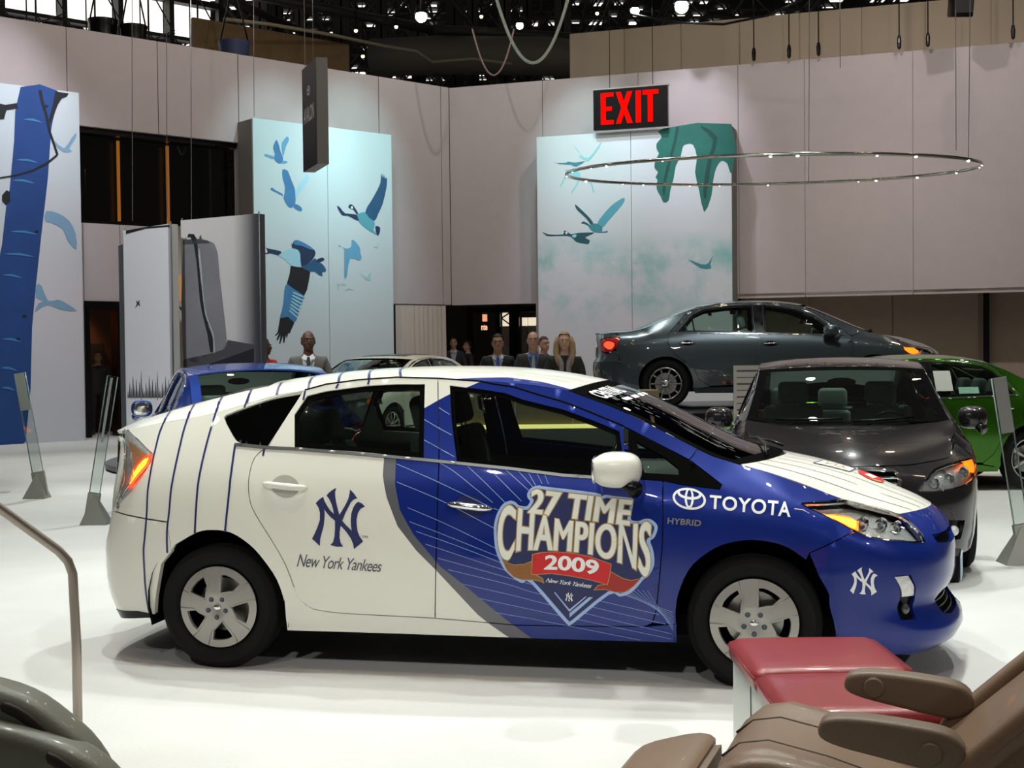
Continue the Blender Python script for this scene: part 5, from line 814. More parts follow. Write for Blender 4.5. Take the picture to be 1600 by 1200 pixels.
def build_sedan(name, label, T, yaw, z0, body, style='ten', scale=(1, 1, 1), seats=SEATG, lit=True, sunroof=False, stickers=(), black_pillar=False, detail=True):
    S = Surf(SEDAN); root = thing(name, label, 'car', (T[0], T[1], z0), -yaw); root.scale = scale
    s0, s1 = S.s0, S.s1; wx = 2.80
    st = .075
    kw = dict(step=st, flange=.02, gap=.003)
    U3 = lambda l: [tuple(S(np.array([p[0]]), np.array([p[1]]))[0]) for p in l]
    zt = S.zt
    rdT = [(.06, 1.045), (.29, 1.315), (.48, 1.39), (.85, 1.422), (1.26, 1.428)]
    bgp = [(1.26, 1.428), (1.28, .9), (1.27, .32)]
    rdB = [(.60, .30), (.46, .40), (.37, .56), (.14, .74), (.03, .9)]
    fdT = [(1.26, 1.428), (1.6, 1.405), (1.85, 1.345), (2.1, 1.235), (2.42, 1.03), (2.50, .96)]
    fdF = [(2.51, .8), (2.50, .6), (2.44, .31)]
    dr = [(.17, 1.05), (.37, 1.285), (.52, 1.355), (.85, 1.398), (1.19, 1.404), (1.21, 1.02)]
    df = [(1.33, 1.402), (1.55, 1.382), (1.78, 1.332), (2.03, 1.235), (2.27, 1.045), (2.34, .985), (1.34, 1.012)]
    ar = arch_pts(0, .335, .375, 205, -18, 16); af = arch_pts(wx, .335, .375, 196, -22, 16)
    for side in (1, -1):
        cp = [(x, float(zt(x))) for x in (-.36, -.2, 0, .15, .3, .4)]
        qp = [(-.62, .62)]+[p for p in ar if p[1] < .62 and p[0] < 0][:0]+arch_pts(0, .335, .375, 160, -12, 13)+[(.46, .26), (.60, .285)]+rdB+rdT[:3]+cp[::-1]+[(x, float(zt(x))-.004) for x in (-.5, -.68)]+[(-.70, .97), (-.72, .80), (-.66, .72)]
        rq = panel('rear_quarter', S, [qp], body, root, side=side, **kw)
        rd = panel('rear_door', S, [rdT+bgp[1:]+rdB, dr], body, root, side=side, **kw)
        fd = panel('front_door', S, [bgp[::-1][:-1]+fdT+fdF, df], body, root, side=side, **kw)
        for d_, l in ((rd, dr), (fd, df)):
            panel('window_surround', S, [inset(l, -.005), inset(l, .022)], BLACK, d_, .07, 0, -.008, side)
            g = panel('window_glass', S, [inset(l, .01)], GLS, d_, .1, 0, -.014, side)
        panel('pillar_trim', S, [[(1.195, 1.405), (1.325, 1.405), (1.335, 1.01), (1.215, 1.018)]], BLACK, fd, .1, 0, .003, side)
        panel('quarter_divider', S, [strip2d([(.36, 1.27), (.40, 1.04)], .02)], BLACK, rd, .1, 0, -.004, side)
        rl = [(x, float(zt(x))) for x in (.4, .6, .85, 1.2, 1.55, 1.9, 2.2, 2.5, 2.66)]
        panel('roof_rail', S, [rl+[(2.60, 1.0), (2.50, .965)]+fdT[::-1][1:]+rdT[::-1][1:3]], body, root, side=side, **kw)
        tr = [(.12, 1.043), (.33, 1.285), (.50, 1.375), (.85, 1.41), (1.27, 1.416), (1.60, 1.393), (1.80, 1.35), (2.06, 1.245), (2.36, 1.01)]
        panel('chrome_window_trim', S, [strip2d(smooth2d(tr, 3), .014)], CHROME, root, .07, .004, .005, side)
        panel('chrome_belt_trim', S, [strip2d([(.10, 1.037), (1.25, 1.005), (2.42, .975)], .014)], CHROME, root, .07, .004, .006, side)
        fe = [(2.50, .96), (2.60, 1.0), (2.66, float(zt(2.66)))]+[(x, float(zt(x))) for x in (2.8, 3.0, 3.2)]+[(3.22, .80), (3.26, .66), (3.22, .62)]+arch_pts(wx, .335, .375, 30, 186, 14)+[(2.40, .26), (2.44, .31), (2.50, .6), (2.51, .8)]
        panel('front_fender', S, [fe], body, root, side=side, **kw)
        panel('sill', S, [[(.36, .30), (.46, .255), (.60, .28), (1.27, .30), (2.43, .29), (2.42, .20), (.40, .20)]], body, root, side=side, **kw)
        panel('chrome_sill_strip', S, [strip2d([(1.3, .345), (2.38, .345)], .012)], CHROME, root, .1, .003, .004, side)
        # lamps
        hp = [(3.16, .845), (3.25, .81), (3.45, .80), (3.72, .76), (3.88, .70), (3.98, .635), (3.86, .62), (3.60, .645), (3.36, .69), (3.26, .72)]
        panel('lamp_surround', S, [[(3.12, .93), (3.19, .91), (3.34, .87), (3.48, .835), (3.84, .805), (4.03, .795), (4.0, .61), (3.86, .60), (3.58, .625), (3.34, .67), (3.20, .62), (3.12, .70)], csmooth(hp, 2)], body, root, .06, .02, -.003, side)
        hl = panel('headlamp', S, [csmooth(hp, 2)], LENSBK, root, .05, .04, -.035, side)
        panel('headlamp_lens', S, [csmooth(hp, 2)], GLSC, hl, .06, .01, .003, side)
        panel('headlamp_rim', S, [csmooth(hp, 2), csmooth(inset(hp, .008), 2)], CHROME, hl, .06, .01, .0, side)
        if detail:
            lb = S(np.array([3.50, 3.68, 3.82]), np.array([.73, .70, .67]))
            lamp_bowls(hl, [(p[0]-.02, (p[1]+.02)*side, p[2]) for p in lb], .036, (.9, -.4*side, 0))
        if lit: panel('turn_signal', S, [csmooth([(3.22, .80), (3.42, .795), (3.44, .735), (3.30, .72)], 2)], AMBER, hl, .05, 0, -.012, side)
        tp = [(-.64, .985), (-.78, .975), (-1.02, .95), (-1.08, .90), (-1.02, .80), (-.86, .78), (-.74, .82), (-.68, .90)]
        tl = panel('tail_lamp', S, [csmooth(tp, 2)], REDU, root, .05, .02, .006, side)
        if lit: panel('tail_light_glow', S, [csmooth([(-.74, .90), (-.86, .93), (-.96, .88), (-.86, .82), (-.78, .83)], 2)], REDL, tl, .05, 0, .009, side)
        for par_, hx, hz in ((rd, .30, .895), (fd, 1.42, .875)):
            cup = [(hx+.07*math.cos(a), hz+.035*math.sin(a)) for a in [2*PI*i/16 for i in range(16)]]
            panel('handle_recess_shade', S, [cup], MATTE, par_, .05, 0, .0015, side)  # flat black oval paints the shade behind the handle
            pp = []
            for i in range(9):
                t = -1+i/4; X = S(np.array([hx+.10*t]), np.array([hz]))[0]; pp.append((X[0], (X[1]-.034*(1-abs(t)**4))*side, X[2]))
            tube('door_handle', pp, .013, CHROME, par_, 8)
        mirror(root, (2.22, -.995, 1.035), side, body, (.13, .20, .15), .07, body)
    # front
    hz_ = lambda s: .80-.02*np.clip((np.asarray(s)-3.3)/1.2, 0, 1)
    fb = [(3.22, .62), (3.26, .66), (3.36, .69), (3.60, .645), (3.86, .62), (3.98, .635), (3.90, .69), (3.84, .735), (3.86, .775), (s1, .785), (s1, .18), (3.9, .18), (3.4, .20), (3.155, .22)]+arch_pts(wx, .335, .375, -16, 28, 6)
    gr = [(4.02, .76), (s1-.002, .765), (s1-.002, .60), (4.14, .60)]
    it = [(3.98, .44), (s1-.002, .46), (s1-.002, .28), (4.02, .28)]; fg = [(3.56, .42), (3.80, .44), (3.80, .30), (3.60, .30)]
    panel('front_bumper', S, [fb, gr, it, fg], body, root, .06, .03, 0, 0)
    g = panel('grille', S, [gr], MATTE, root, .08, 0, -.035, 0)
    panel('grille_frame', S, [inset(gr, -.006), [(4.045, .75), (s1-.003, .755), (s1-.003, .615), (4.15, .615)]], CHROME, g, .07, .012, .004, 0)
    for k in range(3):
        z = .64+k*.036; P = S(np.linspace(4.07+.02*(2-k), s1, 10), np.full(10, z)); L = [tuple(p+np.array([-.004, 0, 0])) for p in P]; L += [(p[0], -p[1], p[2]) for p in L[::-1]][1:]
        tube('grille_bar', L, .009, CHROME, g, 6)
    ring_badge(g, lambda a, b: np.stack([3.80+0*a, a, .685+b], -1), 1.1, CHROME, 'nose_badge', .01)
    panel('intake_mesh', S, [it], MATTE, root, .08, 0, -.03, 0)
    for side in (1, -1):
        f = panel('fog_recess', S, [fg], BLACK, root, .08, 0, -.03, side); X = S(np.array([3.68]), np.array([.36]))[0]; ellipsoid('fog_lens', (X[0]-.015, X[1]*side, X[2]), (.03, .035, .035), LENSBK, f, n=14)
    ap = [(3.155, .225)]; 
    # rear
    rb = [(s0, .20), (-.8, .22), (-.42, .24)]+[p for p in arch_pts(0, .335, .375, 195, 158, 5)]+[(-.62, .615), (-.66, .64), (s0, .64)]
    panel('rear_bumper', S, [rb], body, root, .06, .03, 0, 0)
    tf = [(s0, .645), (-.665, .645), (-.66, .72), (-.74, .80), (-.86, .76), (-1.04, .78), (-1.10, .90), (-1.04, .965), (-.78, .99), (-.70, .975), (-.70, 1.03), (s0, 1.03)]
    tfp = panel('boot_face', S, [tf], body, root, .06, .02, 0, 0)
    box('number_plate', (-1.01, 0, .78), (.02, .32, .15), mat('plate_white', (.6, .6, .6), .4), tfp, .004, 1)
    # top skins
    rail = lambda xs: U3([(x, float(zt(x))) for x in xs])
    LT = Loft(rail((-.93, -.7, -.5, -.36)), [(-1.03, 0, 1.055), (-.8, 0, 1.09), (-.6, 0, 1.10), (-.48, 0, 1.10)], 3, None, 2)
    LB = Loft(rail((-.36, -.2, 0, .2, .42)), [(-.48, 0, 1.10), (-.25, 0, 1.20), (0, 0, 1.30), (.25, 0, 1.39), (.40, 0, 1.435)], 2.2)
    LR = Loft(rail((.42, .7, 1.0, 1.3, 1.6, 1.82)), [(.40, 0, 1.435), (.7, 0, 1.475), (1.0, 0, 1.49), (1.35, 0, 1.488), (1.7, 0, 1.46), (1.93, 0, 1.42)], 2.4)
    LW = Loft(rail((1.82, 2.0, 2.2, 2.4, 2.66)), [(1.93, 0, 1.42), (2.15, 0, 1.33), (2.45, 0, 1.20), (2.7, 0, 1.09), (2.88, 0, 1.02)], 2.0)
    hs = lambda vv: S(3.20+(s1-3.20)*vv, .845-.06*np.clip(vv*3, 0, 1))
    LH = Loft(rail((2.66, 2.8, 3.0, 3.2)), [(2.90, 0, 1.01), (3.2, 0, .965), (3.45, 0, .90), (3.62, 0, .84), (3.71, 0, .79)], 2.8, lambda vv: S(3.20+(s1-3.20)*vv, np.interp(vv, [0, .25, .5, 1], [float(zt(3.2)), .82, .79, .785])), 1.3)
    panel('boot_lid', LT, [rect(0, 0, 1, 2)], body, root, .1, .02, 0)
    rg = panel('rear_window', LB, [rect(0, 0, 1, 2)], None, root, .1, 0, 0, mats=[GLS, body], cuts=[rect(.05, .13, .96, 1.87)+[(.05, .13)]], mfn=lambda t, v: 0 if (.05 < t < .96 and .13 < v < 1.87) else 1)
    rf = panel('roof', LR, [rect(0, 0, 1, 2)], body, root, .1, .02, 0)
    if sunroof: panel('sunroof', LR, [rect(.25, .35, .85, 1.65)], GLSD, rf, .1, .005, .006)
    panel('windscreen', LW, [rect(0, 0, 1, 2)], None, root, .08, 0, 0, mats=[GLS, FRIT], cuts=[rect(.07, .09, .95, 1.91)+[(.07, .09)]], mfn=lambda t, v: 0 if (.07 < t < .95 and .09 < v < 1.91) else 1)
    panel('hood', LH, [rect(0, 0, 1, 2)], body, root, .08, .02, 0)
    for a, b in (((1.0, .30), (.955, .95)), ((1.0, 1.05), (.955, 1.65))):
        X = LW(np.linspace(a[0], b[0], 4), np.linspace(a[1], b[1], 4))+np.array([.015, 0, .02]); tube('wiper', [tuple(x) for x in X], .008, BLACK, root, 6)
    # cabin
    inner_body(root, S, wx, .335, cab=(-.1, 2.75), beltz=.95, rear=-.8, nose=3.4)
    for y in (-.38, .38): seat(root, 1.25, y, .50, .52, seats)
    for y in (-.45, .45): seat(root, .42, y, .52, .5, seats, h=.46)
    seat(root, .42, 0, .52, .34, seats, h=.46)
    box('dashboard', (2.45, 0, .83), (.62, 1.5, .24), TRIMG, root, .08, 3); steering(root, 2.02, .38, .90)
    box('parcel_shelf', (-.12, 0, 1.0), (.5, 1.2, .04), TRIMG, root); box('bulkhead', (2.9, 0, .6), (.1, 1.4, .6), MATTE, root)
    ellipsoid('rear_view_mirror', (1.95, 0, 1.30), (.02, .12, .035), BLACK, root, n=12)
    for x in (0, wx):
        for s in (-1, 1): wheel(root, x, s, .335, .228, .795, .215, style)
    for (sx, sz, w_, h_, m_) in stickers:
        panel('window_sticker', S, [rect(sx, sz, sx+w_, sz+h_)], m_, root, .1, 0, -.004, -1)
    return root
# ---------------------------------------------------------------- the stand: walls, artwork, roof
KX, KY = -1.47, 32.4
DL = (-.75506, -.65565); NL = (.65565, -.75506); DR = (.9477, -.3192); NR = (-.3192, -.9477)
def wp(D, N, u, z, n=0): return (KX+D[0]*u+N[0]*n, KY+D[1]*u+N[1]*n, z)
def slab(name, D, N, u0, u1, z0, z1, n0, n1, m, parent=None):
    """a board standing parallel to a wall, between offsets n0 (back) and n1 (front)"""
    V = [wp(D, N, u, z, n) for n in (n0, n1) for (u, z) in ((u0, z0), (u1, z0), (u1, z1), (u0, z1))]
    F = [(0, 1, 2, 3), (7, 6, 5, 4), (0, 4, 5, 1), (1, 5, 6, 2), (2, 6, 7, 3), (3, 7, 4, 0)]
    bm = bmesh.new(); vs = [bm.verts.new(v) for v in V]; [bm.faces.new([vs[i] for i in f]) for f in F]
    return bobj(name, bm, m, parent)
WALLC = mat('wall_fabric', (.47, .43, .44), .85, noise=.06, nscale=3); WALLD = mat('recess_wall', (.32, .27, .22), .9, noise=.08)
PRN = dict(mid=(.05, .22, .46), lt=(.12, .38, .60), pale=(.35, .68, .82), navy=(.012, .035, .10), white=(.75, .8, .8), deep=(.02, .10, .22), black=(.008, .01, .016), teal=(.09, .38, .48), mint=(.35, .62, .60),
           tpale=(.26, .66, .70), teal2=(.05, .27, .33), tdark=(.015, .09, .12), leaf=(.012, .15, .12), leafd=(.006, .07, .06), mist=(.34, .64, .64), trunk=(.010, .06, .25), tshade=(.6, .62, .68), haze=(.22, .40, .60), bark=(.05, .22, .50),
           case=(.20, .20, .215), casedark=(.06, .06, .065), casel=(.42, .42, .43))
def art(key, P0, D, N, n, parent, names, off=.004):
    for c, pts in ART.get(key, []):
        if c == 'mist': continue
        m_ = mat('print_'+c, PRN[c], .7, noise=.25 if c in ('trunk', 'leaf', 'mist', 'case', 'mid', 'deep') else .08, nscale=2.5)
        G = lambda u, z: np.stack([P0[0]+D[0]*u+N[0]*(n+off), P0[1]+D[1]*u+N[1]*(n+off), z+0*u], -1)
        q = csmooth([tuple(p) for p in pts], 2) if c not in ('mint', 'casedark', 'black') else [tuple(p) for p in pts]
        P, T = fill([q], .5, nonzero=True); V = G(P[:, 0], P[:, 1])
        mobj(names, V, [list(t) for t in T], m_, parent)
def poster_mat(name, c0, c1, c2, z0, z1, mist=None):
    """printed sky: colour grades with height on the print itself, faint mottling"""
    m = bpy.data.materials.new(name); m.use_nodes = True; nt = m.node_tree; b = nt.nodes['Principled BSDF']; b.inputs['Roughness'].default_value = .6
    tc = nt.nodes.new('ShaderNodeTexCoord'); sp = nt.nodes.new('ShaderNodeSeparateXYZ'); mr = nt.nodes.new('ShaderNodeMapRange'); mr.inputs[1].default_value = z0; mr.inputs[2].default_value = z1
    n = nt.nodes.new('ShaderNodeTexNoise'); n.inputs['Scale'].default_value = .35; ad = nt.nodes.new('ShaderNodeMath'); ad.operation = 'MULTIPLY_ADD'; ad.inputs[1].default_value = .35
    cr = nt.nodes.new('ShaderNodeValToRGB'); e = cr.color_ramp.elements; e[0].color = (*c0, 1); e[1].color = (*c2, 1); x = e.new(.5); x.color = (*c1, 1)
    nt.links.new(tc.outputs['Object'], sp.inputs[0]); nt.links.new(sp.outputs[2], mr.inputs[0]); nt.links.new(tc.outputs['Object'], n.inputs['Vector']); nt.links.new(n.outputs['Fac'], ad.inputs[0]); nt.links.new(mr.outputs[0], ad.inputs[2])
    nt.links.new(ad.outputs[0], cr.inputs[0]); nt.links.new(cr.outputs[0], b.inputs['Base Color'])
    if mist:
        # printed bank of teal cloud between two heights, broken up by noise
        n2 = nt.nodes.new('ShaderNodeTexNoise'); n2.inputs['Scale'].default_value = .75; n2.inputs['Detail'].default_value = 7; n2.inputs['Roughness'].default_value = .62
        r2 = nt.nodes.new('ShaderNodeValToRGB'); el = r2.color_ramp.elements; el[0].position = 0; el[0].color = (0, 0, 0, 1); el[1].position = 1; el[1].color = (0, 0, 0, 1); q = el.new(.35); q.color = (.75, .75, .75, 1); q = el.new(.75); q.color = (1, 1, 1, 1)
        m2 = nt.nodes.new('ShaderNodeMapRange'); m2.inputs[1].default_value = 1.9; m2.inputs[2].default_value = 4.35; a2 = nt.nodes.new('ShaderNodeMath'); a2.operation = 'MULTIPLY'
        g2 = nt.nodes.new('ShaderNodeMapRange'); g2.inputs[1].default_value = .44; g2.inputs[2].default_value = .62
        mx = nt.nodes.new('ShaderNodeMix'); mx.data_type = 'RGBA'; mx.inputs['B'].default_value = (*mist, 1)
        nt.links.new(tc.outputs['Object'], n2.inputs['Vector']); nt.links.new(n2.outputs['Fac'], g2.inputs[0]); nt.links.new(sp.outputs[2], m2.inputs[0]); nt.links.new(m2.outputs[0], r2.inputs[0])
        nt.links.new(g2.outputs[0], a2.inputs[0]); nt.links.new(r2.outputs[0], a2.inputs[1]); nt.links.new(a2.outputs[0], mx.inputs['Factor']); nt.links.new(cr.outputs[0], mx.inputs['A']); nt.links.new(mx.outputs['Result'], b.inputs['Base Color'])
    return m
def build_walls():
    fl = mat('carpet_white', (.57, .56, .54), .95, bump=.9, bscale=45, noise=.10, nscale=1.6)
    o = mobj('floor', [(-34, -3, 0), (34, -3, 0), (34, 70, 0), (-34, 70, 0)], [(0, 1, 2, 3)], fl); o['kind'] = 'structure'
    # left wall: tall fabric panels with joints
    wl = slab('wall_left', DL, NL, 0, 1.66, 2.8, 8.14, -.28, -.03, WALLC); wl['kind'] = 'structure'
    seams = [0, .26, 2.11, 3.94, 5.82]
    for a, b in zip(seams[:-1], seams[1:]): slab('wall_panel', DL, NL, a+.012, b-.012, 2.81 if b < 2.2 else 0, 8.14, -.25, 0, WALLC, wl)
    sl = [5.83, 7.7, 9.63, 12.2, 14.8]
    for a, b in zip(sl[:-1], sl[1:]): slab('wall_panel', DL, NL, a+.008, b-.008, 6.23, 8.14, -.2, .015, WALLC, wl)
    slab('wall_backing', DL, NL, 5.8, 14.8, 6.25, 8.1, -.3, -.2, MATTE, wl)
    for a, b in ((5.83, 7.45), (7.45, 8.58), (9.36, 10.2), (10.2, 12.6)): slab('wall_panel', DL, NL, a+.008, b-.008, 0, 4.30, -.2, 0, WALLC, wl)
    slab('wall_panel', DL, NL, 8.588, 9.352, 2.74, 4.30, -.2, 0, WALLC, wl)
    # dark glazed gallery in the left wall
    gal = slab('window_1', DL, NL, 5.83, 12.6, 4.3, 6.25, -.9, -.85, mat('gallery_dark', (.014, .012, .010), .25)); gal['kind'] = 'structure'
    slab('window_glass', DL, NL, 5.9, 12.5, 4.33, 6.22, -.30, -.29, glass('gallery_glass', (.5, .5, .48)), gal)
    slab('window_frame', DL, NL, 5.83, 12.6, 6.12, 6.25, -.3, -.1, BLACK, gal); slab('window_frame', DL, NL, 5.83, 12.6, 4.30, 4.36, -.3, -.05, BLACK, gal)
    for u in (8.27, 7.16):
        p0 = wp(DL, NL, u, 4.45, -.7); p1 = wp(DL, NL, u, 6.12, -.7)
        t = tube('vertical_tube_lamp', [p0, p1], .035, mat('orange_tube', (.8, .3, .05), .4, emit=(1, .36, .05), es=1.1)); tag(t, 'vertical orange tube lamp behind the dark gallery glass, %s' % ('nearer the tree poster' if u > 8 else 'nearer the goose poster'), 'lamp', 'orange tube lamps in the gallery')
    # doorway at left
    d = slab('door_1', DL, NL, 8.58, 9.36, 2.58, 2.74, -.3, .04, BLACK); d['kind'] = 'structure'
    for u in (8.58, 9.26): slab('door_frame', DL, NL, u, u+.10, 0, 2.6, -.3, .04, BLACK, d)
    slab('lobby_wall', DL, NL, 7.6, 10.4, 0, 3, -2.0, -1.9, mat('lobby_orange', (.34, .12, .03), .8), d)
    slab('lobby_wall', DL, NL, 7.6, 8.9, 0, 3, -1.85, -1.8, mat('lobby_brown', (.15, .06, .025), .8), d)
    slab('lobby_bench', DL, NL, 8.3, 9.0, 0, 1.9, -1.75, -1.5, mat('lobby_dark', (.03, .02, .02), .8), d)
    spot(*wp(DL, NL, 9.0, 2.7, -1.0), *wp(DL, NL, 9.3, 1.6, -1.9), 24, (1, .6, .3), 110, name='lobby_lamp')
    # right wall
    wr = slab('wall_right', DR, NR, 0, 20, 2.82, 8.1, -.3, -.03, WALLC); wr['kind'] = 'structure'
    s2 = [0, 2.4, 4.75, 7.08, 8.57, 10.9, 13.3, 15.7, 18, 20]
    for a, b in zip(s2[:-1], s2[1:]): slab('wall_panel', DR, NR, a+.008, b-.008, 2.8, 8.13, -.25, 0, WALLC, wr)
    rw = slab('wall_back', DR, NR, 6.9, 20, 0, 2.95, -1.75, -1.5, WALLD); rw['kind'] = 'structure'
    for u in (8.5, 10.4): slab('recess_panel', DR, NR, u+.01, u+1.88, 0, 2.9, -1.5, -1.47, WALLD, rw)
    for u in (7.1,): slab('recess_panel', DR, NR, u+.01, u+1.38, 0, 2.9, -1.5, -1.47, WALLD, rw)
    p = slab('trim_1', DR, NR, 12.37, 12.5, 0, 2.9, -1.5, -1.3, BLACK); p['kind'] = 'structure'
    ceil_ = slab('ceiling', DR, NR, 6.9, 20, 2.84, 2.9, -1.5, 0, WALLD); ceil_['kind'] = 'structure'
    # lobby opening under the corner
    slab('wall_end', DR, NR, 2.19, 2.5, 0, 2.8, -.3, .02, WALLC)['kind'] = 'structure'
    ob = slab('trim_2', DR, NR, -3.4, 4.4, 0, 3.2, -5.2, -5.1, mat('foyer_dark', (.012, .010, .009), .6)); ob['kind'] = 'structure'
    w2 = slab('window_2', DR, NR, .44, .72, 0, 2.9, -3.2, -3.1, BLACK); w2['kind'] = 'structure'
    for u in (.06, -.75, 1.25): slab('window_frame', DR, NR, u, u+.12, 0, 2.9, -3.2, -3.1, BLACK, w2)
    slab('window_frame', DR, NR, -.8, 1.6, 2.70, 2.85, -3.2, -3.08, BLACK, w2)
    lite = mat('lit_foyer_pane', (.8, .7, .5), .5, emit=(1, .86, .66), es=.8); bei = mat('foyer_screen', (.36, .32, .27), .9)
    for u0, u1, zt_ in ((.10, .33, 2.70), (.66, .80, 2.56), (.83, 1.25, 2.56)):
        slab('window_pane', DR, NR, u0, u1, 2.34, zt_, -3.6, -3.55, lite, w2); slab('screen_panel', DR, NR, u0, u1, .9, 2.33, -3.6, -3.5, bei, w2)
    tubes('window_bracing', [([wp(DR, NR, .10, 2.55, -3.5), wp(DR, NR, .33, 2.38, -3.5)], .02), ([wp(DR, NR, .10, 2.56, -3.5), wp(DR, NR, .33, 2.7, -3.5)], .02)], BLACK, w2)
    sg = slab('lit_sign', DR, NR, -.37, -.25, 2.47, 2.66, -3.3, -3.25, mat('orange_sign', (1, .4, .2), .5, emit=(1, .42, .2), es=.9)); tag(sg, 'small orange lit sign hanging in the dark foyer doorway', 'sign')
    G = lambda u, z: np.stack([KX+DR[0]*u+NR[0]*-3.24, KY+DR[1]*u+NR[1]*-3.24, z+0*u], -1)
    t = panel('lit_lettering', G, word('nte', lambda a, b: (-.40+.17*a, 2.24+.13*b), .03), mat('orange_letters', (1, .5, .3), .5, emit=(1, .5, .3), es=1.2), None, .2, 0, nonzero=True); tag(t, 'small orange lit letters below the sign in the foyer doorway', 'sign')
    # drape by the corner
    V = []; n = 60
    for i in range(n+1):
        u = .22+1.5*i/n; dn = .05+.045*math.sin(i*1.15)+.02*math.sin(i*2.7)
        V += [wp(DL, NL, u, 0.02, dn), wp(DL, NL, u, 2.78, dn*.8)]
    dr = mobj('curtain', V, [(2*i, 2*i+2, 2*i+3, 2*i+1) for i in range(n)], mat('ivory_drape', (.52, .47, .42), .9), None, True); tag(dr, 'ivory pleated curtain hanging in the wall corner beside the dark foyer opening', 'curtain')
    # artwork
    pm = poster_mat('sky_print_blue', (.58, .62, .70), (.58, .68, .74), (.52, .70, .74), 0, 6.9)
    def poster(name, D, N, u0, u1, us, n, z1, lab, key, m_):
        r = thing(name, lab, 'poster', wp(D, N, (u0+u1)/2, 0))
        def S_(nm, *a):
            o = slab(nm, *a); o.parent = r; o.matrix_parent_inverse = Matrix.Translation(-r.location); return o
        S_('poster_box', D, N, u0+.01, u1-.01, 0, z1-.01, .02, n-.03, mat('poster_side', (.20, .19, .18), .8))
        cuts = [u0]+us+[u1]
        for a, b in zip(cuts[:-1], cuts[1:]): S_('printed_panel', D, N, a+.006, b-.006, 0, z1, n-.05, n, m_)
        kids = []
        for k_, of in ((key+'0', .003), (key, .005), (key+'1', .010)):
            before = set(bpy.data.objects); art(k_, (KX, KY), D, N, n, None, 'print_shape', of)
            for o in set(bpy.data.objects)-before: o.parent = r; o.matrix_parent_inverse = Matrix.Translation(-r.location)
        return r
    poster('goose_poster', DL, NL, 2.24, 5.87, [4.0], .67, 6.67, 'tall blue poster box with flying geese, on the left wall beside the hanging black sign', 'gooseL', pm)
    poster('leaf_poster', DR, NR, 2.49, 7.05, [4.75], .8, 6.65, 'tall teal poster box with geese and a hanging green leaf, under the red exit sign', 'gooseR', poster_mat('sky_print_teal', (.56, .64, .68), (.66, .67, .74), (.60, .70, .74), 0, 6.9, (.22, .52, .52)))
    poster('tree_poster', DL, NL, 9.72, 13.6, [], .8, 6.71, 'tall poster with a blue birch trunk and dark twigs at the left edge', 'tree', poster_mat('sky_print_violet', (.58, .63, .72), (.66, .65, .72), (.58, .68, .74), 0, 6.9))
    # exit sign
    ex = thing('exit_sign', 'black hanging exit sign with red lit capital letters above the leaf poster', 'exit sign', wp(DR, NR, 4.78, 6.68, .95))
    def under(o): o.parent = ex; o.matrix_parent_inverse = Matrix.Translation(-ex.location); return o
    under(slab('sign_case', DR, NR, 3.92, 5.65, 6.69, 7.62, .86, .97, BLACK)); under(slab('sign_edge', DR, NR, 3.90, 5.67, 7.60, 7.63, .85, .98, STEEL))
    G = lambda u, z: np.stack([KX+DR[0]*u+NR[0]*.985, KY+DR[1]*u+NR[1]*.985, z+0*u], -1)
    rl = mat('exit_red', (.5, .0, .0), .7, spec=0, emit=(1, .004, .002), es=1.0)
    def bars(L): return [[(4.10+a*1.36, 6.80+b*.72) for a, b in l] for l in L]
    E_ = [(0, 0), (.22, 0), (.22, .13), (.085, .13), (.085, .43), (.19, .43), (.19, .56), (.085, .56), (.085, .87), (.22, .87), (.22, 1), (0, 1)]
    X_ = [(.26, 0), (.345, 0), (.40, .33), (.455, 0), (.545, 0), (.448, .5), (.545, 1), (.455, 1), (.40, .68), (.345, 1), (.26, 1), (.353, .5)]
    I_ = [(.60, 0), (.69, 0), (.69, 1), (.60, 1)]; T_ = [(.805, 0), (.89, 0), (.89, .86), (.985, .86), (.985, 1), (.72, 1), (.72, .86), (.805, .86)]
    for l in (E_, X_, I_, T_): under(panel('letter', G, bars([l]), rl, None, .5, .004))
    for u in (4.3, 5.3): under(tube('sign_wire', [wp(DR, NR, u, 7.62, .92), wp(DR, NR, u, 12, .92)], .008, BLACK, None, 5))
    # higher walls behind
    bk = slab('wall_upper', DR, NR, 2.24, 20, 6.5, 9.92, -3.2, -3.0, mat('upper_wall', (.50, .42, .33), .85, noise=.12, nscale=.8)); bk['kind'] = 'structure'
    for i in range(12): slab('wall_panel', DR, NR, 2.25+i*1.48, 2.24+i*1.48+1.46, 6.6, 9.92, -3.0, -2.96, mat('upper_wall', (.50, .42, .33)), bk)
    br = slab('wall_timber', DL, NL, .9, 5.3, 7, 9.62, -3.2, -3.0, mat('timber_brown', (.14, .085, .035), .7, noise=.25, nscale=5)); br['kind'] = 'structure'
    # steel and glass facade beyond
    fc = slab('window_3', DL, NL, 1.8, 1.95, 7.5, 16, -8.1, -7.9, mat('facade_steel', (.02, .018, .016), .6)); fc['kind'] = 'structure'
    ST = MATS['facade_steel'] if 'facade_steel' in MATS else MATS['wall_fabric']
    sky = mat('daylit_pane', (.9, .9, .85), .4, emit=(1, .98, .90), es=1.35)
    ug = [1.95, 3.4, 4.87, 6.4, 8.0, 9.6, 11.2]
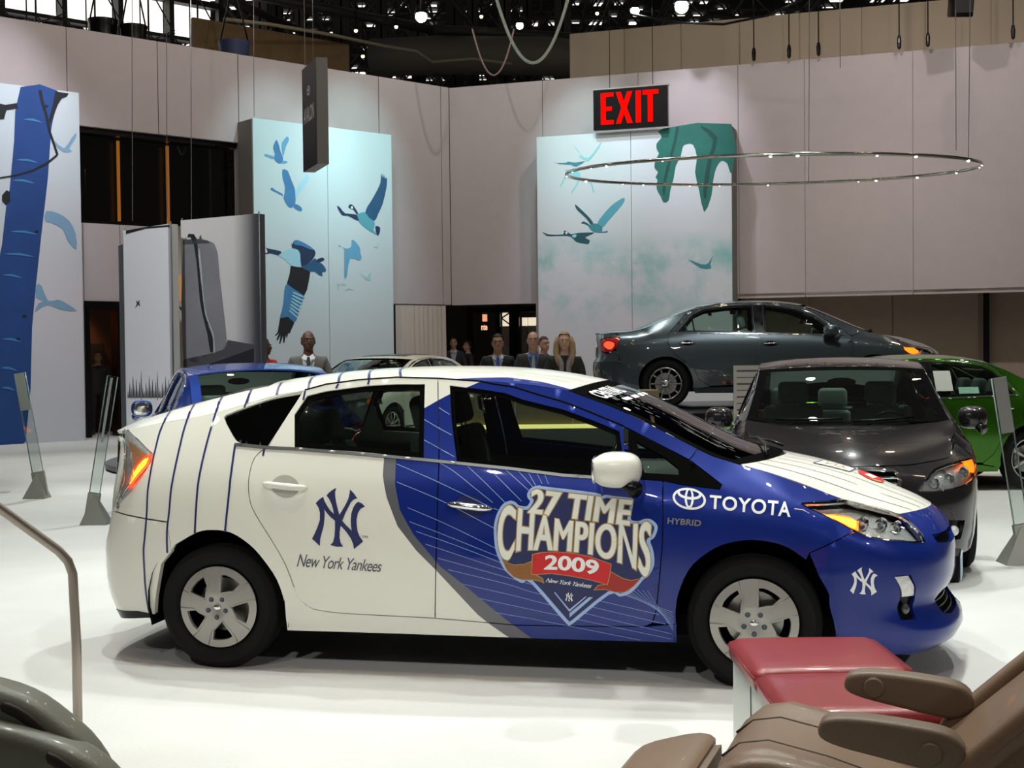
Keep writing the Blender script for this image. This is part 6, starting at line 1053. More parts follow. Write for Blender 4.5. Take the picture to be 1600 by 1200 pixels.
    for i, (a, b) in enumerate(zip(ug[:-1], ug[1:])):
        slab('mullion', DL, NL, b-.07, b+.07, 7.5, 16, -8.2, -7.85, ST, fc)
        for k in range(3):
            slab('window_pane', DL, NL, a+.09, b-.09, 7.9+k*2.45, 10.2+k*2.45, -8.25, -8.22, sky, fc)
        c = (a+b)/2
        sg_ = [([wp(DL, NL, c-.02, 7.6, -7.8), wp(DL, NL, c-.02, 16, -7.8)], .028), ([wp(DL, NL, c+.22, 7.6, -7.8), wp(DL, NL, c+.22, 16, -7.8)], .02)]
        for k in range(3): z = 10.3+k*2.4; sg_ += [([wp(DL, NL, a, z-2.3, -7.7), wp(DL, NL, b, z, -7.7)], .022), ([wp(DL, NL, a, z-.9, -7.7), wp(DL, NL, c, z, -7.7)], .018), ([wp(DL, NL, a, z+.2, -7.7), wp(DL, NL, b, z-.6, -7.7)], .02)]
        tubes('window_lattice', sg_, ST, fc, 5)
    for z, h in ((10.32, .10), (11.35, .16), (12.8, .1)): slab('transom', DL, NL, 1.9, 11.3, z, z+h, -8.2, -7.9, ST, fc)
def build_roof():
    # space frame: two layers of chords with diagonals
    ST = mat('roof_steel', (.035, .033, .031), .55, .3)
    V = []; F = []
    def add(a, b, r):
        nonlocal V, F
        v, f = tube_vf([a, b], r, 4, caps=False, base=len(V)); V += v; F += f
    s = 3.0; z0, z1 = 15.0, 17.2
    X = [-27+i*s for i in range(22)]; Y = [41+j*s for j in range(20)]
    for i, x in enumerate(X):
        for j, y in enumerate(Y):
            if i < len(X)-1: add((x, y, z0), (x+s, y, z0), .06); add((x+s/2, y+s/2, z1), (x+1.5*s, y+s/2, z1), .06)
            if j < len(Y)-1: add((x, y, z0), (x, y+s, z0), .06); add((x+s/2, y+s/2, z1), (x+s/2, y+1.5*s, z1), .06)
            for dx, dy in ((1, 1), (1, -1), (-1, 1), (-1, -1)): add((x, y, z0), (x+dx*s/2, y+dy*s/2, z1), .045)
    o = mobj('roof_truss', V, F, ST, None, False); tag(o, 'dark steel space-frame lattice carrying the hall roof, behind the walls', 'roof truss', kind='stuff')
    V = []; F = []; rr = random.Random(3)
    for i in range(60):
        for j in range(52):
            if rr.random() < .36:
                x = -28+i*1.0; y = 40+j*1.2; w_ = .25+rr.random()*.5; d = .2+rr.random()*.5; b = len(V); z = 17.9
                V += [(x, y, z), (x+w_, y, z), (x+w_, y+d, z), (x, y+d, z)]; F.append((b, b+3, b+2, b+1))
    o = mobj('skylight_glass', V, F, mat('skylight', (.8, .8, .75), .5, emit=(1, .97, .88), es=1.3)); tag(o, 'small bright skylight panes showing through the roof lattice', 'skylight', kind='stuff')
    c = mobj('ceiling', [(-40, 30, 18), (45, 30, 18), (45, 110, 18), (-40, 110, 18)], [(0, 3, 2, 1)], mat('roof_dark', (.02, .019, .018), .8)); c['kind'] = 'structure'
    e = mobj('wall_far', [(-40, 104, 0), (45, 104, 0), (45, 104, 19), (-40, 104, 19)], [(0, 1, 2, 3)], mat('roof_dark', (.02, .019, .018))); e['kind'] = 'structure'
    # steel columns standing behind the display walls
    for k, (px, Y, hw) in enumerate([(415, 40, .22), (441, 41, .16), (476, 43, .14), (541, 40, .26), (603, 44, .2), (660, 42, .22), (717, 46, .30), (745, 44, .2), (795, 42, .2), (830, 46, .16), (885, 42, .26)]):
        x = (px-800)/2050*Y; o = thing('steel_column', 'x', 'column', (x, Y, 0))
        o['label'] = ['wide dark steel column right of the daylit window, leftmost', 'slim dark steel column second from left', 'thin dark steel column above the hanging black sign', 'dark steel column at the right end of the timber wall', 'dark steel column left of the bright white lamp', 'dark steel column behind the bright white lamp', 'broadest dark steel column over the round duct', 'dark steel column right of the broadest one over the duct', 'dark steel column just left of the slack white cable', 'slim dark steel column seen through the slack white cable loop', 'dark steel column at the left end of the upper beige wall'][k]
        b = bmesh.new(); bbox(b, (0, 0, 7.45), (hw*2, .06, 14.9)); bbox(b, (0, .25, 7.45), (hw*2, .06, 14.9)); bbox(b, (0, .12, 7.45), (.05, .3, 14.9)); bobj('column_shaft', b, ST, o)
        for kk in range(3): tube('column_brace', [(0, .1, 9.2+kk*1.6), ((-1)**kk*1.8, 1.2, 11.6+kk*1.6)], .07, ST, o, 5)
    # round duct
    d = tube('round_duct', [(-4.0, 38.7, 10.3), (-2, 38.4, 10.3), (1.0, 38.0, 10.15), (4.2, 37.8, 9.75)], [.05+.5]*4, mat('duct_grey', (.10, .095, .085), .7), None, 24); tag(d, 'large grey round duct lying above the wall corner', 'duct')
    for x_ in (-3.2, 0, 3.2): tag(tube('duct_hanger', [(x_, 38.25, 10.78), (x_, 38.3, 15)], .03, ST, None, 5), 'thin steel rod carrying the round duct, %s' % {-3.2: 'left one', 0: 'middle one', 3.2: 'right one'}[x_], 'rod', 'duct rods')
    for (a, b_, r, nm, lb) in (((-7.5, 34.5, 11.2), (-2.2, 38, 10.95), .14, 'steel_beam', 'dark steel beam running along behind the timber wall'), ((-2.2, 38, 10.95), (4.2, 40, 11.0), .14, 'steel_beam', 'dark steel beam above the round duct'), ((-9.6, 37, 12.4), (-6.2, 40, 11.4), .12, 'steel_beam', 'dark steel beam crossing above the daylit window end')):
        t = tube(nm, [a, b_], r, ST, None, 6); tag(t, lb, 'beam')
def catenary(a, b, sag, n=24):
    return [(a[0]+(b[0]-a[0])*t, a[1]+(b[1]-a[1])*t, a[2]+(b[2]-a[2])*t-sag*4*t*(1-t)) for t in [i/n for i in range(n+1)]]
def P(px, py, Y):
    """point of the photograph's pixel at distance Y, used for loose hanging things"""
    d = fwd+rt*((px-800)/2050)-up*((py-600)/2050); k = Y/d.y; return (d.x*k, Y, 1.599+d.z*k)
def build_overhead():
    lam = mat('lamp_white_lit', (1, 1, 1), .5, emit=(.86, 1, .92), es=28); lay = mat('lamp_yellow_lit', (1, .9, .4), .5, emit=(1, .95, .35), es=5)
    L = [(658, 26, 30, .13, lam, 'brightest white round lamp, above the wall corner'), (812, 40, 31, .085, lam, 'white round lamp inside the loop of the slack cable'), (992, 17, 30, .10, lam, 'greenish white lamp above the beige upper wall'), (1065, 10, 29, .15, lam, 'large white lamp at the top edge above the exit sign'),
         (556, 48, 36, .05, lay, 'small yellow lamp left of the white lamp'), (619, 42, 37, .05, lay, 'small yellow lamp just left of the brightest white lamp'), (752, 26, 38, .05, lay, 'small yellow lamp right of the brightest white lamp'), (567, 88, 37, .05, lay, 'small yellow lamp low over the timber wall end'), (933, 21, 38, .05, lay, 'small yellow lamp left of the greenish lamp')]
    for px, py, Y, r, m_, lb in L:
        p = P(px, py, Y); t = thing('ceiling_lamp', lb, 'lamp', p)
        ellipsoid('lamp_globe', (0, 0, 0), (r, r, r), m_, t, n=20)
        lathe('lamp_shade', [(r*.4, r*2.4), (r*.9, r*1.4), (r*1.25, r*.5), (r*1.2, r*.45), (r*.8, r*1.3)], BLACK, t, 20, 'z'); tube('lamp_cord', [(0, 0, r*2.2), (0, 0, r*2.2+3)], .015, BLACK, t, 5)
    tag(tube('hanging_cable', catenary(P(774, -8, 25), P(889, -8, 25), 1.28), .03, mat('cable_mint', (.55, .66, .60), .4), None, 8), 'slack pale green cable hanging in a deep loop', 'cable')
    tag(tube('hanging_cable', catenary(P(738, 45, 30), P(803, 45, 30), 1.05), .02, mat('cable_brown', (.20, .13, .12), .5), None, 8), 'slack thin brown cable loop in front of the round duct', 'cable')
    tag(tube('hanging_cable', [P(350, 30, 30), P(420, 38, 31), P(520, 55, 33), P(600, 72, 35), P(650, 80, 35.5), P(675, 97, 36.2), P(740, 92, 36.6), P(800, 100, 36.6)], .045, mat('cable_tan', (.24, .21, .15), .6), None, 8), 'tan cable bundle running along the dark beam', 'cable')
    tag(tube('hanging_cable', [P(985, 22, 30), P(1060, 35, 29.5), P(1130, 38, 29), P(1200, 24, 28.5), P(1262, -6, 28)], .03, BLACK, None, 8), 'black cable swagged in front of the upper beige wall', 'cable')
    for i, (x, yb) in enumerate([(1178, 96), (1233, 92), (1279, 89), (1405, 79), (1450, 75), (1583, 65)]):
        a = P(x, yb, 29.8-(x-1178)*.0045); 
        w_ = thing('suspension_wire', ['', ''][0] or 'dark hanging wire over the right wall, %s' % ['first of six from the exit sign', 'second of six from the exit sign', 'third of six from the exit sign', 'fourth of six from the exit sign', 'fifth of six, left of the loudspeaker', 'last of six, at the right edge'][i], 'wire', (a[0], a[1], 8.13), 0, 'wires over the right wall')
        tube('wire', [(0, 0, 0), (0, 0, 3.2)], .014, BLACK, w_, 5); lathe('turnbuckle', [(.0, .0), (.04, .03), (.05, .2), (.03, .3), (0, .32)], BLACK, w_, 8, 'z')
    # hanging ring with glints
    r = thing('hanging_ring', 'large thin chrome ring hanging level over the graphite saloon', 'ring light', P(1200, 268, 20)); r.rotation_euler = (math.radians(3.65), 0, 0)
    pts = [(3.06*math.cos(a), 3.06*math.sin(a), 0) for a in [2*PI*i/96 for i in range(96)]]
    tube('ring_tube', pts, .024, mat('ring_chrome', (.55, .56, .52), .15, 1, bump=1, bscale=9), r, 8, True)
    led = mat('ring_glint', (1, 1, .9), .4, emit=(1, 1, .88), es=6); rr = random.Random(5)
    for i in range(22):
        a = 2*PI*i/22+rr.random()*.25; q_ = .010+.016*rr.random()**2; ellipsoid('ring_bulb', (3.06*math.cos(a), 3.06*math.sin(a), -.022), (q_, q_, q_*.7), led, r, n=8)
    for a in (1.15, 5.6): tube('ring_wire', [(3.06*math.cos(a), 3.06*math.sin(a), 0), (3.06*math.cos(a), 3.06*math.sin(a)+.2, 8)], .006, STEEL, r, 5)
    # black hanging sign
    A_ = (-3.60, 23.0); B_ = (-3.21, 22.0); t = thing('hanging_sign', 'tall black hanging sign with grey sides and small white lettering', 'sign', (-3.4, 22.5, 4.8))
    V = []
    for z in (-.0, 1.77):
        for x, y in (A_, B_, (B_[0]+.19, B_[1]+.03), (A_[0]+.19, A_[1]+.05)): V.append((x+3.4, y-22.5, z))
    mobj('sign_body', V, [(0, 1, 2, 3), (7, 6, 5, 4), (0, 4, 5, 1), (1, 5, 6, 2), (2, 6, 7, 3), (3, 7, 4, 0)], mat('sign_grey', (.30, .29, .29), .6), t)
    D = (.363, -.932); N = (-.932, -.363)
    G = lambda u, z, o=.012: np.stack([-.2+D[0]*u+N[0]*o, .5+D[1]*u+N[1]*o, z+0*u], -1)
    panel('sign_face', lambda u, z: G(u, z, .005)[..., :], [rect(0, 0.0, 1.073, 1.77)], mat('sign_black', (.010, .011, .012), .5), t, .4, 0)
    panel('sign_lettering', lambda u, z: G(u, z, .012), word('AVALON', lambda a, b: (.14+.78*a, .80+.25*b), .02), WPRINT, t, .4, 0, nonzero=True)
    ring_badge(t, lambda a, b: G(.53+a*1.0, 1.32+b, .012), 2.6, WPRINT, 'sign_emblem', 0)
    tube('sign_wire', [(-.1, .2, 1.77), (-.1, .2, 7)], .008, STEEL, t, 5)
    # loudspeaker at the top right, lamp drums over the left wall
    sp_ = thing('loudspeaker', 'black loudspeaker hanging at the top right over the upper wall', 'loudspeaker', P(1502, 26, 27)); b = bmesh.new(); bbox(b, (0, 0, .35), (.42, .4, .7), .03, 2, Matrix.Rotation(.25, 3, 'X')); bobj('cabinet', b, BLACK, sp_, 40); tube('bracket', [(0, 0, .6), (0, 0, 2)], .03, BLACK, sp_)
    panel('speaker_grille', lambda a, b_: np.stack([a, -.21-.25*(b_-.35), b_], -1), [rect(-.18, .05, .18, .62)], mat('grille_cloth', (.02, .02, .02), .9), sp_, .2, 0)
    for px, py, w_, m_, lb in ((161, 40, .30, BLACK, 'black drum lamp above the left wall, nearer the left edge'), (209, 49, .27, BLACK, 'black drum lamp above the left wall beside the first one'), (366, 74, .32, mat('drum_blue', (.02, .035, .10), .6), 'dark blue drum lamp above the left wall near the timber wall')):
        p = P(px, py, 29.5); t = thing('drum_lamp', lb, 'lamp', p); lathe('drum', [(0, -.3), (w_, -.28), (w_*1.05, 0), (w_*1.12, .09), (w_*1.12, .12), (w_*.9, .12), (w_*.85, -.2), (0, -.2)], m_, t, 28, 'z')
        for s_ in (-1, 1): tube('drum_hanger', [(s_*w_, 0, .1), (0, 0, 1.5)], .02, BLACK, t, 5)
    for i, (px, y0, y1, Y) in enumerate([(206, 60, 345, 21), (260, 60, 340, 21), (298, 0, 345, 19), (396, 0, 182, 26), (488, 0, 92, 22.3), (1312, 0, 106, 20), (1493, 0, 235, 20)]):
        t = tube('fine_wire', [P(px, min(y0, 0)-60, Y), P(px+1, y1, Y)], .006, mat('wire_grey', (.35, .35, .34), .4, .8), None, 5)
        tag(t, 'fine vertical hanging wire, %s' % ['leftmost, over the white standing banner', 'second from the left, in front of the gallery', 'third, reaching the suitcase banner', 'beside the left edge of the goose poster', 'holding the black hanging sign', 'over the ring light, left one', 'over the ring light, right one'][i], 'wire', 'fine hanging wires')
    # standing banners
    def banner(name, P0, P1, z1, face, key, lb, side, D_=.12, zb=0):
        P0 = np.array(P0); P1 = np.array(P1); d = (P1-P0)/np.linalg.norm(P1-P0); n = np.array([d[1], -d[0]]); L = float(np.linalg.norm(P1-P0)); r = thing(name, lb, 'banner', (float(P0[0]), float(P0[1]), zb))
        def pt(u, z, o): return (float(d[0]*u+n[0]*o), float(d[1]*u+n[1]*o), z)
        V = [pt(u, z, o) for o in (-D_, 0) for u, z in ((0, .02), (L, .02), (L, z1), (0, z1))]
        mobj('banner_frame', V, [(0, 3, 2, 1), (4, 5, 6, 7), (0, 1, 5, 4), (1, 2, 6, 5), (2, 3, 7, 6), (3, 0, 4, 7)], side, r)
        mobj('banner_face', [pt(u, z, .004) for u, z in ((.0, .02), (L-.02, .02), (L-.02, z1), (.0, z1))], [(0, 1, 2, 3)], face, r)
        for u in (.0, L): tube('frame_post', [pt(u, 0, -.02), pt(u, z1+.03, -.02)], .009, GREYP, r, 8)
        before = set(bpy.data.objects)
        for k_, of in ((key, .008), (key+'1', .013)): art(k_, (0, 0), d, n, 0, None, 'print_shape', of)
        for o in set(bpy.data.objects)-before: o.parent = r
        return r
    gradm = bpy.data.materials.new('suitcase_backdrop'); gradm.use_nodes = True; nt = gradm.node_tree; b = nt.nodes['Principled BSDF']; tc = nt.nodes.new('ShaderNodeTexCoord'); sx = nt.nodes.new('ShaderNodeSeparateXYZ'); cr = nt.nodes.new('ShaderNodeValToRGB')
    nt.links.new(tc.outputs['Generated'], sx.inputs[0]); nt.links.new(sx.outputs[0], cr.inputs[0]); nt.links.new(cr.outputs[0], b.inputs['Base Color']); e = cr.color_ramp.elements; e[0].color = (.62, .61, .60, 1); e[1].color = (.05, .05, .055, 1); e[1].position = .97; x_ = e.new(.70); x_.color = (.55, .54, .53, 1); b.inputs['Roughness'].default_value = .6
    banner('suitcase_banner', (-4.13, 16.5), (-3.03, 15.8), 3.31, gradm, 'rb', 'grey standing banner with a large leather suitcase print', mat('banner_edge', (.05, .05, .055), .5))
    banner('grass_banner', (-5.0, 17.0), (-4.2, 16.2), 3.24, mat('banner_white', (.78, .79, .84), .6), 'lb', 'white standing banner with dark grass and a small bird print', mat('banner_edge_pale', (.42, .41, .38), .6))
    k = banner('dark_banner', (-5.2, 17.45), (-5.04, 17.12), 3.08, mat('banner_dark', (.06, .065, .075), .5), 'none', 'narrow dark standing banner at the left of the white one', mat('banner_cyan', (.4, .55, .58), .4), .05)
    sb = banner('beige_banner', (-4.75, 18.3), (-3.8, 18.3), 3.3, mat('banner_beige', (.40, .34, .27), .7), 'none', 'beige standing banner with an orange disc, between the two nearer banners', STEEL, .08, .12)
    G = lambda a, b_: np.stack([a, np.full_like(a, -.012), b_], -1)
    panel('orange_disc', G, [[(.17+.16*math.cos(t), 2.44+.19*math.sin(t)) for t in [2*PI*i/32 for i in range(32)]]], mat('disc_orange', (.75, .36, .12), .6), sb, .3, 0)
    tube('print_rod', [(-.2, -.02, 2.6), (.9, -.02, 1.2)], .01, BLACK, sb, 5)
    # turntables
    t = lathe('turntable', [(0, .12), (2.55, .12), (2.6, .10), (2.6, .03), (2.5, 0), (0, 0)], mat('turntable_grey', (.10, .10, .105), .5), None, 96, 'z'); t.location = (-3.35, 19.5, 0); tag(t, 'low round dark grey turntable under the white saloon', 'platform')
    t = thing('display_platform', 'raised dark oval platform carrying the graphite saloon', 'platform', (3.72, 18.75, 0)); t.scale = (1, .62, 1); lathe('platform_top', [(0, .82), (2.85, .82), (2.9, .79), (2.9, .70), (2.75, .68)], BLACK, t, 96, 'z'); lathe('platform_base', [(2.6, .7), (2.6, 0)], mat('platform_skirt', (.04, .04, .04), .5), t, 96, 'z')
# ---------------------------------------------------------------- foreground furniture
def wall_box(name, c, s, m, parent, bev=.01): return box(name, c, s, m, parent, bev, 2)
def cushion(name, x0, x1, y0, y1, z0, z1, m, parent, puff=.02, edge=.05):
    n = 14; V = []; F = []
    for i in range(n+1):
        for j in range(n+1):
            a = -1+2*i/n; b = -1+2*j/n; k = (1-a**8)*(1-b**8)
            sx = math.copysign(1-(1-abs(a))**1.0, a); 
            V.append(((x0+x1)/2+(x1-x0)/2*sx*(1-.02*abs(b)**6), (y0+y1)/2+(y1-y0)/2*b*(1-.02*abs(a)**6), z1-edge*(1-max(0, 1-a**10)**.5)-edge*(1-max(0, 1-b**10)**.5)+puff*(1-a*a)*(1-b*b)))
    top = len(V)
    ring = [i*(n+1) for i in range(n+1)]+[n*(n+1)+j for j in range(1, n+1)]+[i*(n+1)+n for i in range(n-1, -1, -1)]+[j for j in range(n-1, 0, -1)]
    for i in range(n):
        for j in range(n): F.append((i*(n+1)+j, (i+1)*(n+1)+j, (i+1)*(n+1)+j+1, i*(n+1)+j+1))
    b = len(V)
    for r_ in ring: V.append((V[r_][0], V[r_][1], z0))
    for k in range(len(ring)):
        F.append((ring[k], b+k, b+(k+1) % len(ring), ring[(k+1) % len(ring)]))
    F.append(tuple(range(b, b+len(ring))))
    o = mobj(name, V, F, m, parent, True); bm = bmesh.new(); bm.from_mesh(o.data); bmesh.ops.recalc_face_normals(bm, faces=bm.faces); bm.to_mesh(o.data); bm.free(); return o
def side_slab(name, prof, y0, y1, m, parent, bev=.015, seg=3):
    """an upholstered board: outline in x-z, thickness y0..y1, rounded edges"""
    bm = bmesh.new(); a = [bm.verts.new((x, y0, z)) for x, z in prof]; f = bm.faces.new(a)
    r = bmesh.ops.extrude_face_region(bm, geom=[f]); vs = [v for v in r['geom'] if isinstance(v, bmesh.types.BMVert)]; bmesh.ops.translate(bm, vec=(0, y1-y0, 0), verts=vs)
    bm.faces.ensure_lookup_table(); es = [e for e in bm.edges if abs(e.verts[0].co.y-e.verts[1].co.y) < 1e-6]
    bmesh.ops.bevel(bm, geom=es, offset=bev, segments=seg, profile=.6, affect='EDGES')
    return bobj(name, bm, m, parent, 50)
def build_front():
    red = mat('red_leather', (.26, .022, .024), .36, coat=.15, bump=.25, bscale=180, noise=.12, nscale=9); tan = mat('tan_leather', (.20, .125, .075), .45, coat=.1, bump=.3, bscale=160, noise=.1, nscale=5); tan2 = mat('tan_vinyl', (.17, .115, .075), .5, bump=.2, bscale=220)
    b = thing('red_bench', 'red leather bench with a white panelled base in front of the hatchback', 'bench', (1.14, 4.6, 0))
    pw = mat('bench_white', (.60, .64, .60), .35)
    base = box('bench_base', (0, .05, .19), (.545, 1.10, .38), pw, b, .006); 
    for y in (-.2, .2): box('base_joint', (-.274, y, .19), (.004, .006, .36), GREYP, base)
    box('metal_edge', (-.272, .05, .383), (.02, 1.12, .018), STEEL, b, .003); box('metal_edge', (0, .60, .383), (.55, .02, .018), STEEL, b, .003)
    for y0, y1 in ((.045, .625), (-.505, .035)):
        c = cushion('bench_cushion', -.29, .29, y0, y1, .39, .46, red, b, .004, .012)
        tube('piping', [(-.285, y0+.01, .425), (-.29, (y0+y1)/2, .428), (-.285, y1-.01, .425)], .007, red, c, 6)
    # reclining lounge seat, facing left
    s = thing('lounge_seat', 'tan leather reclining seat with two armrests at the bottom right corner', 'armchair', (1.08, 3.61, 0), -.34)
    box('seat_pedestal', (.05, 0, .12), (.5, .42, .24), BLACK, s, .02)
    V = []; F = []; prof = [(-.50, .38), (-.49, .455), (-.44, .50), (-.36, .515), (-.2, .485), (0, .43), (.2, .39), (.32, .40)]; n = 16
    for x, z in prof:
        for j in range(n+1):
            v = -1+2*j/n; zz_ = z+.035*abs(v)**3-.05*max(0, abs(v)-.85)/.15; V.append((x+.03*abs(v)**4, .30*v, zz_))
    w_ = n+1
    for i in range(len(prof)-1):
        for j in range(n): F.append((i*w_+j, (i+1)*w_+j, (i+1)*w_+j+1, i*w_+j+1))
    rim = [j for j in range(w_)]+[i*w_+n for i in range(1, len(prof))]+[(len(prof)-1)*w_+j for j in range(n-1, -1, -1)]+[i*w_ for i in range(len(prof)-2, 0, -1)]
    b0 = len(V)
    for r_ in rim: V.append((V[r_][0], V[r_][1], .24))
    for k in range(len(rim)): F.append((rim[(k+1) % len(rim)], b0+(k+1) % len(rim), b0+k, rim[k]))
    mobj('seat_cushion', V, F, tan, s, True)
    for y0, y1 in ((-.33, -.21),): side_slab('side_bolster', csmooth([(-.50, .42), (-.46, .485), (-.38, .52), (-.26, .515), (-.06, .46), (.06, .41), (-.1, .37), (-.40, .36)], 2), y0, y1, tan, s, .035, 4)
    for y in (-.12, .12): tube('cushion_seam', [(-.49, y, .462), (-.44, y, .502), (-.36, y, .517), (-.2, y, .487), (0, y, .432), (.1, y, .412)], .004, mat('seam_dark', (.06, .04, .025), .7), s, 5)
    for y, x0, z0, nm in ((-.26, 0, 0, 'near'), (.25, .02, .0, 'far')):
        pr = [(-.205, .615), (-.18, .638), (-.10, .645), (.04, .636), (.12, .622), (.155, .59), (.155, .55), (.11, .525), (.04, .53), (-.06, .548), (-.15, .565), (-.20, .585)]
        a = side_slab('armrest', [(x+x0, z+z0) for x, z in csmooth(pr, 3)], y-.035, y+.045, tan2, s, .016, 3)
        for yy, xx, zz_ in ((y-.037, .075, .57), (y-.037, -.12, .602)):
            if nm == 'near' and xx < 0: continue
            if nm == 'far' and xx > 0: continue
            lathe('pivot_cap', [(0, -.006), (.026, -.006), (.03, -.002), (.031, .004)], tan2, a, 24, c=(xx+x0, yy, zz_))
    bk = [(0.05, 0.44), (0.13, 0.52), (0.37, 0.74), (0.62, 0.97), (0.8, 1.13), (0.89, 1.14), (0.93, 1.06), (0.77, 0.88), (0.51, 0.62), (0.31, 0.4), (0.17, 0.36)]
    side_slab('backrest', csmooth(bk, 2), -.22, .23, tan, s, .05, 4)
    side_slab('back_bolster', csmooth([(0.07, 0.47), (0.15, 0.57), (0.42, 0.82), (0.67, 1.05), (0.73, 1.02), (0.49, 0.78), (0.23, 0.54), (0.13, 0.44)], 2), -.30, -.21, tan, s, .03, 3)
    side_slab('back_bolster', csmooth([(0.07, 0.47), (0.15, 0.57), (0.42, 0.82), (0.67, 1.05), (0.73, 1.02), (0.49, 0.78), (0.23, 0.54), (0.13, 0.44)], 2), .22, .31, tan, s, .03, 3)
    side_slab('back_shell', csmooth([(0.21, 0.34), (0.35, 0.38), (0.57, 0.6), (0.83, 0.86), (0.97, 1.02), (1.01, 0.98), (0.85, 0.78), (0.61, 0.52), (0.39, 0.3), (0.25, 0.28)], 2), -.25, .27, tan2, s, .02, 3)
    # leg rest in front of the lounge seat
    lr = thing('leg_rest', 'tan padded leg rest left of the lounge seat at the bottom edge', 'footrest', (.42, 3.86, -.075), -.34)
    box('rest_stem', (.02, 0, .2), (.08, .2, .4), BLACK, lr, .01)
    side_slab('rest_pad', csmooth([(-.14, .39), (-.10, .435), (-.02, .465), (.08, .49), (.13, .475), (.11, .43), (-.0, .40), (-.10, .365)], 2), -.25, .25, tan, lr, .03, 3)
    side_slab('rest_side', csmooth([(-.0, .40), (.10, .475), (.15, .50), (.165, .48), (.10, .43), (.02, .375)], 2), -.275, -.245, BLACK, lr, .008, 2)
    side_slab('rest_link', [(.10, .40), (.10, .46), (.155, .47), (.155, .42)], -.18, .2, tan2, lr, .01, 2)
    # grey-green shells at bottom left
    sh = thing('shell_seat', 'grey green moulded seat shell with two dark inset slots at the bottom left', 'armchair', (-1.35, 3.0, -.025))
    gm = mat('shell_grey_green', (.20, .21, .17), .42, coat=.2, bump=.2, bscale=150)
    box('shell_pedestal', (-.1, 0, .2), (.5, .5, .4), BLACK, sh, .02)
    for dy, pr, sl in ((-.08, [(-.60, .10), (-.60, .88), (-.40, .97), (-.1, .955), (.14, .915), (.26, .88), (.34, .825), (.41, .755), (.45, .66), (.46, .45), (.40, .1)], [(.225, .872), (.262, .858), (.30, .83), (.335, .79), (.322, .778), (.285, .812), (.25, .838), (.222, .852)]),
                       (-.14, [(-.50, .10), (-.50, .80), (-.30, .86), (.0, .86), (.22, .835), (.36, .79), (.44, .745), (.50, .675), (.535, .58), (.54, .35), (.48, .1)], [(.345, .778), (.39, .752), (.435, .712), (.470, .665), (.458, .655), (.420, .695), (.378, .73), (.342, .756)])):
        o = side_slab('shell', csmooth(pr, 3), dy-.06, dy+.06, gm, sh, .04, 4)
        side_slab('inset_slot', csmooth(sl, 2), dy-.064, dy-.03, mat('slot_dark', (.03, .025, .02), .6), o, .004, 1)
    # handrail
    h = thing('handrail', 'brushed steel handrail bending down to the floor at the left', 'handrail', (-1.83, 5.45, 0))
    c0 = (-.04, .0, 0); pts = [(.0, 0, 0), (-.0, 0, .4), (-.01, 0, .70), (-.025, -.01, .755), (-.06, -.02, .80), (-.2, -.12, .945), (-.34, -.22, 1.09), (-.8, -.55, 1.56)]
    tube('rail', pts, .0195, mat('rail_steel', (.36, .31, .27), .38, .9), h, 16); lathe('floor_flange', [(0, .012), (.05, .012), (.055, .006), (.055, 0)], STEEL, h, 24, 'z'); 
    tube('rail_post', [(-.8, -.55, 1.56), (-.8, -.55, 0)], .0195, MATS['rail_steel'], h, 16)
    # clear acrylic sign holders
    SHOE = mat('satin_aluminium', (.34, .34, .30), .4, .35)
    ac = glass('clear_acrylic', (.86, .90, .88), 1); ace = mat('acrylic_edge', (.30, .38, .36), .15, coat=1)
    for i, (top, bot, Y, wd, lb, sgn, sp__) in enumerate([((31, 583), (66, 782), 15.0, .125, 'clear acrylic sign holder leaning left, by the tree poster', -1, (.25, .29, .26)), ((176, 588), (141, 822), 12.6, .10, 'clear acrylic sign holder leaning right beside the wrapped hatchback tail', 1, None), ((1560, 590), (1604, 884), 9.7, .105, 'clear acrylic sign holder leaning left at the right edge by the green saloon', -1, (.20, .19, .18))]):
        a = Vector(P(top[0], top[1], Y)); c = Vector(P(bot[0], bot[1], Y)); t = thing('sign_holder', lb, 'sign holder', (c.x, Y, 0)); a = a-Vector((c.x, Y, 0)); c = Vector((0, 0, .02)); d = (a-c).normalized(); n = Vector((d.z, 0, -d.x)); w_ = wd/2
        def slb(nm, k0, k1, dep, m_, yo=0, ww=1):
            q = [c+(a-c)*k0, c+(a-c)*k1]; V = [p+n*s_*w_*ww+Vector((0, y_+yo, 0)) for y_ in (-dep, dep) for p, s_ in ((q[0], -1), (q[0], 1), (q[1], 1), (q[1], -1))]
            return mobj(nm, V, [(0, 1, 2, 3), (7, 6, 5, 4), (0, 4, 5, 1), (1, 5, 6, 2), (2, 6, 7, 3), (3, 7, 4, 0)], m_, t)
        slb('acrylic_blade', .12, 1, .018, ac)
        for s_ in (-1, 1): tube('polished_edge', [c+(a-c)*.12+n*s_*w_, a+n*s_*w_], .0055, ace, t, 6)
        if sp__: slb('spec_plate', .70, 1, .004, mat('spec_plate_%d' % i, sp__, .5), -.024, .92)
        else: slb('spec_plate', .55, .99, .003, mat('spec_plate_clear', (.38, .42, .42), .3), -.024, .25)
        slb('metal_shoe', 0, .20, .024, SHOE, 0, 1.15)
        k = -sgn*-1; V = [(-.08*k, -.09, 0), (.20*-k*-1, -.09, 0), tuple(c+(a-c)*.19+Vector((0, -.0, 0))), (-.08*k, .09, 0), (.20*k, .09, 0)]
        mobj('foot_wedge', [(-.07*k, -.11, 0), (.19*k, -.11, 0), (.19*k, .11, 0), (-.07*k, .11, 0), tuple(c+(a-c)*.2+Vector((0, -.02, 0))), tuple(c+(a-c)*.2+Vector((0, .02, 0)))], [(0, 3, 2, 1), (0, 1, 4), (2, 3, 5), (1, 2, 5, 4), (3, 0, 4, 5)], SHOE, t)
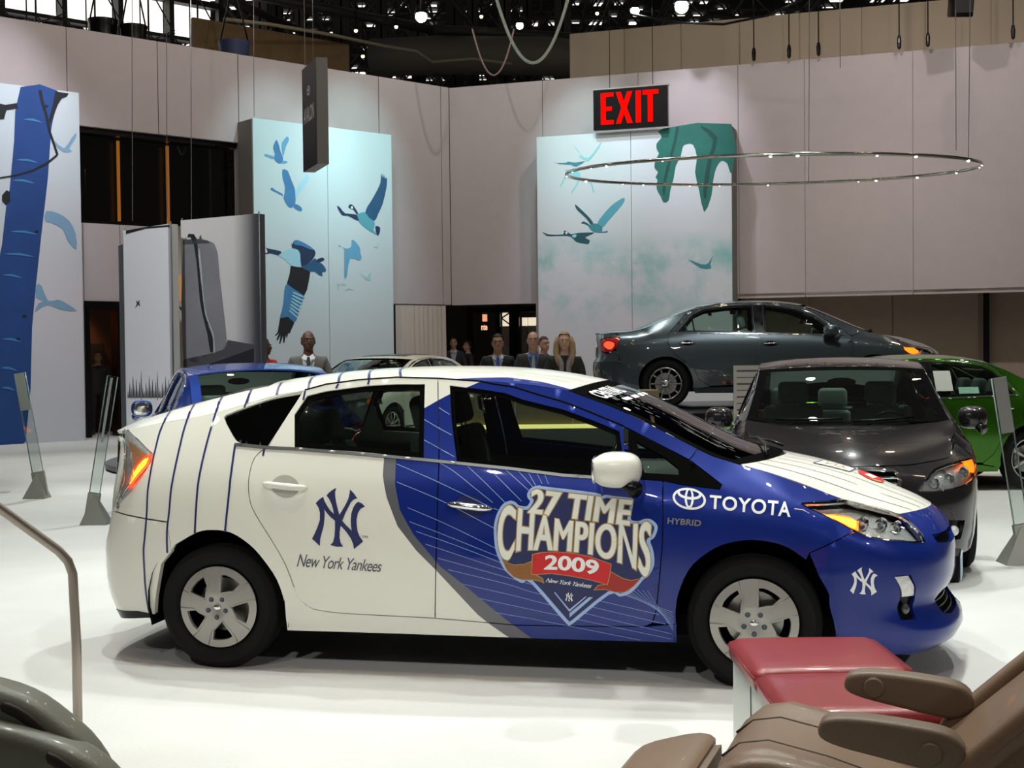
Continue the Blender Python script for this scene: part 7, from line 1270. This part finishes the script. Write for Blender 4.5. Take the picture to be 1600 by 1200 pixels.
    ct = thing('info_counter', 'dark counter with a glowing yellow light strip behind the wrapped hatchback', 'counter', (.35, 14.4, 0))
    cb_ = box('counter_body', (0, 0, .39), (2.5, .55, .78), mat('counter_dark', (.03, .03, .028), .4), ct, .01)
    box('counter_upstand', (0, .05, 1.0), (2.5, .40, .36), mat('counter_bronze', (.16, .12, .06), .45), ct, .01)
    box('light_strip', (0, -.17, .80), (2.44, .06, .045), mat('strip_yellow', (1, .8, .3), .4, emit=(1, .78, .26), es=1.5), ct)
    for q in range(4): box('panel_joint', (-.95+q*.63, -.152, 1.0), (.012, .006, .34), STEEL, ct)
    # price board behind the bronze saloon
    bd = thing('price_board', 'white printed price board standing beside the raised graphite saloon', 'sign', (2.56, 14.2, 0)); box('board', (0, 0, 1.13), (.32, .02, .62), mat('board_paper', (.52, .51, .46), .6), bd)
    box('board_stand', (0, .02, .45), (.05, .03, .9), STEEL, bd); box('board_foot', (0, .02, .01), (.3, .25, .02), STEEL, bd)
    for k, w_ in enumerate((.26, .2, .26, .24, .26, .18, .26)): box('print_line', (0-(.26-w_)/2, -.0115, 1.38-k*.07), (w_, .002, .010 if k % 2 else .018), GREYP, bd)
# ---------------------------------------------------------------- people
def person(label, x, y, face, H, skin, hair, jacket, trouser, shirt=None, tie=None, hairstyle='short', pose='down', bald=False, badge=False, z0=0, turn=0, scarf=None, name='person', bulk=1.0):
    k = H/1.768; root = thing(name, label, 'person', (x, y, z0), face)     # local -y is where the person looks
    J = [(0, 0, .98), (0, -.01, 1.12), (0, 0, 1.28), (0, .01, 1.41), (0, .008, 1.475), (0, 0, 1.55)]
    Rr = [.155*bulk, .15*bulk, .165*bulk, .14, .070, .058]
    E_ = [(0, 1), (1, 2), (2, 3), (3, 4), (4, 5)]
    def ch(par, pts):
        p = par
        for q, r in pts: J.append(q); Rr.append(r); E_.append((p, len(J)-1)); p = len(J)-1
        return p
    hd = ch(5, [((0, -.012, 1.63), .06)])
    hands = []
    for s in (-1, 1):
        if pose == 'clasp': hnd = ch(3, [((s*.17, .01, 1.42), .075*bulk), ((s*.215, .0, 1.30), .058), ((s*.24, .0, 1.12), .048), ((s*.16, -.16, 1.02), .036), ((s*.07, -.23, .98), .026)])
        elif pose == 'phone' and s == -1: hnd = ch(3, [((s*.17, .01, 1.42), .075*bulk), ((s*.22, .0, 1.30), .058), ((s*.25, -.02, 1.12), .048), ((s*.14, -.22, 1.16), .036), ((s*.05, -.28, 1.20), .026)])
        else: hnd = ch(3, [((s*.17, .01, 1.42), .075*bulk), ((s*.225, .01, 1.30), .058), ((s*.26, .01, 1.12), .048), ((s*.275, -.03, .95), .038), ((s*.275, -.06, .85), .026)])
        hands.append((hnd, s))
        ch(0, [((s*.095, 0, .90), .115), ((s*.10, -.005, .70), .085), ((s*.105, -.0, .50), .062), ((s*.11, .02, .25), .055), ((s*.11, .02, .08), .042), ((s*.12, -.05, .045), .040), ((s*.125, -.15, .032), .034)])
    for hnd, s in hands:
        b = Vector(J[hnd]); fd_ = Vector((0, -.2, -1)).normalized() if pose not in ('clasp', 'phone') or (pose == 'phone' and s == 1) else Vector((-s*.9, -.3, -.1)).normalized()
        sd = Vector((0, 1, 0)) if fd_.z < -.5 else Vector((0, 0, 1))
        pm = ch(hnd, [(tuple(b+fd_*.05), .024), (tuple(b+fd_*.085), .022)])
        pb = Vector(J[pm])
        for f, ln in ((-1.5, .062), (-.5, .074), (.5, .07), (1.5, .055)):
            ch(pm, [(tuple(pb+sd*f*.013+fd_*.015), .0095), (tuple(pb+sd*f*.016+fd_*ln*.6), .0085), (tuple(pb+sd*f*.015+fd_*ln+Vector((-s*.014, 0, 0))), .0075)])
        ch(hnd, [(tuple(b+fd_*.03-sd*.028), .011), (tuple(b+fd_*.06-sd*.045), .0095)])
    me = bpy.data.meshes.new('body'); me.from_pydata([(a*k, b*k, c*k) for a, b, c in J], E_, []); o = bpy.data.objects.new('body', me); C.objects.link(o); o.parent = root
    md = o.modifiers.new('skin', 'SKIN'); md.use_smooth_shade = True; me.skin_vertices[0].data[0].use_root = True
    for i, r in enumerate(Rr):
        fl = .66 if (i < 4) else 1
        me.skin_vertices[0].data[i].radius = (r*k*(1.18 if i < 4 else 1), r*k*fl)
    sb = o.modifiers.new('sub', 'SUBSURF'); sb.levels = 2; sb.render_levels = 2
    dg = bpy.context.evaluated_depsgraph_get(); nm = bpy.data.meshes.new_from_object(o.evaluated_get(dg)); o.modifiers.clear(); o.data = nm; nm.name = 'body'
    # fuse a modelled head (skull, jaw, nose, ears) with the body into one surface
    hc = Vector((0, -.012*k, 1.662*k)); tr_ = Matrix.Rotation(turn, 3, 'Z')
    Q = lambda a, b, c: tuple(hc+tr_ @ Vector((a*k, b*k, c*k)))
    bm = bmesh.new(); bm.from_mesh(nm)
    for c_, r_ in (((0, .012, .012), (.074, .094, .098)), ((0, -.018, -.045), (.066, .072, .072)), ((0, -.036, -.088), (.044, .048, .034)), ((0, -.086, -.022), (.013, .026, .026)), ((-.074, .006, -.020), (.012, .022, .033)), ((.074, .006, -.020), (.012, .022, .033)), ((0, -.072, -.058), (.026, .018, .012)), ((0, -.068, .024), (.050, .020, .012))):
        r0 = bmesh.ops.create_uvsphere(bm, u_segments=20, v_segments=14, radius=1)
        bmesh.ops.transform(bm, matrix=Matrix.Translation(Q(*c_)) @ tr_.to_4x4() @ Matrix.Diagonal((r_[0]*k, r_[1]*k, r_[2]*k, 1)), verts=r0['verts'])
    bm.to_mesh(nm); bm.free()
    rm = o.modifiers.new('fuse', 'REMESH'); rm.mode = 'VOXEL'; rm.voxel_size = .0095; rm.use_smooth_shade = True
    dg = bpy.context.evaluated_depsgraph_get(); nm = bpy.data.meshes.new_from_object(o.evaluated_get(dg)); o.modifiers.clear(); o.data = nm; nm.name = 'body'
    nm.materials.clear()
    sk = mat('skin_%s' % str(skin), skin, .5, spec=.35)
    jm = mat('cloth_%s' % str(jacket), jacket, .85, noise=.1, nscale=60); tm = mat('cloth_%s' % str(trouser), trouser, .85); sm = mat('cloth_%s' % str(shirt or jacket), shirt or jacket, .8); sh_ = mat('shoe_black', (.01, .01, .01), .35)
    for m_ in (sk, jm, tm, sm, sh_): nm.materials.append(m_)
    mi = []
    for p in nm.polygons:
        c = p.center/k; nrm = p.normal
        if c.z > 1.478 and abs(c.x) < .13: mi.append(0)
        elif c.z < .075: mi.append(4)
        elif (pose == 'clasp' and c.y < -.19 and c.z > .9) or (pose == 'phone' and c.y < -.24 and c.z > 1.0) or (c.z < .87 and abs(c.x) > .235): mi.append(0)
        elif c.z < .93 and abs(c.x) < .235: mi.append(2)
        elif shirt and c.y < -.02 and c.z > 1.13 and abs(c.x) < (c.z-1.13)*.22+.004: mi.append(3)
        else: mi.append(1)
    nm.polygons.foreach_set('material_index', mi); nm.polygons.foreach_set('use_smooth', [True]*len(nm.polygons))
    # eyes, brows, lips and hair on the head, which turns on the neck
    for s in (-1, 1):
        e = ellipsoid('eye', Q(s*.030, -.078, .004), (.013*k, .009*k, .007*k), mat('eye_white', (.5, .48, .45), .3), o, n=10); ellipsoid('iris', Q(s*.030, -.085, .004), (.006*k, .004*k, .006*k), MATTE, e, n=8)
        ellipsoid('brow', Q(s*.031, -.086, .026), (.020*k, .006*k, .004*k), mat('hair_%s' % str(hair), hair, .7), o, n=8)
    ellipsoid('mouth', Q(0, -.089, -.060), (.022*k, .006*k, .006*k), mat('lips_%s' % str(skin), (skin[0]*.75, skin[1]*.5, skin[2]*.5), .5), o, n=10)
    hm = mat('hair_%s' % str(hair), hair, .7, bump=.6, bscale=90)
    bm = bmesh.new(); bmesh.ops.create_uvsphere(bm, u_segments=28, v_segments=18, radius=1)
    kill = []
    for v in bm.verts:
        x_, y_, z_ = v.co
        line = .62 if y_ < -.45 else (.62-(y_+.45)*1.9 if y_ < .1 else -.42)
        if hairstyle == 'long' and y_ > -.5: line = min(line, .1-(y_+.5)*1.2)
        if hairstyle == 'bald': line = 9 if y_ < .05 or z_ > .28 else -.42
        if z_ < line: kill.append(v)
    bmesh.ops.delete(bm, geom=kill, context='VERTS')
    if bm.verts:
        bmesh.ops.transform(bm, matrix=Matrix.Translation(Q(0, .014, .018)) @ tr_.to_4x4() @ Matrix.Diagonal((.084*k, .103*k, .108*k, 1)), verts=bm.verts)
        bobj('hair', bm, hm, o, 80)
    if hairstyle == 'long':
        for s in (-1, 1):
            V, F = tube_vf([Q(s*.075, .0, .05), Q(s*.10, .005, -.04), Q(s*.105, -.02, -.15), Q(s*.085, -.075, -.26), Q(s*.075, -.09, -.33)], [.03*k, .04*k, .042*k, .034*k, .01*k], 10); mobj('hair_lock', V, F, hm, o, True)
        V, F = tube_vf([Q(0, .08, .06), Q(0, .10, -.06), Q(0, .10, -.2), Q(0, .09, -.3)], [.05*k, .08*k, .08*k, .03*k], 12); mobj('hair_lock', V, F, hm, o, True)
    if hairstyle == 'up': ellipsoid('hair_bun', Q(0, .10, .03), (.045*k, .045*k, .05*k), hm, o, n=14)
    if shirt:
        for s in (-1, 1):
            mobj('lapel', [(s*.012*k, -.148*k, 1.14*k), (s*.075*k, -.135*k, 1.40*k), (s*.125*k, -.12*k, 1.38*k), (s*.07*k, -.145*k, 1.2*k)], [(0, 1, 2, 3) if s > 0 else (3, 2, 1, 0)], jm, o)
            mobj('collar', [(s*.005*k, -.098*k, 1.475*k), (s*.055*k, -.06*k, 1.51*k), (s*.07*k, -.085*k, 1.455*k), (s*.03*k, -.115*k, 1.43*k)], [(0, 1, 2, 3) if s > 0 else (3, 2, 1, 0)], sm, o)
    if tie:
        V = [(-.014, -.118, 1.47), (.014, -.118, 1.47), (.018, -.125, 1.44), (.030, -.152, 1.22), (0, -.158, 1.14), (-.030, -.152, 1.22), (-.018, -.125, 1.44)]
        bm = bmesh.new(); f = bm.faces.new([bm.verts.new((a*k, b*k, c*k)) for a, b, c in V]); bmesh.ops.solidify(bm, geom=[f], thickness=.006); bobj('necktie', bm, mat('tie_%s' % str(tie), tie, .6), o)
    if badge:
        box('lanyard_badge', (.02*k, -.17*k, 1.08*k), (.085*k, .008, .06*k), mat('badge_orange', (.85, .13, .02), .5), o); tubes('lanyard', [([(-.06*k, -.10*k, 1.44*k), (.02*k, -.165*k, 1.11*k)], .004), ([(.07*k, -.10*k, 1.44*k), (.02*k, -.165*k, 1.11*k)], .004)], GREYP, o, 5)
    if scarf:
        scm = mat('scarf_knit', scarf, .9, noise=.3, nscale=30)
        for s in (-1, 1):
            V, F = tube_vf([(s*.05*k, .03*k, 1.50*k), (s*.085*k, -.05*k, 1.47*k), (s*.045*k, -.14*k, 1.38*k), (s*.04*k, -.17*k, 1.22*k), (s*.045*k, -.165*k, 1.08*k)], [.03*k, .035*k, .035*k, .034*k, .03*k], 8); mobj('scarf', V, F, scm, o, True)
    return root
def build_people():
    LS = (.52, .30, .21); MS = (.36, .20, .125); DS = (.10, .045, .028)
    person('man in a grey jacket, white shirt and dark tie before the goose poster', *P(482, 560, 16.3)[:2], .15, 1.90, DS, (.012, .01, .01), (.10, .095, .085), (.03, .03, .03), (.6, .6, .6), (.02, .02, .025), 'bald', 'down', turn=.1, bulk=1.03)
    person('woman in a red top with dark hair tied back, half hidden by the suitcase banner', *P(413, 560, 18.2)[:2], .9, 1.71, DS, (.012, .01, .01), (.55, .015, .015), (.02, .02, .02), hairstyle='up', turn=.5, z0=.12)
    person('dark-haired man in a black suit with a bright blue tie, beside the foyer opening', *P(778, 560, 19)[:2], .0, 1.87, MS, (.008, .007, .007), (.012, .013, .018), (.012, .013, .018), (.55, .6, .7), (.03, .09, .42), 'short')
    person('bald man in a charcoal suit, blue shirt and striped tie with an orange badge', *P(833, 560, 18.8)[:2], 0, 1.90, LS, (.05, .035, .02), (.035, .036, .04), (.03, .03, .035), (.10, .18, .42), (.35, .38, .42), 'bald', 'clasp', badge=True)
    person('blonde woman in a black coat, grey scarf and orange badge', *P(882, 560, 17.7)[:2], 0, 1.87, LS, (.30, .19, .09), (.012, .012, .012), (.02, .02, .02), None, None, 'long', 'clasp', badge=True, scarf=(.16, .13, .12), bulk=.9)
    person('person with dark hair standing right behind the bald man', *P(850, 560, 22)[:2], .6, 1.86, MS, (.012, .01, .01), (.02, .02, .022), (.02, .02, .02))
    person('dim man in a dark suit and pale shirt inside the foyer doorway, left', *P(709, 560, 33)[:2], 0, 2.0, MS, (.01, .01, .01), (.02, .02, .025), (.02, .02, .02), (.35, .38, .45), None)
    person('dim figure in dark clothes inside the foyer, turned to the left man', *P(731, 560, 33.4)[:2], -1.2, 1.92, LS, (.01, .01, .01), (.012, .012, .014), (.02, .02, .02))
    person('brown-haired visitor behind the bonnet of the raised saloon, left one', *P(1355, 560, 24)[:2], 0, 1.88, MS, (.07, .04, .02), (.1, .07, .05), (.05, .05, .05))
    person('brown-haired visitor behind the bonnet of the raised saloon, right one', *P(1387, 560, 25.2)[:2], .3, 1.86, MS, (.07, .04, .02), (.06, .05, .05), (.05, .05, .05))
    person('dim person standing in the orange-lit doorway at the left', *wp(DL, NL, 8.75, 0, -.8)[:2], .4, 1.72, MS, (.01, .01, .01), (.015, .012, .012), (.012, .012, .012))
build_walls()
build_roof()
GRY = paint('graphite_metallic', (.055, .068, .076), .05, .5, .3)
stk = mat('sticker_white', (.6, .62, .56), .5); stg = mat('sticker_green', (.25, .5, .38), .5); sty = mat('sticker_tan', (.45, .38, .2), .5)
build_sedan('saloon_car', 'graphite grey saloon side on upon the raised platform', (2.24, 18.95), .14, .82, GRY)
build_sedan('saloon_car', 'dark bronze grey saloon facing the camera behind the wrapped hatchback nose', (3.02, 12.4), 1.768, 0, paint('bronze_metallic', (.026, .022, .024), .05, .6, .22), scale=(.97, .97, 1.03))
build_sedan('saloon_car', 'bright green saloon partly hidden behind the bronze grey one at the right', (5.75, 15.6), math.pi-.08, 0, paint('lime_metallic', (.045, .20, .003), .05, .8, .24), style='seven', scale=(.90, .95, 1.03), seats=SEATD, stickers=((.95, 1.09, .22, .22, stk), (.62, 1.06, .26, .07, stg)))
build_sedan('saloon_car', 'metallic blue saloon seen from behind at the left, with a window sticker', (-2.24, 11.9), -1.90, 0, paint('blue_metallic', (.008, .055, .36), .05, .55), scale=(.97, .97, 1.03), stickers=((1.45, 1.06, .10, .26, stk), (1.62, 1.06, .14, .12, sty)))
build_sedan('saloon_car', 'white saloon with a sunroof on the low turntable, seen over the hatchback roof', (-1.45, 24), 2.04, .12, WHITE, sunroof=True)
build_sedan('saloon_car', 'black saloon cut off by the left edge with its orange lamp lit', (-8.05, 16.9), 1.09, 0, paint('black_metallic', (.012, .012, .014), .05, .5), detail=False)
build_overhead()
build_front()
build_prius()
build_people()
